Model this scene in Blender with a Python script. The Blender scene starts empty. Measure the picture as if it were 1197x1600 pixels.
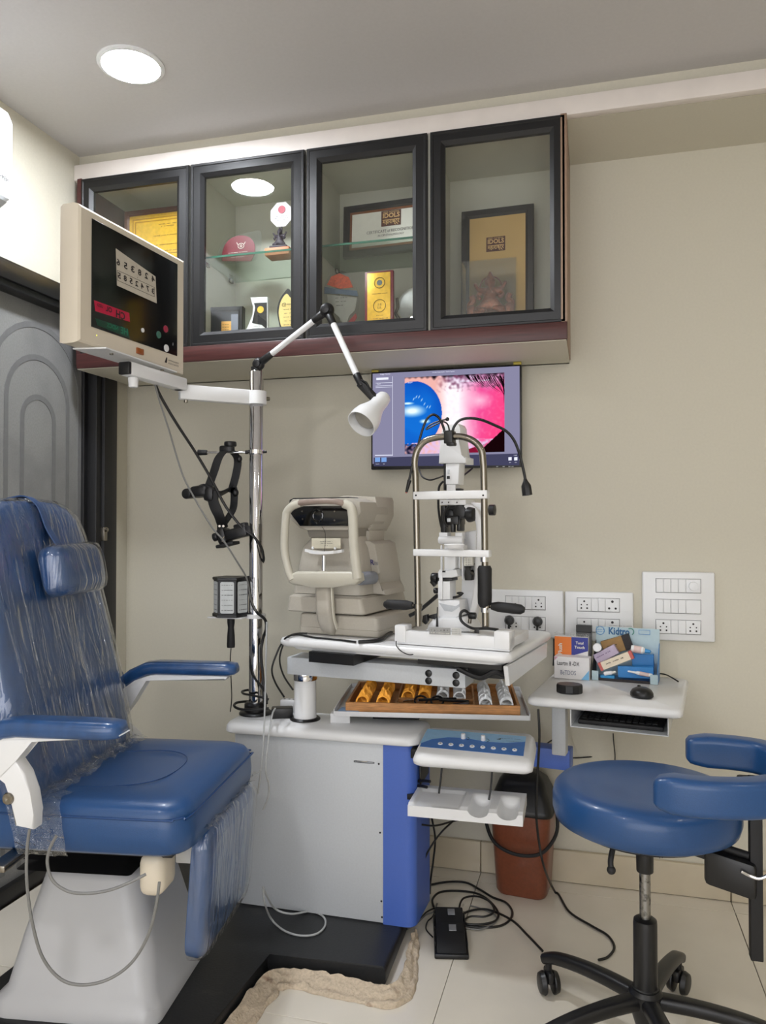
import bpy, bmesh, math, random
from mathutils import Vector, Matrix
from mathutils.noise import noise as pnoise
random.seed(7)
PI = math.pi
R = math.radians
C = bpy.context.scene.collection
SC = bpy.context.scene

# ------------------------------------------------ camera, world, lights, exposure
CAM = Vector((0, 0, 1.16)); FPX = 1206.0
YAW = R(15.1); PITCH = math.atan(19 / 1206)
cd = bpy.data.cameras.new('camera'); cam = bpy.data.objects.new('camera', cd); C.objects.link(cam)
cam.location = CAM; cam.rotation_euler = (PI / 2 + PITCH, 0, YAW)
cd.sensor_fit = 'VERTICAL'; cd.sensor_height = 36; cd.sensor_width = 27; cd.lens = FPX / 1600 * 36
cd.clip_start = 0.02; SC.camera = cam
wd = bpy.data.worlds.new('world'); SC.world = wd; wd.use_nodes = True
wd.node_tree.nodes['Background'].inputs[0].default_value = (0.97, 0.97, 1.0, 1)
wd.node_tree.nodes['Background'].inputs[1].default_value = 3.1
SC.view_settings.view_transform = 'Standard'; SC.view_settings.look = 'None'
SC.view_settings.gamma = 1.0; SC.view_settings.exposure = 0.12
SC.view_settings.use_curve_mapping = False
CEIL = 2.44
# recessed ceiling lamps: x, y, radius, emission, colour, label
LAMPS = [(-1.232, 1.873, 0.079, 265, (0.90, 0.94, 1.0), 'glowing round ceiling lamp above the letter chart display'),
         (1.15, 1.15, 0.079, 55, (1.0, 0.95, 0.86), 'round ceiling lamp over the right side of the room'),
         (-1.0, -0.1, 0.079, 190, (1.0, 0.97, 0.97), 'round ceiling lamp at the left behind the viewpoint'),
         (0.75, -0.5, 0.079, 95, (1.0, 0.97, 0.92), 'round ceiling lamp at the right behind the viewpoint')]

# ------------------------------------------------ helpers
RM = Matrix.Rotation(YAW, 3, 'Z') @ Matrix.Rotation(PI / 2 + PITCH, 3, 'X')
def ray(u, v): return RM @ Vector(((u - 598.5) / FPX, -(v - 800) / FPX, -1))
def atd(u, v, d): return CAM + ray(u, v) * d
def aty(u, v, y): r = ray(u, v); return CAM + r * (y / r.y)
def atx(u, v, x): r = ray(u, v); return CAM + r * (x / r.x)
def atz(u, v, z): r = ray(u, v); return CAM + r * ((z - CAM.z) / r.z)
def lin(c):
    return tuple(((x / 255) / 12.92 if x / 255 <= 0.04045 else ((x / 255 + 0.055) / 1.055) ** 2.4) for x in c)
MATS = {}
def mat(name, col, rough=0.5, metal=0.0, bump=0.0, scale=60, var=0.06, coat=0.0, emit=0.0, stretch=(1, 1, 1), spec=0.5, ecol=None, dirt=None, sheen=0):
    if name in MATS: return MATS[name]
    m = bpy.data.materials.new(name); m.use_nodes = True; nt = m.node_tree; N = nt.nodes; L = nt.links
    b = N['Principled BSDF']; c = lin(col)
    tc = N.new('ShaderNodeTexCoord'); mp = N.new('ShaderNodeMapping'); mp.inputs['Scale'].default_value = stretch
    L.new(tc.outputs['Object'], mp.inputs[0])
    nz = N.new('ShaderNodeTexNoise'); nz.inputs['Scale'].default_value = scale; nz.inputs['Detail'].default_value = 4
    L.new(mp.outputs[0], nz.inputs['Vector'])
    rp = N.new('ShaderNodeValToRGB')
    rp.color_ramp.elements[0].position = 0.3; rp.color_ramp.elements[1].position = 0.7
    rp.color_ramp.elements[0].color = (*[x * (1 - var) for x in c], 1); rp.color_ramp.elements[1].color = (*[min(1, x * (1 + var)) for x in c], 1)
    L.new(nz.outputs['Fac'], rp.inputs[0]); out = rp.outputs[0]
    if dirt:
        n2 = N.new('ShaderNodeTexNoise'); n2.inputs['Scale'].default_value = dirt[1]; n2.inputs['Detail'].default_value = 6
        L.new(tc.outputs['Object'], n2.inputs['Vector'])
        r2 = N.new('ShaderNodeValToRGB'); r2.color_ramp.elements[0].position = dirt[2]; r2.color_ramp.elements[1].position = dirt[2] + 0.15
        mx = N.new('ShaderNodeMix'); mx.data_type = 'RGBA'; L.new(n2.outputs['Fac'], r2.inputs[0]); L.new(r2.outputs[0], mx.inputs[0])
        L.new(out, mx.inputs[6]); mx.inputs[7].default_value = (*lin(dirt[0]), 1); out = mx.outputs[2]
    L.new(out, b.inputs['Base Color'])
    b.inputs['Roughness'].default_value = rough; b.inputs['Metallic'].default_value = metal
    b.inputs['Specular IOR Level'].default_value = spec
    b.inputs['Coat Weight'].default_value = coat; b.inputs['Coat Roughness'].default_value = 0.08
    if sheen: b.inputs['Sheen Weight'].default_value = sheen
    if bump:
        bp = N.new('ShaderNodeBump'); bp.inputs['Strength'].default_value = bump; bp.inputs['Distance'].default_value = 0.004
        L.new(nz.outputs['Fac'], bp.inputs['Height']); L.new(bp.outputs[0], b.inputs['Normal'])
    if emit:
        b.inputs['Emission Color'].default_value = (*lin(ecol or col), 1); b.inputs['Emission Strength'].default_value = emit
    MATS[name] = m; return m
def glassmat(name, tint=(0.95, 0.97, 0.96), refl=0.04, rough=0.0, alpha=0.0, bump=0.0, scale=20, stretch=(1, 1, 1), body=(200, 205, 200)):
    """thin clear sheet: fresnel mix of see-through and mirror, plus a little milky body"""
    m = bpy.data.materials.new(name); m.use_nodes = True; nt = m.node_tree; N = nt.nodes; L = nt.links
    N.remove(N['Principled BSDF']); o = N['Material Output']
    t = N.new('ShaderNodeBsdfTransparent'); t.inputs[0].default_value = (*tint, 1)
    g = N.new('ShaderNodeBsdfGlossy'); g.inputs['Roughness'].default_value = rough; g.inputs[0].default_value = (1, 1, 1, 1)
    # Schlick reflectance of a thin sheet, the same from either side
    ge = N.new('ShaderNodeNewGeometry'); dt = N.new('ShaderNodeVectorMath'); dt.operation = 'DOT_PRODUCT'
    L.new(ge.outputs['Normal'], dt.inputs[0]); L.new(ge.outputs['Incoming'], dt.inputs[1])
    def mth(op, a, b=None):
        n = N.new('ShaderNodeMath'); n.operation = op
        for i, x in enumerate((a, b)):
            if x is None: continue
            if isinstance(x, (int, float)): n.inputs[i].default_value = x
            else: L.new(x, n.inputs[i])
        return n.outputs[0]
    fr_o = mth('ADD', mth('MULTIPLY', mth('POWER', mth('SUBTRACT', 1.0, mth('ABSOLUTE', dt.outputs['Value'])), 5.0), 1 - refl), refl)
    d = N.new('ShaderNodeBsdfDiffuse'); d.inputs[0].default_value = (*lin(body), 1)
    m1 = N.new('ShaderNodeMixShader'); m1.inputs[0].default_value = alpha
    L.new(t.outputs[0], m1.inputs[1]); L.new(d.outputs[0], m1.inputs[2])
    m2 = N.new('ShaderNodeMixShader'); L.new(fr_o, m2.inputs[0]); L.new(m1.outputs[0], m2.inputs[1]); L.new(g.outputs[0], m2.inputs[2])
    L.new(m2.outputs[0], o.inputs[0])
    if bump:
        tc = N.new('ShaderNodeTexCoord'); mp = N.new('ShaderNodeMapping'); mp.inputs['Scale'].default_value = stretch
        L.new(tc.outputs['Object'], mp.inputs[0])
        nz = N.new('ShaderNodeTexNoise'); nz.inputs['Scale'].default_value = scale; nz.inputs['Detail'].default_value = 3; nz.inputs['Distortion'].default_value = 1.2
        L.new(mp.outputs[0], nz.inputs['Vector'])
        bp = N.new('ShaderNodeBump'); bp.inputs['Strength'].default_value = bump; bp.inputs['Distance'].default_value = 0.02
        L.new(nz.outputs['Fac'], bp.inputs['Height']); L.new(bp.outputs[0], g.inputs['Normal']); L.new(bp.outputs[0], dt.inputs[0])
    return m

def BM(): return bmesh.new()
def link(name, bm, m, parent=None, smooth=True, ang=38):
    bmesh.ops.recalc_face_normals(bm, faces=bm.faces)
    me = bpy.data.meshes.new(name); bm.to_mesh(me); bm.free()
    ms = m if isinstance(m, (list, tuple)) else [m]
    for x in ms: me.materials.append(x)
    if smooth:
        me.polygons.foreach_set('use_smooth', [True] * len(me.polygons)); me.set_sharp_from_angle(angle=R(ang))
    o = bpy.data.objects.new(name, me); C.objects.link(o)
    if parent is not None: o.parent = parent.e if isinstance(parent, T) else parent
    return o
def tag(o, label, cat, group=None, kind=None):
    o['label'] = label; o['category'] = cat
    if group: o['group'] = group
    if kind: o['kind'] = kind
    return o
class T:
    """a thing: an Empty at its base; its parts are built in its own coordinates"""
    def __init__(s, name, label, cat, loc=(0, 0, 0), rz=0.0, group=None):
        s.e = bpy.data.objects.new(name, None); C.objects.link(s.e); s.e.empty_display_size = 0.05
        s.e.location = loc; s.e.rotation_euler = (0, 0, rz); tag(s.e, label, cat, group)
        s.o = Vector(loc); s.r = Matrix.Rotation(rz, 3, 'Z'); s.ri = s.r.transposed()
    def w(s, p): return s.ri @ (Vector(p) - s.o)
    def _hit(s, u, v, ax, val):
        o = s.ri @ (CAM - s.o); d = s.ri @ ray(u, v); return o + d * ((val - o[ax]) / d[ax])
    def y(s, u, v, val=0.0): return s._hit(u, v, 1, val)
    def x(s, u, v, val=0.0): return s._hit(u, v, 0, val)
    def z(s, u, v, val=0.0): return s._hit(u, v, 2, val)
    def d(s, u, v, d): return s.w(atd(u, v, d))
    def part(s, name, bm, m, parent=None, label=None, kind=None, ang=38):
        o = link(name, bm, m, parent if parent is not None else s.e, ang=ang)
        if label: o['label'] = label
        if kind: o['kind'] = kind
        return o
def struct(name, bm, m, smooth=True):
    o = link(name, bm, m, smooth=smooth); o['kind'] = 'structure'; return o

def box(bm, x0, x1, y0, y1, z0, z1, bev=0.0, seg=2, M=None):
    x0, x1 = min(x0, x1), max(x0, x1); y0, y1 = min(y0, y1), max(y0, y1); z0, z1 = min(z0, z1), max(z0, z1)
    vs = [bm.verts.new((x, y, z)) for x in (x0, x1) for y in (y0, y1) for z in (z0, z1)]
    fs = [bm.faces.new([vs[i] for i in q]) for q in ((0, 1, 3, 2), (4, 6, 7, 5), (0, 4, 5, 1), (2, 3, 7, 6), (0, 2, 6, 4), (1, 5, 7, 3))]
    if M is not None:
        for v in vs: v.co = M @ v.co
    if bev > 0:
        bev = min(bev, 0.49 * min(x1 - x0, y1 - y0, z1 - z0))
        es = list({e for f in fs for e in f.edges})
        bmesh.ops.bevel(bm, geom=es, offset=bev, segments=seg, profile=0.5, affect='EDGES')
    return bm
def obox(bm, c, ux, uy, uz, sx, sy, sz, bev=0.0, seg=2):
    """box centred on c with its own axes"""
    M = Matrix((ux.normalized(), uy.normalized(), uz.normalized())).transposed().to_4x4(); M.translation = Vector(c)
    return box(bm, -sx / 2, sx / 2, -sy / 2, sy / 2, -sz / 2, sz / 2, bev, seg, M)
def basis(d):
    d = d.normalized(); a = Vector((0, 0, 1)) if abs(d.z) < 0.9 else Vector((1, 0, 0))
    x = a.cross(d).normalized(); return x, d.cross(x).normalized(), d
def loft(bm, rings, caps=True, closed=False):
    rr = [[bm.verts.new(p) for p in r] for r in rings]; n = len(rr[0])
    for i in range(len(rr) - (0 if closed else 1)):
        a, b = rr[i], rr[(i + 1) % len(rr)]
        for k in range(n):
            try: bm.faces.new((a[k], a[(k + 1) % n], b[(k + 1) % n], b[k]))
            except ValueError: pass
    if caps and not closed:
        bm.faces.new(rr[0][::-1]); bm.faces.new(rr[-1])
    return bm
def cyl(bm, p0, p1, r0, r1=None, n=20, bev=0.0):
    p0, p1 = Vector(p0), Vector(p1); r1 = r0 if r1 is None else r1
    x, y, d = basis(p1 - p0); L = (p1 - p0).length
    prof = [(0, r0), (L, r1)] if bev <= 0 else [(0, r0 - bev), (bev * 0.3, r0 - bev * 0.3), (bev, r0), (L - bev, r1), (L - bev * 0.3, r1 - bev * 0.3), (L, r1 - bev)]
    return loft(bm, [[p0 + d * h + (x * math.cos(2 * PI * k / n) + y * math.sin(2 * PI * k / n)) * r for k in range(n)] for h, r in prof])
def lathe(bm, prof, c=(0, 0, 0), axis=(0, 0, 1), n=28):
    x, y, d = basis(Vector(axis)); c = Vector(c)
    return loft(bm, [[c + d * h + (x * math.cos(2 * PI * k / n) + y * math.sin(2 * PI * k / n)) * max(r, 1e-4) for k in range(n)] for r, h in prof])
def crm(pts, sub=6, closed=False):
    pts = [Vector(p) for p in pts]; out = []; n = len(pts)
    if n < 3 and not closed: return pts
    for i in range(n if closed else n - 1):
        if closed: a, b, c, d = pts[(i - 1) % n], pts[i], pts[(i + 1) % n], pts[(i + 2) % n]
        else: a, b, c, d = pts[max(i - 1, 0)], pts[i], pts[i + 1], pts[min(i + 2, n - 1)]
        for k in range(sub):
            t = k / sub
            out.append(0.5 * ((2 * b) + (c - a) * t + (2 * a - 5 * b + 4 * c - d) * t * t + (3 * b - a - 3 * c + d) * t ** 3))
    if not closed: out.append(pts[-1])
    return out
def sweep(bm, pts, sec, closed=False, up=None, scales=None):
    """sweep the 2-D section sec along pts with a carried frame"""
    pts = [Vector(p) for p in pts]; n = len(pts); rings = []
    prev = None
    for i, p in enumerate(pts):
        if closed: t = pts[(i + 1) % n] - pts[i - 1]
        else: t = pts[min(i + 1, n - 1)] - pts[max(i - 1, 0)]
        if t.length < 1e-9: t = Vector((0, 0, 1))
        t.normalize()
        if up is not None: x = Vector(up).cross(t)
        elif prev is None: x = basis(t)[0]
        else: x = prev - t * prev.dot(t)
        if x.length < 1e-6: x = basis(t)[0]
        x.normalize(); prev = x; y = t.cross(x)
        s = scales[i] if scales else 1.0
        rings.append([p + (x * a + y * b) * s for a, b in sec])
    return loft(bm, rings, closed=closed)
def circ(r, n=8): return [(r * math.cos(2 * PI * k / n), r * math.sin(2 * PI * k / n)) for k in range(n)]
def rrect(w, h, r, k=4):
    out = []
    for cx, cy, a0 in ((w / 2 - r, h / 2 - r, 0), (-w / 2 + r, h / 2 - r, 90), (-w / 2 + r, -h / 2 + r, 180), (w / 2 - r, -h / 2 + r, 270)):
        for i in range(k + 1):
            a = R(a0 + 90 * i / k); out.append((cx + r * math.cos(a), cy + r * math.sin(a)))
    return out
def tube(bm, pts, r, n=8, sub=6, closed=False):
    return sweep(bm, crm(pts, sub, closed), circ(r, n), closed=closed)
def prism(bm, pts, vec, bev=0.0, seg=2):
    """polygon (3-D points, planar) pushed along vec"""
    vec = Vector(vec); a = [bm.verts.new(p) for p in pts]; b = [bm.verts.new(Vector(p) + vec) for p in pts]; n = len(pts)
    fs = [bm.faces.new(a[::-1]), bm.faces.new(b)]
    sides = [bm.faces.new((a[i], a[(i + 1) % n], b[(i + 1) % n], b[i])) for i in range(n)]
    if bev > 0:
        es = list({e for f in fs for e in f.edges})
        bmesh.ops.bevel(bm, geom=es, offset=bev, segments=seg, profile=0.5, affect='EDGES')
    return bm
def ring_prism(bm, outer, inner, vec):
    """frame with a hole: outer and inner loops of equal count"""
    vec = Vector(vec); n = len(outer)
    A = [bm.verts.new(p) for p in outer]; B = [bm.verts.new(p) for p in inner]
    A2 = [bm.verts.new(Vector(p) + vec) for p in outer]; B2 = [bm.verts.new(Vector(p) + vec) for p in inner]
    for i in range(n):
        j = (i + 1) % n
        for q in ((A[i], A[j], B[j], B[i]), (A2[i], B2[i], B2[j], A2[j]), (A[i], A2[i], A2[j], A[j]), (B[i], B[j], B2[j], B2[i])):
            bm.faces.new(q)
    return bm
def ball(bm, c, r, sc=(1, 1, 1), u=16, v=10, M=None):
    mm = Matrix.Translation(Vector(c)) @ (M.to_4x4() if M is not None else Matrix()) @ Matrix.Diagonal((*[r * s for s in sc], 1))
    bmesh.ops.create_uvsphere(bm, u_segments=u, v_segments=v, radius=1, matrix=mm); return bm
def pillow(bm, loops_fn, n_out, levels):
    return loft(bm, [loops_fn(s, z) for s, z in levels])
def skin(name, verts, edges, radii, m, parent, sub=2):
    me = bpy.data.meshes.new(name); me.from_pydata([tuple(v) for v in verts], edges, [])
    o = bpy.data.objects.new(name, me); C.objects.link(o)
    o.modifiers.new('skin', 'SKIN'); s = o.modifiers.new('s', 'SUBSURF'); s.levels = sub; s.render_levels = sub
    for i, r in enumerate(radii): me.skin_vertices[0].data[i].radius = (r, r)
    me.skin_vertices[0].data[0].use_root = True
    dg = bpy.context.evaluated_depsgraph_get(); me2 = bpy.data.meshes.new_from_object(o.evaluated_get(dg))
    bpy.data.objects.remove(o); me2.materials.clear(); me2.materials.append(m)
    me2.polygons.foreach_set('use_smooth', [True] * len(me2.polygons))
    o2 = bpy.data.objects.new(name, me2); C.objects.link(o2); o2.parent = parent; return o2
_font = {}
def text(parent, s, pos, size, m, right=(1, 0, 0), up=(0, 0, 1), ext=0.0004, name='lettering', align='CENTER', label=None, mirror=False, bold=0.0, width=None):
    """flat lettering: right and up give the plane; pos is the middle of the line"""
    cu = bpy.data.curves.new('t', 'FONT'); cu.body = s; cu.size = 1; cu.extrude = 0; cu.offset = bold; cu.resolution_u = 2
    cu.align_x = align; cu.align_y = 'CENTER'
    o = bpy.data.objects.new('t', cu); C.objects.link(o); dg = bpy.context.evaluated_depsgraph_get()
    me = bpy.data.meshes.new_from_object(o.evaluated_get(dg)); bpy.data.objects.remove(o)
    me.name = name
    r = Vector(right).normalized(); u = Vector(up).normalized(); nrm = r.cross(u); p = Vector(pos)
    xs = [v.co.x for v in me.vertices] or [0, 1]; w0 = max(xs) - min(xs)
    sx = size if width is None else width / max(w0, 1e-6)
    for v in me.vertices:
        x = v.co.x * sx * (-1 if mirror else 1)
        v.co = p + r * x + u * (v.co.y * size) + nrm * ext
    me.materials.clear(); me.materials.append(m)
    ob = bpy.data.objects.new(name, me); C.objects.link(ob)
    if parent is not None: ob.parent = parent.e if isinstance(parent, T) else parent
    if label: ob['label'] = label
    return ob
def scribble(t, pos, w, h, m, right=(1, 0, 0), up=(0, 0, 1)):
    """one line of print too small to read: a row of short strokes"""
    bm = BM(); r = Vector(right).normalized(); u = Vector(up).normalized(); n = r.cross(u) * .0003; x = -w / 2; p = Vector(pos)
    rn = random.Random(int(w * 1e5) + int(h * 1e5))
    while x < w / 2:
        d = h * rn.uniform(.3, .8)
        if rn.random() > .15:
            hh = h * rn.uniform(.35, .6); c = p + r * x + n
            bm.faces.new([bm.verts.new(q) for q in (c - u * hh / 2, c + r * d * .6 - u * hh / 2, c + r * d * .6 + u * hh / 2, c + u * hh / 2)])
        x += d
    o = link('print_line', bm, m, t); o['kind'] = 'stuff'; return o
def cable(name, px, r, m, label, cat='cable', n=7, sub=7, loc=None):
    q = crm(px, sub); q = [Vector((p.x, p.y, max(p.z, r + .0003))) for p in q]
    bm = BM(); sweep(bm, q, circ(r, n)); return tag(link(name, bm, m), label, cat)
def D(l): return [atd(*p) for p in l]

# ------------------------------------------------ materials
M_wall = mat('cream_paint', (202, 197, 181), 0.6, bump=0.03, scale=140, var=0.02)
M_ceil = mat('ceiling_paint', (196, 193, 192), 0.7, bump=0.02, scale=100, var=0.02)
M_tile = mat('vitrified_tile', (224, 217, 203), 0.09, var=0.025, scale=7, coat=0.25)
M_grout = mat('grout', (120, 108, 90), 0.9)
M_skirt = mat('skirting_tile', (196, 184, 160), 0.12, var=0.05, scale=12)
M_batten = mat('batten_white', (222, 214, 208), 0.5, var=0.03, scale=20)
M_black = mat('black_plastic', (17, 17, 19), 0.38, bump=0.04, scale=300)
M_blackm = mat('black_matte', (22, 22, 24), 0.62, bump=0.1, scale=400)
M_rubber = mat('black_cable', (14, 14, 15), 0.45)
M_frame = mat('black_laminate', (17, 17, 19), 0.42, bump=0.05, scale=30, var=0.15, stretch=(1, 1, 12))
M_brown = mat('dark_red_wood', (70, 34, 32), 0.4, bump=0.05, scale=14, var=0.3, stretch=(0.5, 6, 10))
M_white = mat('white_plastic', (226, 227, 228), 0.3, var=0.02, scale=12)
M_whitem = mat('white_powder_coat', (214, 215, 217), 0.38, bump=0.03, scale=300, var=0.02)
M_greyp = mat('pale_grey_panel', (196, 200, 204), 0.42, bump=0.02, scale=200, var=0.03, dirt=((176, 176, 172), 5, 0.66))
M_cream = mat('cream_plastic', (214, 204, 186), 0.45, var=0.02, scale=10)
M_chrome = mat('chrome', (225, 225, 228), 0.07, metal=1.0, var=0.02)
M_steel = mat('brushed_steel', (146, 140, 130), 0.25, metal=1.0, var=0.06, stretch=(1, 1, 0.1), scale=150)
M_blue = mat('blue_vinyl', (28, 70, 120), 0.36, bump=0.06, scale=420, var=0.06, coat=0.12)
M_blue2 = mat('blue_vinyl_wrapped', (32, 72, 122), 0.3, bump=0.0, scale=9, var=0.2, coat=0.5, stretch=(3, 3, 1))
M_bluep = mat('blue_painted_steel', (74, 106, 190), 0.4, bump=0.05, scale=300, var=0.03)
M_wood = mat('light_wood', (190, 134, 78), 0.5, bump=0.1, scale=25, var=0.28, stretch=(1, 8, 8))
M_gold = mat('gold_foil', (232, 186, 60), 0.38, metal=0.35, var=0.1, scale=90)
M_goldp = mat('gold_paper', (206, 172, 112), 0.45, metal=0.2, var=0.05, scale=8)
M_maroon = mat('maroon', (112, 26, 40), 0.4)
M_paper = mat('white_paper', (226, 224, 214), 0.6, var=0.03)
M_ink = mat('dark_ink', (34, 28, 30), 0.6)
M_glass = glassmat('door_glass', (0.97, 0.98, 0.97), alpha=0.0)
M_shelf = mat('green_glass_edge', (64, 110, 92), 0.15, spec=0.8)
M_shelfg = glassmat('shelf_glass', (0.86, 0.92, 0.88), alpha=0.02)
M_acryl = glassmat('clear_acrylic', (0.96, 0.97, 0.97), alpha=0.03)
M_film = glassmat('cling_film', (0.985, 0.99, 1.0), rough=0.10, alpha=0.012, refl=0.06, bump=0.8, scale=3.2, stretch=(7, 7, .45))
M_film2 = glassmat('cling_film_creased', (0.97, 0.97, 0.97), rough=0.12, alpha=0.05, refl=0.08, bump=1.0, scale=26, stretch=(1, 1, 2))

# ------------------------------------------------ setting
X0, X1, Y0, Y1 = -1.719, 1.75, -1.7, 2.6
bm = BM(); box(bm, X0 - .1, X1 + .1, Y0 - .1, Y1 + .1, -0.08, -0.012); floor = struct('floor', bm, M_grout, False)
xs = [X0, -1.16, -0.36, 0.41, 1.21, X1]; ys = [Y0, -0.68, 0.12, 0.92, 1.715, 2.515, Y1]
for i in range(len(xs) - 1):
    for j in range(len(ys) - 1):
        bm = BM(); g = 0.0009; box(bm, xs[i] + g, xs[i + 1] - g, ys[j] + g, ys[j + 1] - g, -0.0125, 0.0, 0.0008, 1)
        link('tile', bm, M_tile, floor)
bm = BM(); box(bm, X0 - .1, X1 + .1, Y0 - .1, Y1 + .1, CEIL, CEIL + 0.06)
# holes are not needed: the lamps are surface discs with a rim
ceiling = struct('ceiling', bm, M_ceil, False)
bm = BM(); box(bm, X0 - .1, X1 + .1, Y1, Y1 + .1, -.08, CEIL + .06); struct('wall_back', bm, M_wall, False)
bm = BM(); box(bm, X1, X1 + .1, Y0, Y1, -.08, CEIL + .06); struct('wall_right', bm, M_wall, False)
# unseen wall behind the viewpoint; wide opening added to let in world fill light
bm = BM(); box(bm, X0 - .1, X1 + .1, Y0 - .1, Y0, -.08, .25); box(bm, X0 - .1, X1 + .1, Y0 - .1, Y0, 2.34, CEIL + .06)
box(bm, X0 - .1, X0 + .3, Y0 - .1, Y0, .25, 2.34); box(bm, X1 - .3, X1 + .1, Y0 - .1, Y0, .25, 2.34)
struct('wall_front', bm, M_wall, False)
# left wall with the door opening
DY0, DY1, DZ = 1.10, 2.505, 1.96
bm = BM()
box(bm, X0 - .1, X0, Y0, DY0, -.08, CEIL + .06); box(bm, X0 - .1, X0, DY1, Y1, -.08, CEIL + .06)
box(bm, X0 - .1, X0, DY0, DY1, DZ, CEIL + .06); box(bm, X0 - .12, X0 - .1, DY0, DY1, -.08, DZ)
struct('wall_left', bm, M_wall, False)
# soffit over the cabinet and white batten along it
bm = BM(); box(bm, X0, X1, 2.305, Y1, 2.343, CEIL); struct('trim_1', bm, M_wall, False)
bm = BM(); box(bm, X0, X1, 2.275, 2.305, 2.343, 2.398, 0.003); struct('trim_2', bm, M_batten)
# skirting tiles
bm = BM(); box(bm, X0, X1, Y1 - .010, Y1, 0, 0.1); sk = struct('baseboard_back', bm, M_grout, False)
xb = [X0, -1.16, -0.36, 0.41, 1.21, X1]
for i in range(5):
    bm = BM(); box(bm, xb[i] + .0015, xb[i + 1] - .0015, Y1 - .016, Y1 - .002, 0.0015, 0.102, 0.0015, 1); link('skirting_tile', bm, M_skirt, sk)
bm = BM(); box(bm, X0, X0 + .010, Y0, DY0 - .1, 0, 0.1); box(bm, X0, X0 + .01, DY1 + .01, Y1, 0, .1); sk = struct('baseboard_left', bm, M_grout, False)
for a, b in ((Y0, -.9), (-.9, -.1), (-.1, DY0 - .1), (DY1 + .01, Y1 - .017)):
    bm = BM(); box(bm, X0, X0 + .016, a + .0015, b - .0015, 0.0015, 0.102, 0.0015, 1); link('skirting_tile', bm, M_skirt, sk)

# door in the left wall: black moulded frame, frosted sliding glass with etched arches
bm = BM()
fo = [(0, Y, Z) for Y, Z in ((DY0, 0), (DY0, DZ), (DY1, DZ), (DY1, 0))]
for k, (w, t) in enumerate(((0.075, 0.022), (0.05, 0.034), (0.022, 0.026))):
    box(bm, X0 - .05, X0 + t, DY1 - 0.125 + (0.0 if k == 0 else 0.03 * k), DY1 - 0.0 - 0.02 * k, 0, DZ - .02 * k, 0.004)
    box(bm, X0 - .05, X0 + t, DY0 + 0.02 * k, DY0 + 0.125 - 0.03 * k, 0, DZ - .02 * k, 0.004)
    box(bm, X0 - .05, X0 + t, DY0, DY1, DZ - 0.085 + 0.02 * k, DZ - 0.012 * k, 0.004)
door = struct('door_1', bm, M_frame)
M_frost = mat('frosted_glass', (132, 132, 130), 0.28, bump=0.15, scale=260, var=0.10, stretch=(1, 1, 0.6), dirt=((112, 112, 112), 2.5, 0.5))
M_etch = mat('etched_line', (108, 108, 108), 0.5)
bm = BM(); box(bm, X0 - .035, X0 - .027, DY0 + .1, DY1 - .1, 0.02, DZ - .08); pane = link('glass_pane', bm, M_frost, door)
bm = BM(); box(bm, X0 - .045, X0 - .015, DY1 - .145, DY1 - .118, .02, DZ - .075, .003); link('sash', bm, M_frame, door)
bm = BM(); box(bm, X0 - .045, X0 - .005, DY0 + .1, DY1 - .12, 0.0, .05, .003); link('bottom_rail', bm, M_frame, door)
for cy in (2.14, 1.55):
    for rr_, zb in ((0.21, 1.60), (0.145, 1.56), (0.075, 1.50)):
        pts = [(X0 - .0262, cy - rr_, 0.08)] + [(X0 - .0262, cy - rr_ * math.cos(R(a)), zb + rr_ * 1.0 * math.sin(R(a))) for a in range(0, 181, 12)] + [(X0 - .0262, cy + rr_, .08)]
        bm = BM(); sweep(bm, pts, [(-.009, -.0008), (.009, -.0008), (.009, .0008), (-.009, .0008)], up=None)
        link('etched_arch', bm, M_etch, door)
bm = BM(); box(bm, X0 + .02, X0 + .038, 2.405, 2.425, 1.10, 1.15, .003); cyl(bm, (X0 + .03, 2.415, 1.14), (X0 + .045, 2.415, 1.14), .007, n=10)
link('door_latch', bm, M_steel, door)['label'] = 'small metal door latch'

# ceiling lamps
for k, (x, y, r, e, c, lab) in enumerate(LAMPS):
    t = T('ceiling_lamp', lab, 'ceiling lamp', (x, y, CEIL))
    bm = BM(); lathe(bm, [(r + .012, 0), (r + .012, -.004), (r + .005, -.008), (r, -.008), (r, -.003), (r - .002, 0)], n=48); t.part('rim', bm, M_white)
    ml = bpy.data.materials.new('lamp_glow'); ml.use_nodes = True; b = ml.node_tree.nodes['Principled BSDF']
    b.inputs['Emission Color'].default_value = (*c, 1); b.inputs['Emission Strength'].default_value = e; b.inputs['Base Color'].default_value = (.8, .8, .8, 1)
    bm = BM(); lathe(bm, [(0, -.0035), (r - .001, -.0035), (r - .001, -.001), (0, -.001)], n=48); t.part('diffuser', bm, ml)
# ------------------------------------------------ wall cabinet with four glazed doors
CB0, CB1, CBZ0, CBZ1, CF = -1.690, aty(884.5, 400, 2.28).x, 1.687, 2.343, 2.282
def cabx(u, v=400, y=2.27): return aty(u, v, y).x
cab = T('wall_cabinet', 'long wall cabinet with black framed glass doors over a dark red board', 'cabinet', ((CB0 + CB1) / 2, 2.44, CBZ0))
def cw(x, y, z): return cab.w((x, y, z))
def cbox(bm, x0, x1, y0, y1, z0, z1, bev=0.0):
    a = cw(x0, y0, z0); b = cw(x1, y1, z1); return box(bm, a.x, b.x, a.y, b.y, a.z, b.z, bev)
M_cabin = mat('cabinet_cream_laminate', (200, 198, 184), 0.45, var=0.02, scale=20)
bm = BM(); cbox(bm, CB0, CB1, 2.585, 2.6, CBZ0, CBZ1); cab.part('back_panel', bm, M_cabin)
bm = BM(); cbox(bm, CB0, CB1, 2.282, 2.585, CBZ0 + .012, CBZ0 + .10); cab.part('floor_board', bm, M_cabin)
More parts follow.
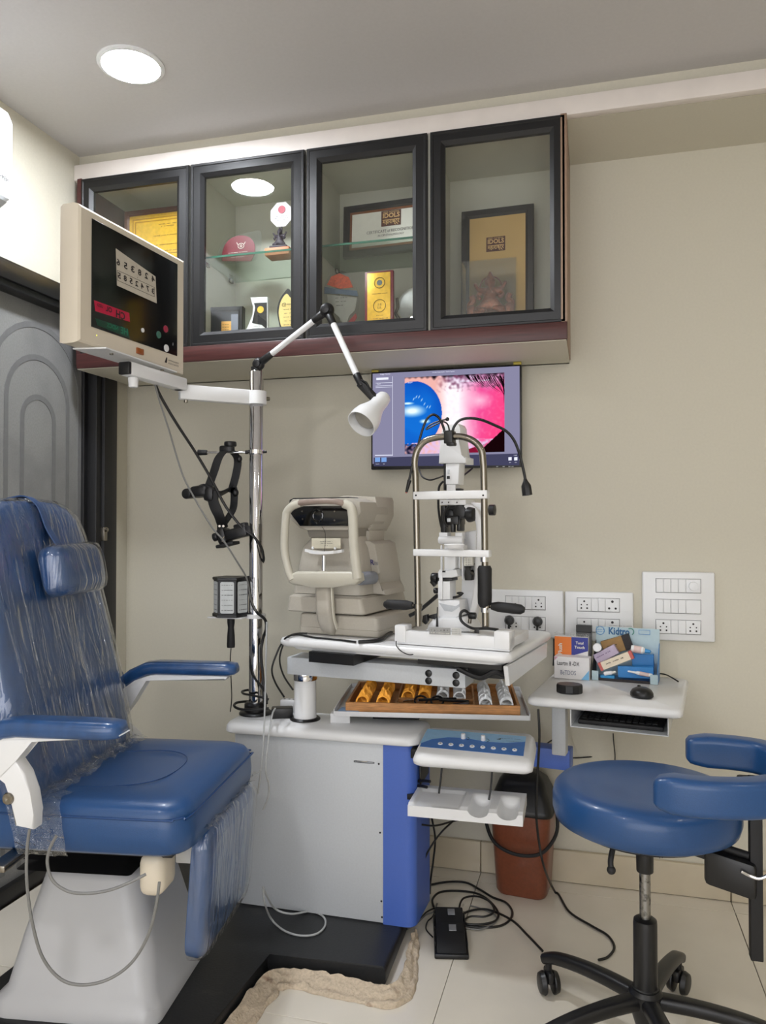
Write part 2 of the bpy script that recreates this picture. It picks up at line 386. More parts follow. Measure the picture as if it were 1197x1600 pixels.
bm = BM(); cbox(bm, CB0, CB1, 2.262, 2.5995, CBZ0, CBZ0 + .012); cab.part('underside', bm, M_wall)
bm = BM(); cbox(bm, CB0, CB1 + .004, 2.256, 2.281, CBZ0 + .002, CBZ0 + .053, .003); cab.part('front_board', bm, M_brown, label='dark red front board below the doors')
bm = BM(); cbox(bm, CB0, CB1, 2.282, 2.585, CBZ1 - .015, CBZ1); cab.part('top_board', bm, M_cabin)
for x0, x1, nm, m in ((CB0 - .006, CB0 + .012, 'side_panel', M_brown), (CB1 - .014, CB1 + .004, 'side_panel', mat('tan_edge', (150, 124, 104), .5))):
    bm = BM(); cbox(bm, x0, x1, 2.262, 2.5995, CBZ0 + .0125, CBZ1 - .0005, .001); cab.part(nm, bm, m)
DU = [(133, 296), (299.5, 476), (480, 668), (673, 884)]
DXS = []
for a, b in DU: DXS.append((cabx(a), cabx(b)))
DXS[0] = (CB0 + .008, DXS[0][1])
for k in range(3):
    xm = (DXS[k][1] + DXS[k + 1][0]) / 2
    bm = BM(); cbox(bm, xm - .008, xm + .008, 2.284, 2.585, CBZ0 + .1, CBZ1 - .015); cab.part('divider', bm, M_cabin)
DZ0, DZ1 = CBZ0 + .053, 2.340
for k, (a, b) in enumerate(DXS):
    w = 0.046 if k < 3 else 0.044
    A = cw(a, 2.262, DZ0); B = cw(b, 2.262, DZ1)
    def loop(i, y): return [(A.x + i, y, A.z + i), (B.x - i, y, A.z + i), (B.x - i, y, B.z - i), (A.x + i, y, B.z - i)]
    y0 = A.y
    bm = BM()
    rings = [loop(0, y0 + .02), loop(0, y0 + .002), loop(.002, y0), loop(.008, y0), loop(.010, y0 + .002), loop(w - .012, y0 - .001), loop(w - .008, y0 + .002), loop(w, y0 + .008), loop(w, y0 + .02)]
    loft(bm, [[Vector(p) for p in r] for r in rings], closed=True)
    dr = cab.part('door', bm, M_frame, ang=20)
    bm = BM(); box(bm, A.x + w - .004, B.x - w + .004, y0 + .010, y0 + .0125, A.z + w - .004, B.z - w + .004); cab.part('glass_pane', bm, M_glass, dr)
CFL = CBZ0 + .10   # cabinet floor height
# glass shelves
SHZ = 2.052
for k in (0, 1, 2):
    a = (CB0 + .012) if k == 0 else (DXS[k - 1][1] + DXS[k][0]) / 2 + .009
    b = (DXS[k][1] + DXS[k + 1][0]) / 2 - .009
    bm = BM(); cbox(bm, a, b, 2.32, 2.583, SHZ - .006, SHZ); s = cab.part('glass_shelf', bm, M_shelfg)
    bm = BM(); cbox(bm, a, b, 2.3195, 2.3215, SHZ - .0062, SHZ + .0002); cab.part('shelf_edge', bm, M_shelf, s)
    for xx in (a + .004, b - .004):
        for yy in (2.36, 2.54):
            bm = BM(); cbox(bm, xx - .004, xx + .004, yy - .012, yy + .012, SHZ - .020, SHZ - .0065, .001); cab.part('shelf_support', bm, M_steel)

# ---- things inside the cabinet
def upright(name, label, cat, px, y, z, w=0, group=None, rz=0.0):
    x = aty(px, 450, y).x
    return T(name, label, cat, (x, y, z), rz, group)
def picture(t, w, h, fw, depth, mf, mp, tilt=0.0, lip=None):
    """framed sheet standing at the thing's base, front at local y = 0, leaning back by tilt"""
    def P(x, y, z): return Vector((x, y * math.cos(tilt) + z * math.sin(tilt), z * math.cos(tilt) - y * math.sin(tilt)))
    off = depth * math.sin(tilt)
    def lp(i, y): return [P(-w / 2 + i, y, i) + Vector((0, 0, off)), P(w / 2 - i, y, i) + Vector((0, 0, off)), P(w / 2 - i, y, h - i) + Vector((0, 0, off)), P(-w / 2 + i, y, h - i) + Vector((0, 0, off))]
    bm = BM(); loft(bm, [lp(0, depth), lp(0, .002), lp(.002, 0), lp(fw * .7, 0), lp(fw, .005), lp(fw, depth)], closed=True); t.part('frame', bm, mf, ang=20)
    if lip:
        bm = BM(); loft(bm, [lp(fw - .001, .006), lp(fw - .001, .004), lp(fw + .006, .004), lp(fw + .006, .006)], closed=True); t.part('inner_lip', bm, lip)
    q = lp(fw - .002, .007); bm = BM(); prism(bm, q, P(0, .003, 0)); t.part('sheet', bm, mp)
    return lambda x, z: P(x, .0065, z) + Vector((0, 0, off))
# 1 gold certificate, first bay, upper shelf
M_darkw = mat('dark_walnut', (84, 50, 40), 0.45, bump=.05, scale=20, var=.2, stretch=(6, 1, 1))
xa = aty(194, 340, 2.40).x
t = T('framed_certificate', 'gold certificate in a brown wooden frame behind the letter chart', 'certificate', (xa + .16, 2.40, SHZ), 0)
f = picture(t, .32, .222, .018, .018, M_darkw, M_gold)
gb = mat('gold_border', (190, 140, 40), .4, metal=.3)
for i in (.030, .040):
    bm = BM(); lp = lambda q, y: [Vector((-.16 + q, y, q)), Vector((.16 - q, y, q)), Vector((.16 - q, y, .222 - q)), Vector((-.16 + q, y, .222 - q))]
    loft(bm, [lp(i, .0062), lp(i + .004, .0062), lp(i + .004, .0068), lp(i, .0068)], closed=True); t.part('border', bm, gb)
for z, w in ((.165, .07), (.157, .05), (.125, .11), (.092, .13), (.07, .12), (.06, .10)): scribble(t, f(0.01, z), w, .006, mat('faint_ink', (110, 70, 20), .6))
# 2 maroon oval award on clear leaf (second bay, shelf)
t = upright('oval_award', 'maroon oval award on a clear leaf-shaped stand on the glass shelf', 'trophy', 378, 2.40, SHZ)
sc = .0022
def traced(t, pts, y=0.0): return [t.y(u, v, y) for u, v in pts]
def zfix(pts):
    zm = min(p.z for p in pts); return [Vector((p.x, p.y, p.z - zm)) for p in pts]
leaf = traced(t, [(342, 394), (341, 378), (346, 366), (356, 356), (372, 349), (392, 345), (406, 343), (408, 354), (407, 368), (402, 380), (394, 390)])
bm = BM(); prism(bm, zfix(crm(leaf, 3, True)), (0, .006, 0)); t.part('clear_leaf', bm, M_acryl)
oval = traced(t, [(347, 392), (347, 380), (352, 366), (362, 356), (376, 352), (390, 355), (398, 366), (398, 380), (392, 392)], -.003)
zm = min(p.z for p in oval); oval = [Vector((p.x, p.y, p.z - zm)) for p in oval]
bm = BM(); prism(bm, crm(oval[:-1], 3) + [oval[-1]], (0, .0025, 0)); t.part('maroon_plate', bm, M_maroon)
cx = sum(p.x for p in oval) / len(oval)
scribble(t, (cx - .002, -.0035, .034), .075, .004, M_paper); scribble(t, (cx, -.0035, .026), .085, .006, M_paper); scribble(t, (cx - .004, -.0035, .018), .05, .004, M_paper)
for r_ in (.011, .004):
    bm = BM(); tube(bm, [(cx + .008 + r_ * math.cos(a * .5236), -.0037, .055 + r_ * .8 * math.sin(a * .5236)) for a in range(12)], .0011, 5, 2, True); t.part('eye_emblem', bm, M_paper)
for sx in (-1, 1):
    bm = BM(); tube(bm, [(cx + .008 + sx * .012, -.0037, .060), (cx + .008 + sx * .016, -.0037, .068)], .0012, 5); t.part('eye_emblem', bm, M_paper)
# 3 small dark idol on orange block with an octagonal disc
def seated_idol(t, h, m, z0, parent=None, name='idol'):
    """seated four-armed figure with a crown and trunk, one continuous skin"""
    V = [(0, 0, .30), (0, 0, .52), (0, 0, .66), (0, -.02, .74), (0, 0, .90), (0, 0, 1.02),       # belly chest neck head crown tip
         (-.16, 0, .60), (-.30, -.02, .46), (-.20, -.12, .36), (.16, 0, .60), (.30, -.02, .46), (.20, -.12, .38),
         (-.28, .02, .62), (-.36, 0, .78), (.28, .02, .62), (.36, 0, .78),
         (-.20, -.06, .14), (-.34, -.14, .10), (-.06, -.20, .09), (.20, -.06, .14), (.34, -.14, .10), (.06, -.22, .12),
         (0, -.13, .66), (.03, -.17, .55), (.09, -.17, .48), (-.13, 0, .76), (.13, 0, .76)]
    E = [(0, 1), (1, 2), (2, 3), (3, 4), (4, 5), (1, 6), (6, 7), (7, 8), (1, 9), (9, 10), (10, 11), (6, 12), (12, 13), (9, 14), (14, 15),
         (0, 16), (16, 17), (17, 18), (0, 19), (19, 20), (20, 21), (3, 22), (22, 23), (23, 24), (3, 25), (3, 26)]
    Rr = [.22, .17, .09, .12, .08, .02, .075, .06, .05, .075, .06, .05, .05, .05, .05, .05, .11, .085, .06, .11, .085, .06, .055, .04, .03, .07, .07]
    s = h / 1.02
    return skin(name, [Vector((x * s, y * s, z * s + z0)) for x, y, z in V], E, [r * s for r in Rr], m, parent or t.e, 1)
t = upright('idol_trophy', 'small dark idol on an orange block under an octagonal white disc', 'trophy', 437, 2.39, SHZ)
mo = mat('orange_block', (214, 134, 92), .5); md = mat('dark_idol', (58, 50, 62), .5, bump=.3, scale=200)
bm = BM(); box(bm, -.042, .045, -.03, .03, 0, .025, .002); t.part('block', bm, mo)
bm = BM(); box(bm, -.030, .032, -.022, .022, .025, .036, .004); t.part('plinth', bm, md)
seated_idol(t, .068, md, .034)
bm = BM(); cyl(bm, (.002, .012, .03), (.002, .012, .12), .003); t.part('stem', bm, md)
mdk = mat('disc_white', (224, 220, 224), .5)
bm = BM(); prism(bm, [(.002 + .042 * math.cos(R(22.5 + 45 * k)), .008, .148 + .044 * math.sin(R(22.5 + 45 * k))) for k in range(8)], (0, .004, 0)); t.part('octagonal_disc', bm, mdk)
bm = BM(); cyl(bm, (.004, .0075, .164), (.004, .006, .164), .013); t.part('emblem', bm, mat('red_emblem', (190, 60, 84), .5))
for z, w in ((.142, .04), (.136, .05), (.128, .03)): scribble(t, (.002, .0075, z), w, .003, M_ink)
# 4 dark framed plaque, bay 2 bottom
M_dk = mat('charcoal_board', (52, 54, 60), .35, var=.25, scale=30, stretch=(1, 1, 8))
t = upright('framed_plaque', 'small dark box frame with a gold plate at the left of the second bay', 'plaque', 351, 2.40, CFL, rz=R(8))
f = picture(t, .128, .118, .016, .03, M_frame, M_dk)
bm = BM(); box(bm, -.012, .022, .0030, .0068, .022, .068); t.part('gold_plate', bm, mat('orange_gold', (224, 170, 90), .4))
bm = BM(); box(bm, .022, .046, .004, .0069, .020, .092); t.part('pale_strip', bm, mat('pale_strip', (120, 124, 136), .3))
for k in range(4): scribble(t, (.005, .0028, .030 + .009 * k), .026, .005, M_ink)
# 5 white and black trophy
t = upright('curved_trophy', 'white curved trophy with a black panel and round gold seal', 'trophy', 403, 2.38, CFL)
tr = lambda l, y=0.0: [t.y(u, v, y) for u, v in l]
o = tr([(378, 517), (388, 500), (395, 484), (396, 470), (391, 456), (418, 455), (418, 517)])
zf = min(p.z for p in o)
def down(l): return [Vector((p.x, p.y, p.z - zf)) for p in l]
bm = BM(); prism(bm, down(o), (0, .014, 0), .001, 1); t.part('body', bm, M_white)
o = down(tr([(394, 496), (397, 482), (399, 472), (397, 465), (417, 464), (417, 506), (409, 499)], -.0005))
bm = BM(); prism(bm, o, (0, -.001, 0)); t.part('black_panel', bm, M_black)
p = down([t.y(407, 475, -.003)])[0]
bm = BM(); lathe(bm, [(0, .0), (.0115, 0), (.0115, .0015), (0, .0015)], p, (0, 1, 0)); t.part('gold_seal', bm, M_gold)
for k in range(4):
    p = down([t.y(401 - k, 501 + 3.5 * k, -.0012)])[0]; scribble(t, p, .024 + .004 * k, .004, M_ink)
# 6 flame-shaped gold plaque
t = upright('flame_plaque', 'gold flame-shaped plaque with a dark edge on a wooden foot', 'plaque', 452, 2.37, CFL)
o = [t.y(u, v) for u, v in [(441, 504), (435, 490), (433, 474), (437, 458), (445, 446), (451, 441), (458, 452), (472, 460), (475, 480), (470, 504)]]
zf = t.y(440, 513).z
o = down(o); bm = BM(); prism(bm, crm(o, 3, True), (0, .010, 0)); t.part('dark_backing', bm, M_black)
o = [t.y(u, v, -.001) for u, v in [(443, 503), (437, 489), (436, 474), (440, 459), (448, 449), (455, 456), (470, 463), (472, 480), (468, 503)]]
bm = BM(); prism(bm, crm(down(o), 3, True), (0, -.001, 0)); t.part('gold_face', bm, mat('pale_gold', (226, 200, 124), .45))
a = down([t.y(433, 505), t.y(476, 513)])
bm = BM(); box(bm, a[0].x, a[1].x, -.018, .02, 0, .017, .001); t.part('foot', bm, mat('pale_wood', (206, 172, 116), .5, var=.15, scale=30, stretch=(1, 6, 6)))
p = down([t.y(444, 466, -.0024)])[0]; bm = BM(); tube(bm, [p + Vector(q) for q in ((.006, 0, -.005), (-.005, 0, -.005), (-.006, 0, .003), (.004, 0, .005), (.006, 0, 0), (-.002, 0, -.001))], .0008, 5, 3); t.part('emblem', bm, M_ink)
text(t, 'Abbott', down([t.y(453, 465, -.0024)])[0], .008, M_ink)
for k in range(5):
    p = down([t.y(453, 473 + 6 * k, -.0024)])[0]; scribble(t, p, .046 - .006 * (k % 2), .005, M_ink)
# 7 framed recognition certificate, bay 3 shelf
def idols_logo(t, c, w, h, right=Vector((1, 0, 0)), up=Vector((0, 0, 1)), bg=None):
    mb = mat('logo_brown', (86, 46, 34), .5); mg = mat('logo_gold', (222, 184, 126), .5)
    n = right.cross(up); bm = BM()
    prism(bm, [c - right * w / 2 - up * h / 2, c + right * w / 2 - up * h / 2, c + right * w / 2 + up * h / 2, c - right * w / 2 + up * h / 2], n * .0006); t.part('logo_plate', bm, mb)
    text(t, 'मुंबई आयकॉन्स', c + up * h * .40 + n * .0006, h * .12, mg, right, up, width=w * .8)
    text(t, 'IDOLS', c + up * h * .17 + n * .0006, h * .42, mg, right, up, width=w * .86, bold=.03)
    text(t, 'महाराष्ट्र', c - up * h * .22 + n * .0006, h * .42, mg, right, up, width=w * .86, bold=.02)
t = T('framed_certificate', 'white certificate of recognition in a black frame on the glass shelf', 'certificate', (aty(534, 330, 2.44).x + .155, 2.44, SHZ), R(-3))
f = picture(t, .31, .175, .024, .02, M_frame, M_paper, tilt=.05, lip=mat('bronze_lip', (150, 96, 64), .3, metal=.6))
up = Vector((0, math.sin(.05), math.cos(.05)))
c = f(.012, .118); idols_logo(t, c, .068, .052, up=up)
text(t, 'CERTIFICATE of RECOGNITION', f(.010, .076), .014, M_ink, up=up, width=.165)
text(t, 'IN OPHTHALMOLOGY', f(.012, .062), .010, M_ink, up=up, width=.09)
scribble(t, f(.012, .046), .05, .004, M_ink)
# 8 tooth-shaped acrylic trophy
t = upright('acrylic_trophy', 'clear acrylic trophy with an orange fan-shaped top and red ribbon', 'trophy', 533, 2.39, CFL)
o = [t.y(u, v) for u, v in [(518, 506), (512, 480), (506, 456), (507, 436), (516, 418), (530, 411), (546, 418), (556, 438), (560, 458), (557, 480), (560, 506)]]
zf = min(p.z for p in o)
bm = BM(); prism(bm, crm(down(o), 3, True), (0, .016, 0)); t.part('acrylic_body', bm, M_acryl)
o = [t.y(u, v, -.001) for u, v in [(511, 434), (518, 421), (531, 416), (545, 422), (552, 438), (531, 440)]]
bm = BM(); prism(bm, down(o), (0, -.0015, 0)); t.part('orange_fan', bm, mat('orange_print', (196, 88, 60), .5, var=.3, scale=200))
o = [t.y(u, v, -.001) for u, v in [(507, 437), (531, 441), (558, 443), (560, 452), (531, 448), (507, 448)]]
bm = BM(); prism(bm, down(o), (0, -.0012, 0)); t.part('blue_band', bm, mat('slate_blue', (86, 104, 124), .5))
o = [t.y(u, v, -.001) for u, v in [(511, 449), (558, 454), (555, 474), (546, 482), (540, 500), (530, 484), (514, 470)]]
bm = BM(); prism(bm, down(o), (0, -.0012, 0)); t.part('frosted_face', bm, mat('frosted_face', (156, 158, 150), .5))
o = [t.y(u, v, -.0025) for u, v in [(556, 478), (549, 486), (538, 500), (541, 505), (553, 494), (558, 484)]]
bm = BM(); prism(bm, down(o), (0, -.001, 0)); t.part('red_ribbon', bm, mat('red_ribbon', (150, 48, 50), .5))
for k in range(3): scribble(t, down([t.y(533 - k, 454 + 6 * k, -.0026)])[0], .04 - .008 * k, .005, M_ink)
# 9 gold plaque on maroon board
t = upright('gold_plaque', 'tall gold plaque on a maroon board with a gold foot', 'plaque', 593, 2.37, CFL)
zf = t.y(591, 505).z
def bx2(l, y0, y1):
    (u0, v0), (u1, v1) = l; a, b = down([t.y(u0, v0), t.y(u1, v1)]); bm = BM(); return box(bm, a.x, b.x, y0, y1, a.z, b.z, .001)
t.part('foot', bx2([(566, 505), (618, 498)], -.03, .03), mat('foot_gold', (214, 158, 60), .4))
t.part('board', bx2([(571, 498), (615, 415)], -.006, .010), M_maroon)
t.part('gold_face', bx2([(575, 495), (611, 418)], -.009, -.006), M_gold)
for v, r_ in ((434, .017), (470, .020)):
    c = down([t.y(593, v, -.0105)])[0]
    bm = BM(); tube(bm, [(c.x + r_ * math.cos(k * PI / 8), c.y, c.z + r_ * math.sin(k * PI / 8)) for k in range(16)], .0008, 5, 2, True); t.part('ring_mark', bm, M_ink)
c = down([t.y(593, 434, -.0094)])[0]; bm = BM(); lathe(bm, [(0, 0), (.009, 0), (.009, .001), (0, .001)], c, (0, 1, 0)); t.part('badge', bm, mat('badge', (96, 110, 112), .4))
c = down([t.y(593, 470, -.0094)])[0]; text(t, '॥॥', c + Vector((0, 0, .004)), .012, M_ink); text(t, 'LLL', c - Vector((0, 0, .006)), .010, M_ink)
for v, w in ((451, .05), (485, .02), (490, .055)): scribble(t, down([t.y(593, v, -.0095)])[0], w, .005, mat('faint_ink', (110, 70, 20), .6))
# 10 silver round plate in stand
t = upright('silver_plate', 'round silver plate on a twisted stand beside the gold plaque', 'plate', 650, 2.41, CFL)
bm = BM(); lathe(bm, [(0, 0), (.050, 0), (.058, -.006), (.058, -.003), (.050, .003), (0, .003)], (0, 0, .074), (0, 1, 0), n=40); t.part('dish', bm, mat('satin_silver', (176, 180, 178), .3, metal=.5))
bm = BM(); tube(bm, [(-.06, -.01, .1), (-.057, -.012, .07), (-.063, -.014, .05), (-.052, -.016, .03), (-.06, -.018, .016), (-.03, -.02, .008), (.04, -.02, .008)], .005, 7); t.part('stand', bm, mat('dark_silver', (92, 88, 78), .35, metal=.6, bump=.3, scale=200))
bm = BM(); box(bm, -.05, .05, -.02, .03, 0, .007, .002); t.part('foot', bm, M_gold)
# 11 tall frame, fourth bay
t = T('framed_award', 'tall black frame holding a gold sheet in the rightmost bay', 'certificate', (aty(776, 400, 2.50).x, 2.50, CFL), R(-2))
zt = aty(776, 322, 2.50).z - CFL
f = picture(t, .235, zt, .026, .02, M_frame, M_goldp, tilt=.03)
idols_logo(t, f(-.005, zt - .118), .062, .048, up=Vector((0, math.sin(.03), math.cos(.03))))
# 12 copper idol relief in an acrylic box
t = upright('idol_in_box', 'copper seated idol in a clear acrylic box on a maroon plinth', 'idol', 766, 2.40, CFL)
mc = mat('copper_idol', (150, 88, 66), .38, metal=.55, bump=.4, scale=150, var=.35)
bm = BM(); box(bm, -.088, .088, -.04, .04, 0, .014, .002); t.part('plinth', bm, M_maroon)
bm = BM()
for x0, x1, y0, y1 in ((-.084, -.081, -.036, .036), (.081, .084, -.036, .036), (-.081, .081, -.036, -.033), (-.081, .081, .033, .036)): box(bm, x0, x1, y0, y1, .014, .185)
box(bm, -.084, .084, -.036, .036, .185, .188); t.part('acrylic_box', bm, M_acryl)
bm = BM(); box(bm, -.074, .074, -.026, .026, .014, .024, .003); t.part('base', bm, mc)
for k in range(9):
    bm = BM(); ball(bm, (-.064 + .016 * k, -.028, .021), .0042, u=8, v=6); t.part('pearl', bm, M_paper)
seated_idol(t, .14, mc, .022)
bm = BM()
for sx in (-1, 1):
    tube(bm, [(sx * .062, .01, .024), (sx * .066, .01, .06), (sx * .055, .01, .075), (sx * .06, .01, .09)], .010, 8)
    ball(bm, (sx * .058, .0, .04), .016, (1, .7, 1.3), 10, 8); ball(bm, (sx * .036, -.02, .03), .012, (1.2, .7, .8), 10, 8)
t.part('throne', bm, mc)
bm = BM(); ring = [(.0 + .034 * math.cos(k * PI / 10), .012, .115 + .034 * math.sin(k * PI / 10)) for k in range(20)]
tube(bm, ring, .0022, 6, 2, True); t.part('halo', bm, mc)

# ------------------------------------------------ air conditioner on the left wall
t = T('air_conditioner', 'white wall air conditioner at the left edge above the door', 'air conditioner', (X0, 1.25, 2.02))
ac_end = 1.738 - 1.25
prof = [(0, 0.02), (.10, -.004), (.175, .0), (.207, .016), (.214, .05), (.214, .22), (.200, .252), (.165, .268), (0, .268)]
bm = BM(); prism(bm, [(x, -.5, z) for x, z in prof], (0, .5 + ac_end, 0), .004, 2); t.part('housing', bm, M_white)
bm = BM(); prism(bm, [(.09, -.49, -.012), (.185, -.49, -.010), (.208, -.49, .004), (.19, -.49, .004)], (0, .49 + ac_end - .012, 0), .001, 1); t.part('louvre', bm, M_greyp)
text(t, 'COPPER', (.2145, ac_end - .045, .060), .016, M_ink, right=(0, 1, 0), up=(0, 0, 1), width=.06)

# ------------------------------------------------ monitor on the wall
Pm0 = aty(579.8, 579.5, 2.52); Pm1 = aty(815.3, 731, 2.52)
mx0, mx1 = Pm0.x, Pm1.x; mz1 = (Pm0.z + aty(815.3, 571, 2.52).z) / 2; mz0 = (aty(579.8, 732.5, 2.52).z + Pm1.z) / 2
mon = T('monitor', 'black wall-mounted monitor showing a close-up of an eye', 'monitor', ((mx0 + mx1) / 2, 2.52, mz0))
w, h = mx1 - mx0, mz1 - mz0
bm = BM(); box(bm, -w / 2, w / 2, .0, .022, 0, h, .003); mon.part('casing', bm, M_black)
bm = BM(); box(bm, -w / 2 + .05, w / 2 - .05, .022, .045, .03, h - .04, .008); box(bm, -.06, .06, .045, .0795, .1, h - .1, .002); mon.part('wall_bracket', bm, M_black)
def emis(name, col, s=1.0):
    m = bpy.data.materials.new(name); m.use_nodes = True; N = m.node_tree.nodes; N.remove(N['Principled BSDF'])
    e = N.new('ShaderNodeEmission'); e.inputs[0].default_value = (*lin(col), 1); e.inputs[1].default_value = s
    m.node_tree.links.new(e.outputs[0], N['Material Output'].inputs[0]); return m
bm = BM(); box(bm, -w / 2 + .006, w / 2 - .006, -.0008, .0005, .020, h - .006); mon.part('screen', bm, emis('screen_grey', (134, 132, 160), 1.0), label='grey-violet screen background')
def sx(u, v, y=-.0012): return mon.y(u, v, y)
def quad(t, us, y, m, name, lab=None):
    bm = BM(); ps = [t.y(u, v, y) for u, v in us]; f = bm.faces.new([bm.verts.new(p) for p in ps]); return t.part(name, bm, m, label=lab)
# the picture: a dense grid coloured per vertex, which only gives off light
a = sx(632.5, 590); b = sx(788.5, 706)
ix0, ix1, iz0, iz1 = a.x, b.x, b.z, a.z
NX, NZ = 200, 150
def eye(x, z):     # x,z in 0..1, z up
    X, Z = x * 1.3, z
    d = math.hypot((X - .12), (Z - .52) * .88)
    n = pnoise(Vector((X * 5, Z * 5, 0))); n2 = pnoise(Vector((X * 22, Z * 22, 3)))
    def mixc(p, q, t): t = max(0, min(1, t)); return tuple(p[i] * (1 - t) + q[i] * t for i in range(3))
    pink = (238, 80, 150); hot = (255, 60, 120); white = (255, 245, 250); peach = (238, 178, 170); blue = (18, 104, 206)
    col = mixc(white, pink, (X - .72) / .28 + n * .15)
    col = mixc(col, hot, (X - 1.0) * 2 + (.6 - Z) * .6)
    col = mixc(col, (255, 190, 215), max(0, n2) * .3)
    col = mixc(col, (220, 200, 235), (Z - .8) * 4 + n * .3)
    if Z > .78: col = mixc(col, (120, 70, 100), (Z - .82) * 4 + n2)
    sd = math.hypot((X - .98) * 1.5, (Z - .66) * 2.2)
    col = mixc((255, 225, 238), col, .25 + sd * 2.6)
    if X < .62: col = mixc(peach, col, (X - .40) / .17 + n * .2)
    if d < .375:
        col = mixc(blue, (10, 60, 170), (d - .2) * 3 + n * .3)
        col = mixc(col, (28, 130, 225), max(0, .8 - Z) * .5)
        s = math.hypot((X - .10) / .16, (Z - .56) / .07); col = mixc((235, 255, 255), col, s - .3)
        s = math.hypot((X - .27) / .06, (Z - .42) / .025); col = mixc((225, 255, 255), col, s - .4)
        s = math.hypot((X - .04) / .07, (Z - .66) / .015); col = mixc((225, 255, 255), col, s - .4)
    if d < .375:
        for k in range(7):      # small bright ticks, the lamp's mirror images
            gx, gz = .12 + .036 * k, .715 + .05 * math.sin(k * .9) - .012 * k; e_ = math.hypot((X - gx - (Z - gz) * .5) / .009, (Z - gz) / .024)
            if e_ < 1: col = mixc((215, 240, 255), col, e_ * .8)
    if Z < .13 + .05 * math.sin(X * 2): col = mixc((225, 190, 225), col, .25 + n2 * 1.3)
    if X > .62:
        lim = .02 + .26 * (X - .75)
        if Z < lim * 1.1: col = mixc((130, 20, 50), col, .2 + n)
    if X > 1.02 and Z < .30 - (1.3 - X) * .9: col = (22, 4, 8)
    if X < .16 and Z < .13: col = mixc((10, 14, 40), col, .3 + n2)
    tw = (Z - .97) * 22 + 1.2 * pnoise(Vector((X * 14, 0, 1))); 
    if tw > 0: col = mixc(col, (18, 12, 22), tw)
    return col
bm = BM(); cl = bm.loops.layers.float_color.new('img')
V = [[bm.verts.new((ix0 + (ix1 - ix0) * i / NX, -.0014, iz0 + (iz1 - iz0) * j / NZ)) for i in range(NX + 1)] for j in range(NZ + 1)]
cc = [[eye(i / NX, j / NZ) for i in range(NX + 1)] for j in range(NZ + 1)]
for j in range(NZ):
    for i in range(NX):
        f = bm.faces.new((V[j][i], V[j][i + 1], V[j + 1][i + 1], V[j + 1][i]))
        for lo, (jj, ii) in zip(f.loops, ((j, i), (j, i + 1), (j + 1, i + 1), (j + 1, i))): lo[cl] = (*lin(cc[jj][ii]), 1)
mi = bpy.data.materials.new('screen_picture'); mi.use_nodes = True; N = mi.node_tree.nodes; N.remove(N['Principled BSDF'])
va = N.new('ShaderNodeVertexColor'); va.layer_name = 'img'; e = N.new('ShaderNodeEmission'); e.inputs[1].default_value = 1.0
mi.node_tree.links.new(va.outputs[0], e.inputs[0]); mi.node_tree.links.new(e.outputs[0], N['Material Output'].inputs[0])
mon.part('eye_picture', bm, mi, label='blue and pink close-up picture of an eye')
ml_ = emis('lash_black', (16, 6, 12), 1)
bm = BM(); rnd = random.Random(3)
for k in range(34):     # eyelashes at the upper right of the picture
    x = .62 + .38 * rnd.random(); z = .99 - .22 * max(0, (x - .62)) * rnd.random()
    L = (.10 + .22 * (x - .6) * 2) * (.7 + .5 * rnd.random())
    pts = [(x, z), (x + L * .25, z - L * .55), (x + L * .7, z - L)]
    pts = [(min(px_, .995), max(pz_, .45)) for px_, pz_ in pts]
    pp = [Vector((ix0 + (ix1 - ix0) * px_, -.0018, iz0 + (iz1 - iz0) * pz_)) for px_, pz_ in pts]
    q = crm(pp, 4); n = len(q)
    for i in range(n - 1):
        w0 = .0016 * (1 - i / n); w1 = .0016 * (1 - (i + 1) / n)
        bm.faces.new([bm.verts.new(c) for c in (q[i] + Vector((-w0, 0, 0)), q[i] + Vector((w0, 0, 0)), q[i + 1] + Vector((w1, 0, 0)), q[i + 1] + Vector((-w1, 0, 0)))])
mon.part('eyelash_print', bm, ml_, kind='stuff')
eW = emis('ui_white', (235, 238, 255), 1); eD = emis('ui_dark', (66, 66, 92), 1); eB = emis('ui_blue', (120, 160, 220), 1)
quad(mon, [(584, 728.5), (584, 715), (811.5, 708.5), (811.5, 727)], -.0012, eD, 'task_bar')
quad(mon, [(588, 594), (588, 590.5), (607, 589.5), (607, 593)], -.0012, eW, 'ui_field')
for vs in ((599, .6), (603.5, .5), (606, .5)): quad(mon, [(587, vs[0]), (587, vs[0] - vs[1]), (613, vs[0] - 1.2 - vs[1]), (613, vs[0] - 1.2)], -.0012, eW, 'ui_line')
quad(mon, [(613.2, 712), (613.2, 588), (613.7, 588), (613.7, 712)], -.0012, eW, 'ui_line')
quad(mon, [(586, 712), (586, 711), (613.7, 710.6), (613.7, 711.6)], -.0012, eW, 'ui_line')
text(mon, 'Image Viewer', sx(602, 584.5), .007, eW, width=.036); text(mon, 'Search', sx(592, 600), .005, eW)
text(mon, 'Slit Lamp Imaging System - Anterior Segment', sx(693, 581), .005, eW, width=.075)
text(mon, '2021-05-30 11:58:24-001', sx(742, 595), .008, eW, width=.10, name='time_stamp')
text(mon, '000P*', sx(641, 598), .007, eW)
for u in (590, 600): quad(mon, [(u - 4, 722), (u - 4, 715), (u + 4, 714.6), (u + 4, 721.6)], -.0015, eB, 'icon')
for u, s in ((590, 'Acquire'), (600, 'Edit')): text(mon, s, sx(u, 725, -.0016), .004, eW)
for u in (797, 806): quad(mon, [(u - 2.5, 719.5), (u - 2.5, 714.5), (u + 2.5, 714.2), (u + 2.5, 719.2)], -.0015, eW, 'icon')
for u in (797, 806): text(mon, 'Exit', sx(u, 722.5, -.0016), .004, eW)
text(mon, '11:58', sx(805, 711.5), .0045, eW); 
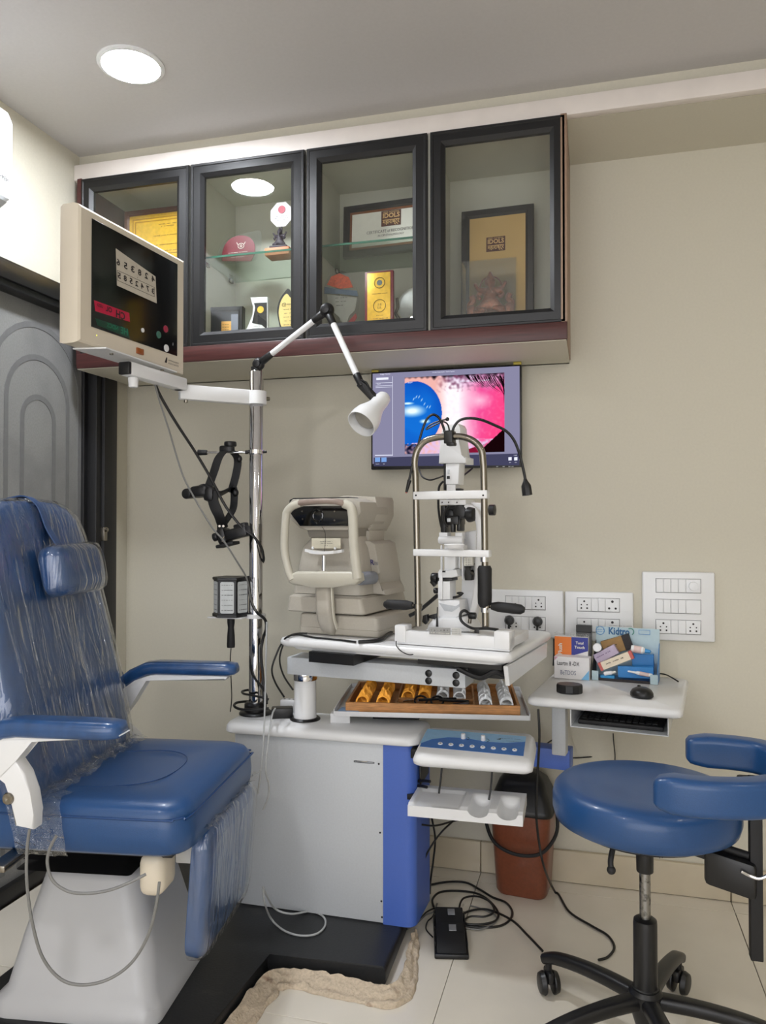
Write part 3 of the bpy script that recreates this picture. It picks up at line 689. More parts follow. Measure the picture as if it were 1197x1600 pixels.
for u in (777, 787, 796, 801): quad(mon, [(u - 1.6, 729.6), (u - 1.6, 728.6), (u + 1.6, 728.4), (u + 1.6, 729.4)], -.0009, M_greyp, 'button_mark')
mt = mat('yellow_tape', (176, 160, 60), .5)
bm = BM(); box(bm, -w / 2 + .002, -w / 2 + .026, -.001, .012, h - .001, h + .006, .001); mon.part('tape_strip', bm, mt)
bm = BM(); box(bm, w / 2 - .026, w / 2 - .001, -.001, .012, h - .001, h + .008, .001); mon.part('tape_strip', bm, mt)
# ------------------------------------------------ platform, refraction console, pole, instrument table
PZ = 0.045
M_base = mat('black_painted_base', (30, 31, 33), 0.45, bump=.1, scale=160, var=.2, dirt=((60, 58, 54), 9, .62))
pl = [(-1.42, 1.46), (-.815, 1.46), (-.822, 1.885), (-.502, 1.885), (-.515, 2.36), (-1.42, 2.36)]
bm = BM(); prism(bm, [(x, y, 0.001) for x, y in pl], (0, 0, PZ - .001), .012, 3)
tag(link('platform', bm, M_base), 'black L-shaped base plate under the patient chair and the white console', 'platform')

con = T('refraction_console', 'white and blue equipment console with a chrome pole and swing-out instrument table', 'console', (-.80, 2.18, PZ))
def cx_(p): return con.w(p)
fy = 2.095
xr = aty(599, 1300, fy).x; xl = -1.02
zb = PZ; zt_ = .548
a = cx_((xl, fy, zb + .0005)); b = cx_((xr, 2.26, zt_))
bm = BM(); box(bm, a.x, b.x, a.y + .004, b.y, a.z, b.z, .002); con.part('cabinet_body', bm, M_whitem)
bm = BM(); box(bm, a.x + .004, b.x + .0, a.y, a.y + .004, a.z + .003, b.z - .002, .001); pn = con.part('front_panel', bm, M_greyp, label='pale grey removable front panel')
for u, v in ((592, 1193.5), (594, 1301), (596, 1408), (597, 1433)):
    p = con.y(u, v, a.y); bm = BM(); lathe(bm, [(.0028, 0), (.0028, .001), (.0015, .002), (0, .002)], p, (0, -1, 0), 10); con.part('screw', bm, M_black, pn)
p0 = con.y(553, 1188, a.y); p1 = con.y(585, 1193.5, a.y)
bm = BM(); loft(bm, [[Vector((x, y_, z)) for x, z in q] for y_, q in ((a.y - .001, [(p0.x, p1.z), (p1.x, p1.z), (p1.x, p0.z), (p0.x, p0.z)]), (a.y - .001, [(p0.x + .0015, p1.z + .0015), (p1.x - .0015, p1.z + .0015), (p1.x - .0015, p0.z - .0015), (p0.x + .0015, p0.z - .0015)]), (a.y + .001, [(p0.x + .0015, p1.z + .0015), (p1.x - .0015, p1.z + .0015), (p1.x - .0015, p0.z - .0015), (p0.x + .0015, p0.z - .0015)]))], caps=False); con.part('panel_slot', bm, M_ink, pn)
bm = BM(); box(bm, p0.x + .004, p0.x + .040, a.y - .0018, a.y, p1.z + .003, p1.z + .0055, .0005); con.part('panel_slot', bm, M_steel, pn)
# blue rounded column at the right of the body
xs0 = b.x; w_ = .092
sec = [(xs0, a.y - .002)] + [(xs0 + w_ - .03 + .03 * math.sin(R(t_)), a.y + .028 - .03 * math.cos(R(t_))) for t_ in range(0, 91, 10)] + [(xs0 + w_ + .006, b.y), (xs0, b.y)]
bm = BM(); prism(bm, [(x, y, a.z) for x, y in sec], (0, 0, b.z - a.z)); con.part('blue_column', bm, M_bluep, label='blue painted column at the right edge')
bm = BM(); box(bm, xs0 + w_ + .004, xs0 + w_ + .0075, b.y - .13, b.y - .02, b.z - .12, b.z - .04); con.part('connector_plate', bm, M_black)
# moulded cap
def cap_ring(i, z, f=0.0):
    pts = rrect(1.0, 1.0, .12, 5)
    x0, x1 = cx_((-1.048, 0, 0)).x + i, xs0 + w_ + .012 - i; y0, y1 = a.y - .024 + i + f, b.y + .012 - i
    ww, hh = x1 - x0, y1 - y0; r = .035
    return [Vector(((x0 + x1) / 2 + x, (y0 + y1) / 2 + y, z)) for x, y in rrect(ww, hh, r, 5)]
z0, z1 = b.z, .580 - PZ
bm = BM(); loft(bm, [cap_ring(.004, z0), cap_ring(0, z0 + .004), cap_ring(.001, z0 + .018), cap_ring(.006, z0 + .027, .004), cap_ring(.016, z1 - .004, .010), cap_ring(.030, z1, .012)])
con.part('moulded_cap', bm, M_white, ang=50)
# chrome pole with its black foot
pw = atz(405, 1109, .5805); PX, PY = aty(400.5, 700, 2.19).x, 2.19
pole = T('equipment_pole', 'tall chrome pole standing on the console with a black round foot', 'pole', (PX, PY, .5805))
q = Vector((0, 0, 0))
bm = BM(); lathe(bm, [(0, 0), (.05, 0), (.05, .004), (.046, .008), (.034, .010), (.034, .030), (.028, .036), (0, .036)], q, n=32); pole.part('foot', bm, M_black)
ptop = aty(399, 580, PY).z
bm = BM(); lathe(bm, [(.0, .036), (.0212, .036), (.0212, ptop - .5805 - .003), (.019, ptop - .5805), (0, ptop - .5805)], q, n=40); pole.part('tube', bm, M_chrome)
# table column
cb = atz(477, 1107, .5805); TX, TY = aty(477, 1080, 2.165).x, 2.165
con2 = con; con = T('instrument_table', 'white instrument table top on a grey swing arm and short white column', 'table', (TX, TY, .5805)); PZ2 = .5805
def cx_(p): return con.w(p)
q = Vector((0, 0, 0))
bm = BM(); lathe(bm, [(0, 0), (.045, 0), (.045, .003), (.040, .007), (.0, .007)], q, n=36); con.part('column_flange', bm, M_black, label='black flange')
zc = aty(477, 1050, TY - .03).z - .5805
bm = BM(); lathe(bm, [(0, .006), (.034, .006), (.0335, .02), (.0325, .0225), (.0325, zc - .028), (0, zc - .028)], q, n=36); con.part('column', bm, M_white)
bm = BM(); lathe(bm, [(0, zc - .028), (.0355, zc - .028), (.0365, zc - .024), (.0365, zc - .004), (.0355, zc), (0, zc)], q, n=36); con.part('collar', bm, M_chrome, label='chrome collar')
# swing arm: box beam
AL = aty(448.5, 1031, 2.09); AR_ = atd(727, 1050, 2.07 * .985)
dx = Vector((AR_.x - AL.x, AR_.y - AL.y, 0)); LA = dx.length; ax_ = dx.normalized(); ay_ = Vector((-ax_.y, ax_.x, 0)); up_ = Vector((0, 0, 1))
za0, za1 = .5805 + zc, .5805 + zc + .050
cc_ = Vector((AL.x, AL.y, 0)) + ax_ * LA / 2 + ay_ * .045
bm = BM(); obox(bm, cx_((cc_.x, cc_.y, (za0 + za1) / 2)), ax_, ay_, up_, LA, .09, za1 - za0, .0025); arm = con.part('swing_arm', bm, M_greyp, label='grey box-section swing arm')
for u in (674, 714):
    for v in (1041, 1052):
        p = con.w(Vector((AL.x, AL.y, 0)) + ax_ * (LA * (u - 448.5) / 278.5)); p.z = za0 - PZ2 + (.033 if v == 1041 else .013)
        bm = BM(); lathe(bm, [(.0095, 0), (.0095, .003), (.007, .0045), (0, .0045)], p, -ay_, 18); con.part('bolt_cap', bm, M_black, arm)
# table top
TZ = .84
c1 = atz(432, 996, TZ); c2 = atz(797, 1023, TZ); c3 = atz(846, 985, TZ)
tdir = Vector((c2.x - c1.x, c2.y - c1.y, 0)).normalized(); tn = Vector((-tdir.y, tdir.x, 0)); TROT = math.atan2(tdir.y, tdir.x)
tl = (Vector((c2.x - c1.x, c2.y - c1.y, 0))).length; tdp = min(.50, (c3 - c2).length)
o_ = Vector((c1.x, c1.y, 0)); W2 = lambda s, t_, z: cx_(o_ + tdir * s + tn * t_ + Vector((0, 0, z)))
def tring(i, z): 
    ps = rrect(tl - 2 * i, tdp - 2 * i, .03, 5); return [W2(tl / 2 + x, tdp / 2 + y, z) for x, y in ps]
bm = BM(); loft(bm, [tring(.030, TZ - .034), tring(.026, TZ - .026), tring(.006, TZ - .024), tring(0, TZ - .017), tring(0, TZ - .010), tring(.003, TZ - .003), tring(.010, TZ)]); tt = con.part('table_top', bm, M_white, label='white instrument table top with rounded edges', ang=50)
bm = BM(); prism(bm, [W2(tl - .012, .02, TZ - .033), W2(tl - .012, tdp - .02, TZ - .033), W2(tl - .012, tdp - .03, TZ - .075), W2(tl - .012, .04, TZ - .085)], con.ri @ (tdir * -.012), .002, 1); con.part('end_skirt', bm, M_white, tt)
bm = BM(); prism(bm, [W2(tl * .62, .03, TZ - .034), W2(tl - .03, .03, TZ - .034), W2(tl - .03, .2, TZ - .034), W2(tl * .62, .2, TZ - .034)], (0, 0, -.012)); con.part('glide_rail', bm, M_black, tt)
bm = BM(); prism(bm, [W2(.10, .01, TZ - .034), W2(.24, .01, TZ - .034), W2(.24, .25, TZ - .034), W2(.10, .25, TZ - .034)], (0, 0, za1 - TZ + .034 + .001)); con.part('pivot_plate', bm, M_black, tt)
bm = BM(); prism(bm, [W2(tl - .13, .06, TZ - .046), W2(tl - .03, .06, TZ - .046), W2(tl - .03, .2, TZ - .046), W2(tl - .13, .2, TZ - .046)], (0, 0, -.028)); con.part('glide_block', bm, M_black, tt)
bm = BM(); tube(bm, [W2(tl - .15, .04, TZ - .052), W2(tl - .09, .035, TZ - .070), W2(tl - .05, .035, TZ - .052), W2(tl - .03, .05, TZ - .062)], .007, 8); con.part('cable_chain', bm, M_blackm, tt)
# blue cross beam and side table post belong to the laptop table below
# paper slip tray rail at the left of the lens tray
# ------------------------------------------------ lens tray + wooden trial lens case
TT = .622
f0 = atz(523, 1111, TT); f1 = atz(827, 1118, TT)
td = Vector((f1.x - f0.x, f1.y - f0.y, 0)).normalized(); trr = math.atan2(td.y, td.x); tlen = (f1 - f0).length
tr_ = T('lens_tray', 'white pull-out metal tray under the instrument table', 'tray', ((f0.x + f1.x) / 2, (f0.y + f1.y) / 2, TT - .012), trr)
dep = .36
bm = BM(); box(bm, -tlen / 2, tlen / 2, 0, dep, 0, .004, .001); tr_.part('tray_floor', bm, M_whitem)
for nm, b_ in (('tray_edge', (-tlen / 2, tlen / 2, -.003, .0, -.002, .012)), ('tray_edge', (-tlen / 2 - .003, -tlen / 2, -.003, dep, -.002, .018)), ('tray_edge', (tlen / 2, tlen / 2 + .003, -.003, dep, -.002, .018)), ('tray_edge', (-tlen / 2, tlen / 2, dep, dep + .003, -.002, .018))):
    bm = BM(); box(bm, *b_, .0008); tr_.part(nm, bm, M_whitem)
bm = BM(); box(bm, -tlen / 2 - .018, -tlen / 2 + .04, .030, .060, -.0305, -.0025, .002); tr_.part('runner', bm, M_white)
bm = BM(); box(bm, -tlen / 2 + .10, -tlen / 2 + .24, .09, .16, -.0305, -.0025, .002); tr_.part('mounting_block', bm, M_blackm)
bm = BM(); prism(bm, [(-tlen / 2 + .006, .004, .0045), (-tlen / 2 + .075, .006, .0045), (-tlen / 2 + .04, .05, .0045), (-tlen / 2 + .012, .06, .0045)], (0, 0, .006), .002); tag(link('cleaning_cloth', bm, mat('pale_blue_cloth', (150, 184, 224), .9, bump=.4, scale=80), None), 'pale blue lens cloth in the left front corner of the metal tray', 'cloth')
o2 = bpy.data.objects['cleaning_cloth']; o2.location = tr_.o; o2.rotation_euler = (0, 0, trr)
w0 = tr_.y(540, 1100, .016); w1 = tr_.y(813, 1112, .016)
case = T('lens_case', 'open wooden trial lens case in the metal tray, with gold and silver rings', 'case', tr_.r @ Vector(((w0.x + w1.x) / 2, .016, .0045)) + tr_.o, trr)
cwid = w1.x - w0.x; cd_ = .30; chh = .030
for nm, b_ in (('front_board', (-cwid / 2, cwid / 2, 0, .008, 0, chh)), ('back_board', (-cwid / 2, cwid / 2, cd_ - .008, cd_, 0, chh)), ('side_board', (-cwid / 2, -cwid / 2 + .008, .0085, cd_ - .0085, 0, chh)), ('side_board', (cwid / 2 - .008, cwid / 2, .0085, cd_ - .0085, 0, chh)),
               ('base_board', (-cwid / 2 + .0085, cwid / 2 - .0085, .0085, cd_ - .0085, 0, .004)), ('divider', (-.105, .12, .085, .091, .0045, chh - .003)), ('divider', (-.108, -.102, .0085, cd_ - .01, .0045, chh - .003)), ('divider', (.118, .124, .0085, cd_ - .01, .0045, chh - .003))):
    bm = BM(); box(bm, *b_, .0012, 1); case.part(nm, bm, M_wood)
bm = BM(); box(bm, -.10, .117, .0095, .084, .0042, .006); case.part('felt_lining', bm, mat('brown_lining', (112, 76, 50), .8))
mgo = mat('gold_rim', (244, 164, 44), .32, metal=.45, var=.15, scale=100); msi = mat('silver_rim', (206, 208, 208), .3, metal=.5, var=.1, scale=100)
ml1 = glassmat('lens_glass', (.95, .95, .92))
def ring_mesh(name, m, r):
    bm = BM(); n = 14
    sec = [(r, -.0010), (r, .0010), (r - .0032, .0010), (r - .0032, -.0010)]
    loft(bm, [[Vector((a_ * math.cos(2 * PI * k / n), h_, a_ * math.sin(2 * PI * k / n))) for a_, h_ in sec] for k in range(n)], caps=False, closed=True)
    box(bm, -.002, .002, -.0008, .0008, r - .001, r + .008, 0)
    bmesh.ops.recalc_face_normals(bm, faces=bm.faces); me = bpy.data.meshes.new(name); bm.to_mesh(me); bm.free(); me.materials.append(m); return me
rg = {'g': ring_mesh('gold_lens', mgo, .0190), 's': ring_mesh('silver_lens', msi, .0190)}
rows = [(-.212, .02, .27, 'g'), (-.150, .02, .27, 'g'), (-.078, .10, .27, 'g'), (-.028, .10, .27, 'g'), (.030, .10, .27, 's'), (.082, .10, .27, 's'), (.160, .02, .27, 's'), (.222, .02, .27, 's')]
names_ = ['leftmost', 'second from the left', 'third from the left', 'fourth from the left', 'fourth from the right', 'third from the right', 'second from the right', 'rightmost']
for n_, (x, ya, yb, kd) in enumerate(rows):
    x = x * (cwid / .52); y = ya; m_ = 'gold' if kd == 'g' else 'silver'
    while y < yb:
        o = bpy.data.objects.new(m_ + '_rimmed_lens', rg[kd]); C.objects.link(o)
        o.location = case.r @ Vector((x + random.uniform(-.001, .001), y, .0265)) + case.o; o.rotation_euler = (R(-18 + random.uniform(-5, 5)), R(random.choice((0, 0, 12, -14, 25))), trr)
        tag(o, '%s-rimmed trial lens standing in the %s row of the wooden case' % (m_, names_[n_]), 'trial lens', 'trial lenses in the %s row' % names_[n_])
        y += .0105
# black trial frame lying in the middle compartment
def oncase(x, y, z): return case.r @ Vector((x, y, z)) + case.o
bm = BM()
for sx_ in (-1, 1):
    tube(bm, [oncase(-.01 + sx_ * .024 + .018 * math.cos(k * PI / 6), .040 + .008 * math.sin(k * PI / 6), .030 + .012 * math.sin(k * PI / 6)) for k in range(12)], .003, 6, 2, True)
tube(bm, [oncase(-.04, .04, .032), oncase(.03, .04, .036)], .0035, 6)
tube(bm, [oncase(.02, .035, .034), oncase(.07, .03, .034), oncase(.105, .045, .030)], .004, 6); tube(bm, [oncase(-.04, .05, .03), oncase(.02, .07, .030), oncase(.07, .075, .031)], .003, 6)
tag(link('trial_frame', bm, M_black), 'black trial frame spectacles lying in the lens case', 'spectacles')
bm = BM(); obox(bm, oncase(.082, .022, .0255), td * .98 + Vector((0, 0, .12)), Vector((-td.y, td.x, 0)), Vector((0, 0, 1)), .05, .016, .010, .004)
tag(link('occluder', bm, mat('dark_brown_plastic', (40, 24, 22), .35)), 'dark brown lens holder lying at the front of the lens case', 'lens holder')
bm = BM()
for k in range(4): tube(bm, [oncase(-.085 + .01 * k, .03 + .006 * k, .028), oncase(-.070 + .012 * k, .034 + .004 * k, .031), oncase(-.060 + .01 * k, .04, .028)], .0022, 5, 3)
tag(link('chrome_clip', bm, M_chrome), 'small chrome clip lying in the lens case beside the trial frame', 'clip')

# ------------------------------------------------ control panel and handle rest (swing tray of the console)
cp = T('control_panel', 'white control box with a blue panel of white buttons beside the console', 'control panel', (aty(740, 1200, 1.98).x, 1.98, .50), R(1))
zq = lambda u, v, y=0: cp.y(u, v, y)
L0 = zq(643, 1192); R0 = zq(833, 1212); z_f = (L0.z + R0.z) / 2
ztop_f = (zq(645, 1178).z + zq(834, 1196).z) / 2
xw0, xw1 = L0.x, R0.x
yb = .19; zt_b = (cp.y(660, 1136, yb).z + cp.y(832, 1142, yb).z) / 2
def sring(i, f):   # f: 0 bottom .. 1 top
    xa_, xb_ = xw0 + i, xw1 - i
    za_ = z_f * (1 - f) + ztop_f * f; zb_ = (zt_b - .055) * (1 - f) + zt_b * f
    ps = rrect(xb_ - xa_, yb - 2 * i, .018, 4); out = []
    for x, y in ps:
        Y = y + yb / 2; t_ = (Y) / yb; out.append(Vector(((xa_ + xb_) / 2 + x, Y, za_ * (1 - t_) + zb_ * t_)))
    return out
bm = BM(); loft(bm, [sring(.012, -.25), sring(.002, 0), sring(0, .35), sring(.005, .85), sring(.012, 1.02)]); cp.part('housing', bm, M_white, ang=55)
slope = (zt_b - ztop_f) / yb
def pface(x, y, up=0.0): return Vector((x, y, ztop_f + .0008 + slope * y + up))
def hitp(u, v):       # where the sight line meets the sloping top
    o = cp.ri @ (CAM - cp.o); d = cp.ri @ ray(u, v); s = (ztop_f + slope * o.y - o.z) / (d.z - slope * d.y); p = o + d * s; return p.x, p.y
mb1 = mat('panel_blue', (44, 104, 176), .35); mb2 = mat('panel_pale_blue', (128, 172, 206), .35)
q = [hitp(*p) for p in ((656, 1167), (818, 1182), (822, 1152), (668, 1140))]
bm = BM(); prism(bm, [pface(x, y, .0003) for x, y in q], (0, 0, .0008)); fp = cp.part('face_plate', bm, mb1, label='blue face plate')
q = [hitp(*p) for p in ((656, 1163), (675, 1156), (700, 1153), (725, 1154), (760, 1160), (790, 1162), (821, 1160), (822, 1152), (668, 1140))]
bm = BM(); prism(bm, [pface(x, y, .0012) for x, y in q], (0, 0, .0003)); cp.part('pale_swoosh', bm, mb2, fp)
n_ = Vector((0, -slope, 1)).normalized()
for k in range(8):
    u = 688 + 16.6 * k; v = 1163.5 + 1.42 * k; x, y = hitp(u, v); p = pface(x, y, .001)
    bm = BM(); lathe(bm, [(0, 0), (.0066, 0), (.0066, .002), (.005, .003), (.0048, .0022), (0, .002)], p, n_, 18); bt = cp.part('button', bm, M_white, fp)
    bm = BM(); lathe(bm, [(0, .0024), (.002, .0024), (.0018, .003), (0, .003)], p, n_, 8); cp.part('button_mark', bm, M_ink, fp)
for u, v in ((724, 1152), (755, 1155)):
    x, y = hitp(u, v + 3); p = pface(x, y, .001)
    bm = BM(); cyl(bm, p, p + n_ * .014, .0065, .0058, 16, .001); cp.part('knob', bm, M_white, fp)
    bm = BM(); tube(bm, [p + Vector((.016 * math.cos(R(a_)), .011 * math.sin(R(a_)), slope * .011 * math.sin(R(a_)) + .0008)) for a_ in range(-50, 60, 15)], .0007, 5, 2); cp.part('dial_mark', bm, M_ink, fp)
x, y = hitp(797, 1156); scribble(cp, pface(x + .002, y, .0016), .05, .004, M_ink, (1, 0, 0), (0, 1, slope)); x, y = hitp(801, 1160); scribble(cp, pface(x, y, .0016), .035, .003, M_ink, (1, 0, 0), (0, 1, slope))
x, y = hitp(780, 1156); bm = BM(); prism(bm, [pface(x - .006, y - .004, .0016), pface(x + .004, y - .004, .0016), pface(x + .005, y + .006, .0016)], (0, 0, .0003)); cp.part('emblem', bm, M_ink, fp)
bm = BM(); box(bm, xw0 - .022, xw0 + .05, .09, .13, z_f - .012, z_f + .012, .002); cp.part('mounting_arm', bm, M_black)

hr = T('handle_rest', 'white moulded tray with two scooped rests below the control box', 'tray', (aty(728, 1270, 1.99).x, 1.99, .40), R(1))
g = lambda u, v, y=0: hr.y(u, v, y)
P = [g(637, 1256), g(817, 1277), g(816, 1295), g(637, 1272)]
xa_, xb_ = P[0].x, P[1].x; zt = (P[0].z + P[1].z) / 2; zb_ = (P[2].z + P[3].z) / 2
dd = .155
bm = BM()
nx, ny = 72, 24; V = []
for j in range(ny + 1):
    row = []
    for i in range(nx + 1):
        x = xa_ + (xb_ - xa_) * i / nx; y = dd * j / ny; z = zt + .004 * (j > 1) - .0
        for cxn in (.62, .87):
            cxx = xa_ + (xb_ - xa_) * cxn; dxn = (x - cxx) / .026
            if abs(dxn) < 1 and y < .118:
                e_ = math.sqrt(max(0, 1 - dxn * dxn)); fade = min(1, (.118 - y) / .012); z -= .026 * e_ * fade * (1 if y > .008 else .6)
        if .05 < (x - xa_) / (xb_ - xa_) < .45 and .012 < y < .125: z -= .006
        row.append(bm.verts.new((x, y, z)))
    V.append(row)
for j in range(ny):
    for i in range(nx): bm.faces.new((V[j][i], V[j][i + 1], V[j + 1][i + 1], V[j + 1][i]))
edge = V[0] + [V[j][nx] for j in range(1, ny + 1)] + V[ny][:-1][::-1] + [V[j][0] for j in range(ny - 1, 0, -1)]
low = [bm.verts.new((v.co.x, v.co.y, zb_)) for v in edge]; n = len(edge)
for i in range(n): bm.faces.new((edge[i], low[i], low[(i + 1) % n], edge[(i + 1) % n]))
bm.faces.new(low[::-1])
hr.part('moulded_tray', bm, M_white, ang=60)
bm = BM(); box(bm, xa_ - .025, xa_ + .03, dd - .05, dd - .01, zb_ + .004, zb_ + .02, .002); hr.part('mounting_arm', bm, M_black)

# ------------------------------------------------ laptop side table
LZ = .692
k0 = atz(822, 1089, LZ); k1 = atz(1067, 1111, LZ); k2 = atz(1045, 1058, LZ); k3 = atz(839, 1045, LZ)
st = T('side_table', 'small white wall-side table on a grey post with a shelf under it', 'table', ((k0.x + k1.x) / 2, (k0.y + k1.y) / 2, .44), math.atan2(k1.y - k0.y, k1.x - k0.x))
loc = [st.w(p) for p in (k0, k1, k2, k3)]
sw = loc[1].x - loc[0].x; sd = min(loc[2].y, 2.57 - k1.y)
def sr_(i, z): return [Vector(((loc[0].x + loc[1].x) / 2 + x, sd / 2 + y, z)) for x, y in rrect(sw - 2 * i, sd - 2 * i, .02, 4)]
H_ = LZ - .44
bm = BM(); loft(bm, [sr_(.008, H_ - .024), sr_(.001, H_ - .019), sr_(0, H_ - .012), sr_(.002, H_ - .004), sr_(.008, H_)]); st.part('table_top', bm, M_white, ang=50)
yp = .17
pA = st.y(862, 1110, yp); pB = st.y(884, 1182, yp)
bm = BM(); box(bm, pA.x, pB.x, yp, yp + .04, pB.z, H_ - .0245, .003); st.part('post', bm, M_greyp)
bA = st.y(836, 1166, yp + .05); bB = st.y(884, 1203, yp + .05)
bm = BM(); box(bm, bA.x - .25, pB.x + .004, yp + .041, yp + .10, bB.z, bA.z, .003); st.part('cross_beam', bm, M_bluep, label='blue cross beam reaching back to the console')
ys = .03
s0 = st.y(891, 1110, ys); s1 = st.y(1045, 1147, ys); s1b = st.y(891, 1140, ys)
zs0 = (s1.z + s1b.z) / 2
bm = BM(); box(bm, s0.x, s1.x, ys, ys + .26, zs0, zs0 + .0025); sh = st.part('shelf', bm, M_greyp)
for x in (s0.x, s1.x - .0025):
    bm = BM(); box(bm, x, x + .0025, ys, ys + .26, zs0 + .003, H_ - .0245); st.part('shelf_side', bm, M_whitem)
bm = BM(); box(bm, s0.x, s1.x, ys + .26, ys + .263, zs0, H_ - .0245); st.part('shelf_back', bm, M_blackm)
kb = T('keyboard', 'black keyboard pushed onto the shelf under the side table', 'keyboard', st.r @ Vector(((s0.x + s1.x) / 2, ys + .03, zs0 + .003)) + st.o, math.atan2(k1.y - k0.y, k1.x - k0.x))
kw = s1.x - s0.x - .03
bm = BM(); box(bm, -kw / 2, kw / 2, 0, .13, 0, .012, .003); kb.part('case', bm, M_blackm)
key = BM(); box(key, -.007, .007, -.007, .007, 0, .004, .0015, 1); bmesh.ops.recalc_face_normals(key, faces=key.faces); kme = bpy.data.meshes.new('key'); key.to_mesh(kme); key.free(); kme.materials.append(M_black)
nk = int((kw - .02) / .0165)
for j in range(5):
    for i in range(nk):
        o = bpy.data.objects.new('key', kme); C.objects.link(o); o.parent = kb.e; o.location = (-kw / 2 + .016 + i * .0165, .02 + j * .0185, .0122)
# ------------------------------------------------ letter chart display on its bracket
cA = atd(143, 342, 1.90); cB = atd(277, 412, 2.237)
dirf = Vector((cB.x - cA.x, cB.y - cA.y, 0)); fl = dirf.length; dirf.normalize(); frot = math.atan2(dirf.y, dirf.x)
zT = (cA.z + cB.z) / 2; zB = (atd(146, 510, 1.90).z + atd(278, 558, 2.237).z) / 2
ch = T('chart_display', 'cream vision chart display with mirrored numbers on a swing bracket', 'chart display', (cA.x, cA.y, zB), frot)
# local: x along the face (away from the camera), y into the box (toward -normal), z up
hB = zT - zB
e0, e1, et, eb, th = .045, .040, .024, .048, .062
def fr_(i, y): return [Vector((-e0 + i, y, -eb + i)), Vector((fl + e1 - i, y, -eb + i)), Vector((fl + e1 - i, y, hB + et - i)), Vector((-e0 + i, y, hB + et - i))]
bm = BM(); ls = [fr_(.016, th), fr_(.004, th - .004), fr_(0, th - .016), fr_(0, .014), fr_(.003, .004), fr_(.009, .0)]
loft(bm, ls); ch.part('housing', bm, M_cream, ang=28)
bm = BM(); box(bm, 0, fl, -.0016, .0, 0, hB, .0006, 1); cpn = ch.part('black_panel', bm, mat('gloss_black', (8, 8, 9), .12, spec=.7), label='glossy black front panel')
g = lambda u, v, y=-.002: ch.y(u, v, y)
a = g(181, 388); b = g(243, 432); c = g(245, 474); d_ = g(183, 446)
bm = BM(); prism(bm, [Vector((p.x, -.0020, p.z)) for p in (a, b, c, d_)], (0, .0006, 0)); lw = ch.part('lit_window', bm, mat('lit_window', (160, 152, 138), .4, emit=.16, ecol=(200, 190, 172)), cpn, label='pale lit window with two rows of mirrored numbers')
wx0, wx1 = a.x, b.x; wz0, wz1 = (c.z + d_.z) / 2, (a.z + b.z) / 2; ww, wh = wx1 - wx0, wz1 - wz0
def wp_(fx, fz): return Vector((wx0 + ww * fx, -.0026, wz0 + wh * fz))
for i, s in enumerate('653824'): text(ch, s, wp_(.055 + .175 * i, .73), wh * .27, M_ink, mirror=True, ext=0, width=ww * .085, bold=.03)
for i, s in enumerate('5852473'): text(ch, s, wp_(.08 + .142 * i, .33), wh * .24, M_ink, mirror=True, ext=0, width=ww * .075, bold=.03)
text(ch, '4', wp_(.52, .53), wh * .07, M_ink, mirror=True, ext=0); text(ch, '2', wp_(.5, .90), wh * .05, M_ink, mirror=True, ext=0)
for x0, x1, z0, z1 in ((.03, .97, .475, .485), (.03, .97, .165, .175), (.03, .037, .17, .48), (.963, .97, .17, .48)):
    p, q = wp_(x0, z0), wp_(x1, z1); bm = BM(); box(bm, p.x, q.x, -.0027, -.0024, p.z, q.z); ch.part('rule_line', bm, M_ink, lw)
def pq(us, y, m, nm, lab=None):
    bm = BM(); prism(bm, [Vector((g(u, v).x, y, g(u, v).z)) for u, v in us], (0, .0004, 0)); return ch.part(nm, bm, m, cpn, lab)
mrd = mat('chart_red', (168, 22, 56), .3, emit=.10, ecol=(190, 20, 70)); mgr = mat('chart_green', (10, 52, 40), .3, emit=.05, ecol=(0, 80, 60))
pq([(147, 469), (202, 489), (203, 503), (149, 486)], -.0021, mrd, 'red_strip', 'red lit strip')
pq([(149, 497), (200, 514), (203, 529), (152, 508)], -.0021, mgr, 'green_strip', 'dim green strip')
p = g(188, 493); text(ch, 'CH', Vector((p.x, -.0027, p.z)), .026, M_ink, mirror=True, ext=0, bold=.03)
p = g(170, 484); text(ch, 'OL', Vector((p.x, -.0027, p.z)), .018, M_ink, mirror=True, ext=0, bold=.03)
p = g(156, 478); text(ch, 'UZO', Vector((p.x, -.0027, p.z)), .010, M_ink, mirror=True, ext=0, bold=.03)
mgl = mat('green_letters', (30, 110, 84), .4, emit=.12, ecol=(20, 120, 90))
p = g(194, 518); text(ch, 'HE', Vector((p.x, -.0027, p.z)), .024, mgl, mirror=True, ext=0, bold=.02)
p = g(176, 511); text(ch, 'NDCS', Vector((p.x, -.0027, p.z)), .016, mgl, mirror=True, ext=0, bold=.02)
for u, v, r_, m in ((223, 516, .006, M_white), (259, 514, .010, mat('knob_crimson', (150, 20, 60), .35)), (248, 523, .010, mat('knob_teal', (60, 110, 96), .35)), (260, 544, .0105, M_white)):
    p = g(u, v); bm = BM(); lathe(bm, [(0, 0), (r_, 0), (r_ * .95, .002), (0, .0025)], Vector((p.x, -.0016, p.z)), (0, -1, 0), 20); ch.part('indicator', bm, m, cpn)
p = g(270, 538); text(ch, '1', Vector((p.x, -.0027, p.z)), .012, M_white, mirror=True, ext=0)
p = g(270, 566); p2 = g(262, 563); text(ch, 'APPASAMY', Vector((p.x + .006, -.0004, p.z + .002)), .007, M_ink, ext=0, width=.05); text(ch, 'ASSOCIATES', Vector((p.x + .006, -.0004, p.z - .006)), .007, M_ink, ext=0, width=.05)
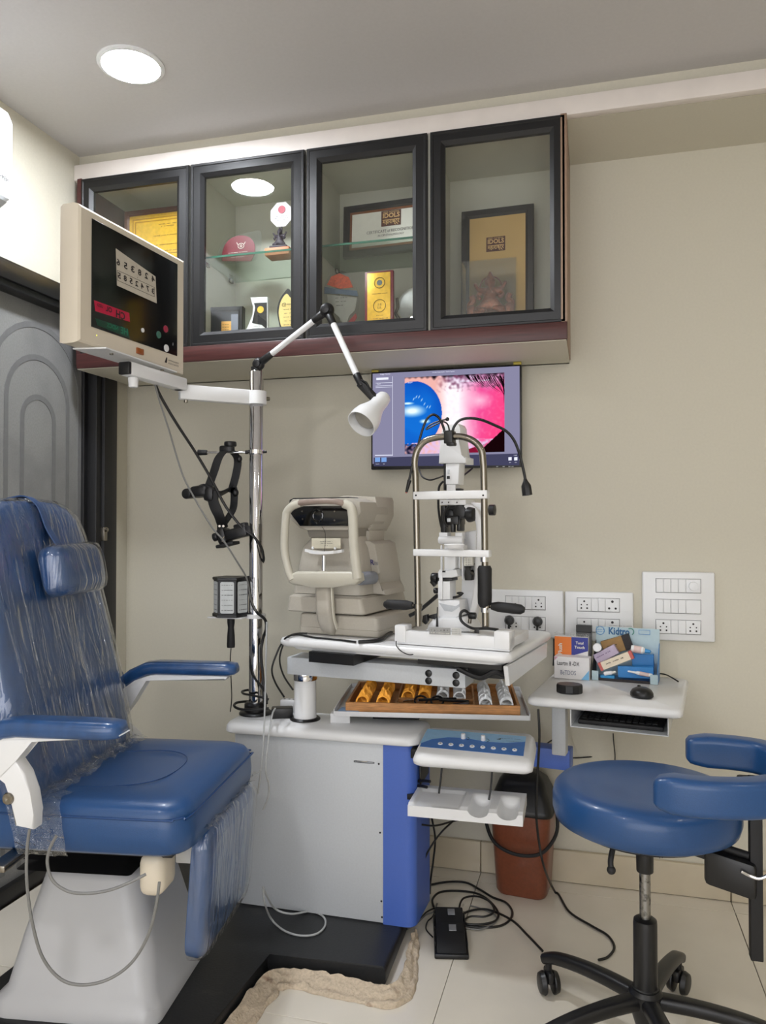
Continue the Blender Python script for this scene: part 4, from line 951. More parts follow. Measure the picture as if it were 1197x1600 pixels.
bm = BM(); prism(bm, [Vector((p2.x - .012, -.0004, p2.z - .008)), Vector((p2.x - .002, -.0004, p2.z - .008)), Vector((p2.x - .000, -.0004, p2.z + .008)), Vector((p2.x - .004, -.0004, p2.z + .008))], (0, -.0004, 0)); ch.part('emblem', bm, M_ink)
p = g(219, 549); bm = BM(); box(bm, p.x - .014, p.x + .014, -.004, .002, p.z - .008, p.z + .008, .001); ch.part('rocker_switch', bm, mat('amber_rocker', (130, 70, 24), .3, emit=.1, ecol=(160, 80, 20)), label='small amber rocker switch')
p = g(152, 524); bm = BM(); ball(bm, (p.x, 0, p.z), .0018, u=8, v=6); ch.part('indicator', bm, mat('led_yellow', (220, 220, 90), .3, emit=1.0))
# bracket: plate under the box, short bar, long bar, pole clamp
bm = BM(); prism(bm, [Vector((.02, -.03, -eb - .004)), Vector((fl - .02, -.015, -eb - .004)), Vector((fl - .02, .055, -eb - .004)), Vector((.0, .055, -eb - .004))], (0, 0, .0035)); ch.part('mount_plate', bm, M_white)
for x, y in ((.07, -.005), (fl - .07, 0)):
    bm = BM(); lathe(bm, [(0, -.0075), (.005, -.0075), (.005, -.004), (0, -.004)], (x, y, -eb), n=10); ch.part('screw', bm, M_steel)
q0 = ch.w(atd(197, 580, 2.02)); q1 = ch.w(atd(285, 603, 2.26)); zz = -eb - .030
q0.z = q1.z = zz; dr_ = (q1 - q0).normalized(); sd_ = Vector((-dr_.y, dr_.x, 0))
bm = BM(); obox(bm, (q0 + q1) / 2, dr_, sd_, Vector((0, 0, 1)), (q1 - q0).length, .035, .036, .004); ch.part('short_bar', bm, M_white)
bm = BM(); obox(bm, q0 - dr_ * .004 + Vector((0, 0, 0)), dr_, sd_, Vector((0, 0, 1)), .012, .034, .033, .003); ch.part('end_cap', bm, M_black)
bm = BM(); cyl(bm, q0 + dr_ * .03 + Vector((0, 0, -.018)), q0 + dr_ * .03 + Vector((0, 0, -.045)), .014, .012, 20, .003); ch.part('lock_knob', bm, M_white)
pz = aty(400, 622, PY).z
pc = ch.w((PX, PY, pz)); r1 = ch.w(atd(280, 616, 2.27)); r1.z = pc.z; d3 = (pc - r1).normalized(); s3 = Vector((-d3.y, d3.x, 0))
bm = BM(); obox(bm, (r1 + pc - d3 * .02) / 2, d3, s3, Vector((0, 0, 1)), (pc - r1).length - .02, .030, .044, .004); ch.part('long_bar', bm, M_white)
bm = BM(); loft(bm, [[pc + Vector((r_ * math.cos(k * PI / 16), r_ * math.sin(k * PI / 16), z)) for k in range(32)] for r_, z in ((.0215, -.020), (.031, -.020), (.031, .020), (.0215, .020))], closed=True); ch.part('pole_clamp', bm, M_white)
bm = BM(); cyl(bm, pc + d3 * .030, pc + d3 * .042, .007, .006, 10); ch.part('clamp_screw', bm, M_steel)
bm = BM(); pv = (q1 + Vector((0, 0, -.02)) - dr_ * .02); cyl(bm, Vector((pv.x, pv.y, zz - .018)), Vector((pv.x, pv.y, pc.z + .020)), .012); cyl(bm, (r1.x + .02 * d3.x, r1.y + .02 * d3.y, pc.z - .022), (r1.x + .02 * d3.x, r1.y + .02 * d3.y, pc.z - .030), .006); ch.part('pivot_pin', bm, M_steel)

# ------------------------------------------------ examination lamp on top of the pole
lp = T('examination_lamp', 'white jointed examination lamp clamped on top of the chrome pole', 'lamp', (PX, PY, ptop), 0)
J0 = lp.w(aty(404, 569, 2.185)); J1 = lp.w(aty(511, 485, 2.13)); J2 = lp.w(aty(564, 600, 2.05))
bm = BM(); cyl(bm, (0, 0, -.002), (0, 0, .012), .017); tube(bm, [(0, 0, .005), (J0.x * .6, J0.y * .6, J0.z * .6), J0], .0125, 12); lp.part('base_joint', bm, M_black)
def joint(p, r_):
    bm = BM(); ball(bm, p, r_, (1, .8, 1), 18, 12); cyl(bm, p + Vector((0, -r_ * .95, 0)), p + Vector((0, r_ * .8, 0)), r_ * .6, r_ * .6, 18, .003); return bm
lp.part('lower_joint', joint(J0, .020), M_black); 
d1 = (J1 - J0).normalized(); d2 = (J2 - J1).normalized()
bm = BM(); cyl(bm, J0 + d1 * .012, J0 + d1 * .058, .0125, .0105, 16, .002); lp.part('socket', bm, M_black)
bm = BM(); cyl(bm, J0 + d1 * .05, J1 - d1 * .05, .0088); lp.part('lower_arm', bm, M_white)
bm = BM(); cyl(bm, J1 - d1 * .054, J1 - d1 * .012, .0105, .0125, 16, .002); lp.part('socket', bm, M_black)
lp.part('elbow_joint', joint(J1, .022), M_black)
bm = BM(); cyl(bm, J1 + d2 * .014, J1 + d2 * .056, .0125, .0105, 16, .002); lp.part('socket', bm, M_black)
bm = BM(); cyl(bm, J1 + d2 * .05, J2 - d2 * .028, .0090); lp.part('upper_arm', bm, M_white)
bm = BM(); cyl(bm, J2 - d2 * .034, J2 + d2 * .01, .0115, .010, 16, .002)
S0 = lp.w(aty(601, 620, 2.06)); S1 = lp.w(aty(565, 662, 1.98)); ax = (S1 - S0).normalized()
obox(bm, (J2 + S0 + ax * .03) / 2, (S0 + ax * .03 - J2), Vector((0, 1, 0)), (S0 + ax * .03 - J2).cross(Vector((0, 1, 0))), (S0 + ax * .03 - J2).length + .012, .018, .024, .004); lp.part('head_joint', bm, M_black)
bm = BM(); tube(bm, [J2 - d2 * .01 + Vector((.008, -.01, 0)), J2 + Vector((.02, -.014, .0)), J2 + d2 * .03 + Vector((.022, -.014, 0)), S0 + ax * .02 + Vector((0, -.016, 0))], .0028, 7); lp.part('wire', bm, M_rubber)
Ls = (S1 - S0).length
bm = BM(); lathe(bm, [(0, -.004), (.015, -.003), (.020, .003), (.0225, .02), (.0235, Ls * .38), (.029, Ls * .52), (.038, Ls * .70), (.0415, Ls * .85), (.0415, Ls * 1.02), (.0395, Ls * 1.02), (.0390, Ls * .85), (.0355, Ls * .70), (.027, Ls * .55), (0, Ls * .5)], S0, ax, 40); lp.part('shade', bm, M_white, label='white bell-shaped lamp shade')
bm = BM(); lathe(bm, [(0, Ls * .55), (.027, Ls * .56), (.031, Ls * .75), (.030, Ls * .86), (.024, Ls * .90), (0, Ls * .91)], S0, ax, 28); lp.part('bulb', bm, mat('bulb_face', (150, 146, 136), .3))

# ------------------------------------------------ indirect ophthalmoscope headset on its hook
hkz = aty(400, 706.5, PY).z
hk = T('headset_hook', 'chrome ring clamp and rod on the pole carrying the black headset', 'hook', (PX, PY, hkz), 0)
bm = BM(); loft(bm, [[Vector((r_ * math.cos(k * PI / 16), r_ * math.sin(k * PI / 16), z)) for k in range(32)] for r_, z in ((.0214, -.0055), (.026, -.0055), (.026, .0055), (.0214, .0055))], closed=True); hk.part('ring_clamp', bm, M_chrome)
rod0 = hk.w(aty(322, 708, PY - .03))
rd = Vector((rod0.x, rod0.y, 0)).normalized()
bm = BM(); cyl(bm, rd * .022, Vector((rod0.x, rod0.y, 0)), .0038); hk.part('rod', bm, M_chrome)
bm = BM(); cyl(bm, rd * .024, rd * .034, .006); hk.part('stopper', bm, M_black)
e_ = Vector((rod0.x, rod0.y, 0)); bm = BM(); cyl(bm, e_ - rd * .004, e_ + rd * .026, .008, .0095, 14, .002); hk.part('rubber_tip', bm, M_black)
bm = BM(); cyl(bm, (0.024, 0, 0), (.034, 0, 0), .004); hk.part('clamp_screw', bm, M_black)

hs = T('ophthalmoscope_headset', 'black indirect ophthalmoscope headset hanging from the chrome hook', 'headset', (PX - .10, PY - .03, hkz - .33), 0)
q = lambda u, v, y=0.0: hs.y(u, v, y)
def band(pts, w, th, name, up=None, sc=None):
    bm = BM(); sweep(bm, crm(pts, 6), rrect(w, th, min(w, th) * .35, 3), up=up, scales=None); return hs.part(name, bm, M_blackm)
Yf, Yb = -.035, .045
band([q(353, 702, 0), q(342, 715, Yf), q(334, 738, Yf), q(326, 760, Yf)], .004, .026, 'crown_strap', (1, 0, 0))
band([q(358, 702, 0), q(371, 716, Yb), q(369, 740, Yb), q(361, 770, Yb)], .004, .026, 'crown_strap', (1, 0, 0))
band([q(303, 770, -.01), q(318, 762, Yf), q(332, 768, Yf), q(342, 772, 0), q(356, 766, Yb), q(366, 758, Yb)], .006, .024, 'head_band')
band([q(331, 768, Yf), q(334, 786, Yf), q(342, 805, Yf), q(348, 822, 0)], .006, .034, 'brow_band', (1, 0, 0))
band([q(365, 762, Yb), q(366, 780, Yb), q(363, 798, Yb), q(350, 818, 0)], .004, .024, 'brow_band', (1, 0, 0))
bm = BM(); obox(bm, q(315, 768, -.02), Vector((1, 0, .10)), Vector((0, 1, 0)), Vector((-.10, 0, 1)), .058, .05, .036, .01); obox(bm, q(330, 772, -.02), Vector((1, 0, .0)), Vector((0, 1, 0)), Vector((0, 0, 1)), .036, .05, .046, .012); hs.part('rear_pad', bm, M_black)
c_ = q(298, 771, -.03); bm = BM(); cyl(bm, c_ + Vector((-.006, -.02, -.002)), c_ + Vector((-.001, .03, .002)), .016, .016, 20, .003); hs.part('ratchet_knob', bm, M_black)
c_ = q(360, 695, 0); bm = BM(); cyl(bm, c_ + Vector((0, 0, -.006)), c_ + Vector((0, 0, .010)), .019, .019, 22, .004); cyl(bm, c_ + Vector((0, 0, -.020)), c_ + Vector((0, 0, -.006)), .013); hs.part('crown_knob', bm, M_black)
c_ = q(354, 702, 0); bm = BM(); obox(bm, c_, Vector((1, 0, 0)), Vector((0, 1, 0)), Vector((0, 0, 1)), .038, .03, .022, .006); hs.part('crown_pad', bm, M_black)
c_ = q(374, 717, Yb); bm = BM(); ball(bm, c_, .009, (1, 1, 1.3)); hs.part('strap_buckle', bm, M_black)
c_ = q(368, 770, Yb); bm = BM(); ball(bm, c_, .010, (1, 1, 1.3)); hs.part('strap_buckle', bm, M_black)
# optical unit at the bottom
dq = (q(392, 826) - q(345, 838)).normalized(); nz_ = Vector((-dq.z, 0, dq.x))
bm = BM(); obox(bm, q(372, 833), dq, Vector((0, 1, 0)), nz_, .074, .046, .032, .005); hs.part('optics_body', bm, M_black)
bm = BM(); obox(bm, q(377, 823), dq, Vector((0, 1, 0)), nz_, .040, .030, .020, .004); hs.part('upper_housing', bm, M_black)
bm = BM(); obox(bm, q(351, 838), dq, Vector((0, 1, 0)), nz_, .030, .056, .050, .010); hs.part('eyepiece_block', bm, M_black)
for y_ in (-.016, .016):
    bm = BM(); cyl(bm, q(341, 838, y_) , q(334, 840, y_), .012, .013, 18, .002); hs.part('eyepiece', bm, M_black)
bm = BM(); obox(bm, q(356, 851), dq, Vector((0, 1, 0)), nz_, .060, .050, .010, .003); hs.part('mirror_guard', bm, M_blackm)
for u, v in ((343, 822), (349, 822)):
    bm = BM(); cyl(bm, q(u, v, -.02), q(u, v, .02), .0035); hs.part('hinge_pin', bm, M_steel)
bm = BM(); tube(bm, [q(350, 838, -.03), q(347, 846, -.031)], .0018, 6); hs.part('lever', bm, M_steel)
bm = BM(); obox(bm, q(347, 828), Vector((1, 0, 0)), Vector((0, 1, 0)), Vector((0, 0, 1)), .022, .03, .03, .004); hs.part('hinge_block', bm, M_black)

# ------------------------------------------------ near vision drum on its plate
nv_z = aty(360, 963, PY - .03).z
bk = T('drum_bracket', 'white plate clamped to the pole under the black near vision drum', 'bracket', (PX, PY, nv_z), 0)
u0 = bk.w(aty(331, 962, PY - .03)); 
bm = BM(); box(bm, u0.x, -.020, -.06, .03, -.004, .0, .001); bk.part('plate', bm, M_white)
bm = BM(); loft(bm, [[Vector((r_ * math.cos(k * PI / 16), r_ * math.sin(k * PI / 16), z)) for k in range(32)] for r_, z in ((.0214, -.006), (.030, -.006), (.030, .006), (.0214, .006))], closed=True); bk.part('ring_clamp', bm, M_white)
dm = T('near_vision_drum', 'black six-sided near vision drum with white letter cards', 'near vision drum', (aty(361, 960, PY - .025).x, PY - .025, nv_z + .0005), R(12))
rd_ = .058; hh = aty(361, 903, PY - .07).z - nv_z
NS = 6
def hexr(r_, z, ph=0): return [Vector((r_ * math.cos(R(60 * k + ph)), r_ * math.sin(R(60 * k + ph)), z)) for k in range(NS)]
bm = BM(); loft(bm, [hexr(rd_, 0), hexr(rd_, .008), hexr(rd_ - .004, .010), hexr(rd_ - .004, hh - .010), hexr(rd_, hh - .008), hexr(rd_, hh - .002), hexr(rd_ - .003, hh)]); dm.part('drum_body', bm, M_black, ang=20)
mcard = mat('letter_card', (186, 190, 190), .4, emit=.08)
for k in range(NS):
    am = R(60 * k + 30); n_ = Vector((math.cos(am), math.sin(am), 0)); t_ = Vector((-n_.y, n_.x, 0)); ap = (rd_ - .004) * math.cos(R(30)) + .0006
    c_ = n_ * ap + Vector((0, 0, hh / 2)); bm = BM()
    loft(bm, [[c_ + t_ * x + Vector((0, 0, z)) + n_ * o_ for x, z in rrect(.042, hh - .026, .005, 3)] for o_ in (0, .0008)]); card = dm.part('letter_card', bm, mcard)
    for i in range(6): scribble(dm, c_ + n_ * .0012 + Vector((0, 0, (hh - .045) * (.5 - i / 5))), .032, .003 + .0012 * (i % 3), M_ink, t_, (0, 0, 1))
h0 = dm.w(aty(362, 966, PY - .03))
bm = BM(); lathe(bm, [(0, -.0045), (.0115, -.0045), (.0115, -.02), (.0095, -.035), (.0115, -.060), (.0125, -.088), (.0118, -.096), (0, -.098)], (0, 0, 0), n=20); dm.part('handle', bm, M_blackm, label='black rubber handle below the plate')

# ------------------------------------------------ auto refractometer
TR = TROT
ar = T('autorefractor', 'beige auto refractometer with chin rest on the left of the instrument table', 'eye testing machine', atz(528, 993, TZ + .002), TR)
M_arb = mat('beige_casing', (176, 170, 158), .5, bump=.03, scale=200, var=.03); M_arl = mat('pale_casing', (194, 190, 176), .4, var=.03, scale=20); M_ard = mat('beige_casing_dark', (140, 134, 124), .5, var=.03)
A = lambda u, v, y=0.0: ar.y(u, v, y)
def blk(rows, y0f, m, name, bev=.006, lab=None):
    """rows: (z, x0, x1, y0, y1) from the bottom up, rounded plan corners"""
    bm = BM(); rr2 = []
    for z, x0, x1, y0, y1 in rows:
        rr2.append([Vector(((x0 + x1) / 2 + x, (y0 + y1) / 2 + y, z)) for x, y in rrect(x1 - x0, y1 - y0, bev * 2.2, 3)])
    loft(bm, rr2); return ar.part(name, bm, m, label=lab, ang=32)
bx0, bx1 = A(466, 985).x, A(591, 990).x
zz = lambda v, y: ar.y(528, v, y).z
blk([(0, bx0 + .004, bx1 - .003, .004, .33), (.004, bx0, bx1, 0, .334), (.018, bx0, bx1, 0, .334), (.0185, bx0 + .001, bx1 - .001, .001, .333), (.020, bx0, bx1, 0, .334), (.054, bx0 + .002, bx1 - .003, .002, .332), (.058, bx0 + .006, bx1 - .008, .006, .328)], 0, M_arb, 'base')
x0, x1 = A(449, 950, -.0).x, A(566, 950).x + .010
z1_, z2_ = .062, .118
blk([(z1_, x0 + .004, x1 - .004, -.004, .30), (z1_ + .004, x0, x1, -.008, .304), (z2_ - .012, x0 + .004, x1 - .012, -.004, .30), (z2_ - .006, x0 + .012, x1 - .024, .006, .29)], 0, M_arb, 'slide_carriage')
bxa, bxb = A(456, 925, .01).x, A(560, 925, .01).x + .012
def bodyrow(v0, xl_, xr_, y0, y1, z=None): return (z, xl_, xr_, y0, y1)
wl = lambda u, v, y: A(u, v, y).x
yb_ = .03
zA = lambda v: A(520, v, yb_).z
blk([(z2_ - .004, wl(457, 920, yb_), wl(567, 920, yb_), yb_ - .01, .27), (zA(905), wl(460, 905, yb_), wl(566, 905, yb_), yb_ - .004, .265), (zA(880), wl(463, 880, yb_), wl(563, 880, yb_), yb_ + .004, .25), (zA(856), wl(466, 856, yb_), wl(558, 856, yb_), yb_ + .012, .235), (zA(846), wl(473, 846, yb_), wl(553, 846, yb_), yb_ + .020, .22), (zA(838), wl(477, 838, yb_), wl(550, 838, yb_), yb_ + .026, .20)], 0, M_arb, 'main_body', .010)
blk([(zA(840), wl(476, 838, yb_), wl(550, 838, yb_), yb_ + .018, .205), (zA(826), wl(474, 826, yb_), wl(551, 826, yb_), yb_ + .010, .215)], 0, M_ard, 'neck')
# measuring head
yh = .012
bm = BM()
hp = [(448, 803), (455, 812), (466, 824), (478, 829), (545, 829), (557, 818), (564, 800), (562, 784), (548, 778), (456, 780), (449, 788)]
prism(bm, [ar.y(u, v, yh + .012) for u, v in hp], (0, .19, 0), .006, 2); ar.part('measuring_head', bm, M_arb, ang=32)
hp = [(452, 800), (460, 809), (468, 822), (541, 822), (547, 812), (553, 798), (550, 790), (454, 791)]
bm = BM(); prism(bm, [ar.y(u, v, yh) for u, v in hp], (0, .014, 0), .002, 2); fpn = ar.part('face_panel', bm, mat('gloss_black', (8, 8, 9), .12), label='glossy black measuring window panel')
c_ = ar.y(496, 806, yh - .001); bm = BM(); lathe(bm, [(.0195, -.002), (.0195, .002), (.017, .0028), (.016, 0), (.006, -.004), (0, -.004)], c_, (0, -1, 0), 32); ar.part('lens', bm, mat('lens_dark', (4, 4, 6), .05, coat=1), fpn)
for u, v in ((472, 799), (473, 811), (523, 799), (523, 813), (495, 817)):
    c_ = ar.y(u, v, yh - .0006); bm = BM(); lathe(bm, [(.0028, 0), (.0028, .001), (0, .001)], c_, (0, -1, 0), 12); ar.part('indicator', bm, M_steel, fpn)
bm = BM(); prism(bm, [ar.y(u, v, .05) for u, v in ((451, 790), (452, 781), (458, 778), (545, 776.5), (549, 780), (549, 790))], (0, .06, 0), .003, 2); ar.part('monitor_visor', bm, M_black)
bm = BM(); prism(bm, [ar.y(u, v, .13) for u, v in ((531, 830), (530, 776), (536, 774), (586, 776), (588, 782), (588, 806), (580, 822), (577, 830))], (0, .13, 0), .006, 2); ar.part('rear_tower', bm, M_arb, ang=32)
bm = BM(); prism(bm, [ar.y(u, v, .12) for u, v in ((532, 846), (534, 829), (577, 829), (576, 846))], (0, .11, 0), .004, 2); ar.part('rear_neck', bm, M_arb)
bm = BM(); prism(bm, [ar.y(u, v, .10) for u, v in ((536, 925), (536, 846), (577, 845), (586, 850), (594, 896), (590, 912), (600, 922), (602, 930))], (0, .15, 0), .006, 2); ar.part('rear_housing', bm, M_arb, ang=32)
# forehead frame: flat handle loop in front
def loopband(cl, w, th, name, m):
    bm = BM(); sweep(bm, crm(cl, 7), rrect(w, th, min(w, th) * .42, 3), up=(0, 1, 0)); return ar.part(name, bm, m, ang=50)
yl = -.05
B_ = lambda u, v, y=yl: ar.y(u, v, y)
loopband([B_(457, 906), B_(451, 892), B_(445, 862), B_(445, 832), B_(447, 808), B_(449, 799), B_(457, 791), B_(470, 786)], .022, .022, 'side_arch', M_arl)
loopband([B_(470, 786), B_(488, 784, yl - .012), B_(508, 783, yl - .016), B_(526, 784, yl - .012), B_(538, 787, yl)], .016, .024, 'forehead_rest', mat('forehead_pad', (148, 132, 122), .45))
loopband([B_(538, 787), B_(548, 792), B_(551, 804), B_(552, 820), B_(553, 850), B_(556, 880), B_(559, 904)], .026, .024, 'side_arch', M_arl)
bm = BM(); prism(bm, [B_(449, 910, yl - .006), B_(456, 914, yl - .006), B_(487, 918, yl - .006), B_(520, 918, yl - .006), B_(552, 914, yl - .006), B_(560, 908, yl - .006), B_(558, 896, yl - .006), B_(545, 893, yl - .006), B_(462, 893, yl - .006), B_(452, 898, yl - .006)], (0, .045, 0), .008, 3); ar.part('chin_bar', bm, M_arl, ang=50)
# leg of the frame: curved column down to the base
cl = [B_(506, 915, -.02), B_(507, 935, -.032), B_(508, 955, -.036), B_(511, 972, -.022), B_(514, 983, .004)]
bm = BM(); sweep(bm, crm(cl, 6), rrect(.050, .030, .012, 3), up=(0, 1, 0)); ar.part('frame_leg', bm, M_arb, ang=50)
bm = BM(); sweep(bm, crm([B_(519, 918, -.045), B_(520, 940, -.055), B_(522, 965, -.055), B_(527, 982, -.035)], 6), rrect(.004, .012, .0018, 2), up=(0, 1, 0)); ar.part('leg_trim', bm, M_arl)
# chin rest
c0 = B_(506, 893, yl + .012); c1_ = B_(506, 868, yl + .012)
bm = BM(); cyl(bm, c0, c1_, .0062, n=20); ar.part('chin_post', bm, M_chrome)
bm = BM(); lathe(bm, [(0, 0), (.014, 0), (.014, .003), (0, .004)], c0 - Vector((0, 0, .001))); ar.part('post_collar', bm, M_arl)
bm = BM(); V = []; cc_ = c1_ + Vector((0, 0, 0))
for i in range(25):
    s_ = -1 + i / 12; hw = .026 * math.sqrt(max(0, 1 - (abs(s_) ** 2.2) * .96)) if abs(s_) < .72 else .007
    V.append([bm.verts.new(cc_ + Vector((s_ * .060, -hw * .9 + .002, z_ + .010 - .006 * (1 - s_ * s_) + (0 if k_ else 0)))) if not b_ else bm.verts.new(cc_ + Vector((s_ * .060, hw * .9 + .002, z_ + .010 - .006 * (1 - s_ * s_)))) for b_, z_, k_ in ((0, 0, 0), (0, .008, 1), (1, .008, 1), (1, 0, 0))])
for i in range(24):
    for k in range(4): bm.faces.new((V[i][k], V[i][(k + 1) % 4], V[i + 1][(k + 1) % 4], V[i + 1][k]))
bm.faces.new(V[0]); bm.faces.new(V[-1][::-1]); ar.part('chin_cup', bm, M_white)
for sx_ in (-1, 1):
    bm = BM(); ball(bm, cc_ + Vector((sx_ * .036, .0, .021)), .0042, u=10, v=8); ar.part('paper_pin', bm, M_white)
bm = BM(); prism(bm, [ar.y(u, v, .019) for u, v in ((487, 857), (532, 857), (532, 841), (487, 841))], (0, .004, 0)); stk = ar.part('notice_sticker', bm, mat('sticker', (206, 200, 180), .5))
for v, w in ((846, .042), (849, .038), (852.5, .012)): scribble(ar, ar.y(510, v, .018), w, .0035, M_ink)
bm = BM(); tube(bm, [ar.y(503, 823, -.03), ar.y(508, 832, -.04), ar.y(508, 850, -.045), B_(507, 862, yl + .012)], .0008, 5); ar.part('thread', bm, M_ink)
# logo on the side: the right flank of the rear housing
kz = ar.y(573, 879, .095); text(ar, 'KR', ar.y(578, 879, .0975), .022, mat('logo_violet', (60, 58, 110), .5), bold=.02, name='logo_lettering'); text(ar, '-800', ar.y(587, 880.5, .0975), .014, mat('logo_grey', (120, 120, 130), .5), width=.016, name='logo_lettering')
c_ = ar.y(566, 904, .02); bm = BM(); cyl(bm, c_ + Vector((-.004, -.012, 0)), c_ + Vector((.010, .055, 0)), .019, .019, 24, .004); ar.part('adjusting_knob', bm, mat('grey_knob', (128, 132, 140), .4))
# ------------------------------------------------ slit lamp
sl = T('slit_lamp', 'white slit lamp with a steel tube head frame on the right of the instrument table', 'slit lamp', atz(706, 1012, TZ + .002), TROT)
S = lambda u, v, y=0.0: sl.y(u, v, y)
bw0, bw1 = S(617, 1000).x, S(797, 1000).x
bm = BM(); box(bm, bw0, bw1, 0, .035, .004, .036, .004); box(bm, bw0 + .004, bw1 - .002, .002, .033, 0, .005, .001); sl.part('base_bar', bm, M_white)
for a_, b_ in ((617, 634), (772, 797)):
    bm = BM(); box(bm, S(a_, 1000).x, S(b_, 1000).x, -.004, .045, .0045, .050, .004); sl.part('end_block', bm, M_white)
bm = BM(); box(bm, bw0 + .03, bw1 - .055, .035, .18, .004, .022, .004); sl.part('slide_plate', bm, M_whitem)
bm = BM(); box(bm, bw1 - .06, bw1 - .004, .02, .20, .004, .030, .004); sl.part('rail_cover', bm, M_white)
bm = BM(); prism(bm, [S(u, v, .0) + Vector((0, -.0012, 0)) for u, v in ((671, 991), (671, 980), (704, 981), (704, 992))], (0, .001, 0)); sl.part('control_label', bm, mat('label_grey', (150, 150, 148), .5), None)
for k in range(6):
    p = S(674.5 + 5 * k, 984.5); text(sl, '+o-x#v'[k], Vector((p.x, -.0014, p.z)), .007, M_ink)
scribble(sl, S(688, 989) + Vector((0, -.0014, 0)), .05, .0035, M_paper)
bm = BM(); prism(bm, [S(u, v) + Vector((0, -.0012, 0)) for u, v in ((706, 992), (706, 981), (721, 982), (721, 993))], (0, .001, 0)); sl.part('rating_label', bm, mat('label_pale', (190, 190, 186), .5))
for v in (984, 987, 990): scribble(sl, S(713, v) + Vector((0, -.0014, 0)), .02, .0025, M_ink)
bm = BM(); p = S(745, 986); box(bm, p.x - .006, p.x + .006, -.002, .002, p.z - .006, p.z + .006, .001); sl.part('socket', bm, M_black)
# head frame: two tubes bent over the top, carrying rests
yt = .020
tr0 = .0088
def tt_(u, v, y=yt): return S(u, v, y)
bl, br = tt_(653.5, 978), tt_(758.5, 982)
path = [bl, tt_(652.5, 900), tt_(650.5, 800), tt_(649.5, 745), tt_(648, 722), tt_(652, 704), tt_(663, 690), tt_(680, 684), tt_(703, 682), tt_(724, 683), tt_(741, 690), tt_(752, 703), tt_(755, 722), tt_(756, 745), tt_(757, 800), tt_(758, 900), br]
for p in path: p.y = yt
bm = BM(); sweep(bm, crm(path, 6), circ(tr0, 16)); sl.part('head_frame', bm, M_steel, label='bent steel tube head frame')
def bar(u0, v0, u1, v1, y0, y1, name, m=M_white, bev=.003, par=None):
    a, b = S(u0, v0, y0), S(u1, v1, y0); bm = BM(); box(bm, a.x, b.x, y0, y1, a.z, b.z, bev); return sl.part(name, bm, m, par)
fb = bar(645, 768, 761, 779, yt - .013, yt + .012, 'forehead_bar')
for u in (650, 755): p = S(u, 774, yt - .013); bm = BM(); lathe(bm, [(0, 0), (.0025, 0), (.0025, .0008), (0, .0008)], p, (0, -1, 0), 10); sl.part('screw', bm, M_black, fb)
cb_ = bar(645, 858, 764, 871, yt - .014, yt + .012, 'chin_bar')
bm = BM()
V = []
p0 = S(711, 858, yt - .01)
lathe(bm, [(0, .002), (.022, .004), (.027, .012), (.025, .014), (.018, .008), (0, .006)], p0 + Vector((0, -.006, .0)), n=24)
sl.part('chin_cup', bm, M_white)
# black grips
bm = BM(); p0, p1 = S(757.5, 884, yt), S(757.5, 950, yt); p0.y = p1.y = yt
lathe(bm, [(0, 0), (.0125, .002), (.0175, .012), (.0185, .03), (.0180, .07), (.0185, .10), (.0150, (p0 - p1).length), (0, (p0 - p1).length)], p1, (0, 0, 1), 24); sl.part('column_grip', bm, M_blackm)
for (u0, v0, u1, v1, uj, vj) in ((600, 944, 645, 946, 653, 947), (820, 953, 768, 947, 760, 946)):
    a, b, c = S(u0, v0, yt), S(u1, v1, yt), S(uj, vj, yt); d_ = b - a; L_ = d_.length
    bm = BM(); lathe(bm, [(0, 0), (.007, .001), (.0125, .010), (.0135, .03), (.0130, L_ * .8), (.009, L_), (0, L_)], a, d_, 20); sl.part('handgrip', bm, M_blackm)
    bm = BM(); cyl(bm, b, c, .005); sl.part('grip_stem', bm, M_steel)
    bm = BM(); cyl(bm, c + Vector((0, 0, -.006)), c + Vector((0, 0, .006)), .012); sl.part('grip_collar', bm, M_steel)
for u, v in ((757, 874), (757.5, 953)):
    p = S(u, v, yt); p.y = yt; bm = BM(); cyl(bm, p + Vector((0, 0, -.006)), p + Vector((0, 0, .010)), .0105); sl.part('collar', bm, M_chrome)
# gooseneck lights on a clamp on top of the frame
pc_ = S(703, 684, yt); bm = BM(); box(bm, pc_.x - .012, pc_.x + .012, yt - .016, yt + .016, pc_.z - .016, pc_.z + .018, .003); box(bm, pc_.x - .006, pc_.x + .016, yt - .014, yt + .010, pc_.z - .022, pc_.z - .012, .003); sl.part('clamp', bm, M_black)
yg = yt - .005
G = lambda u, v, y=yg: S(u, v, y)
bm = BM(); tube(bm, [G(707, 680), G(709, 668), G(718, 657), G(733, 653.5), G(752, 656), G(772, 664), G(790, 673), G(802, 686), G(810, 704), G(817, 730), G(821, 750)], .0036, 8); gn = sl.part('gooseneck', bm, M_rubber)
a, b = G(820.5, 748), G(824, 774); d_ = (b - a); bm = BM(); lathe(bm, [(.004, 0), (.006, .006), (.0125, .018), (.0130, d_.length), (.010, d_.length), (0, d_.length - .006)], a, d_, 8); sl.part('light_head', bm, M_black, gn)
bm = BM(); tube(bm, [G(696, 680), G(692, 665), G(685, 652), G(676, 648), G(667, 655), G(660, 672), G(653, 697), G(645, 725), G(639, 752)], .0034, 8); gn = sl.part('gooseneck', bm, M_rubber)
a, b = G(640, 750), G(635, 769); bm = BM(); cyl(bm, a, b, .0058, .0035, 12); sl.part('light_head', bm, M_black, gn); bm = BM(); ball(bm, b, .0032, u=8, v=6); sl.part('indicator', bm, mat('dim_red', (190, 110, 100), .4), gn)
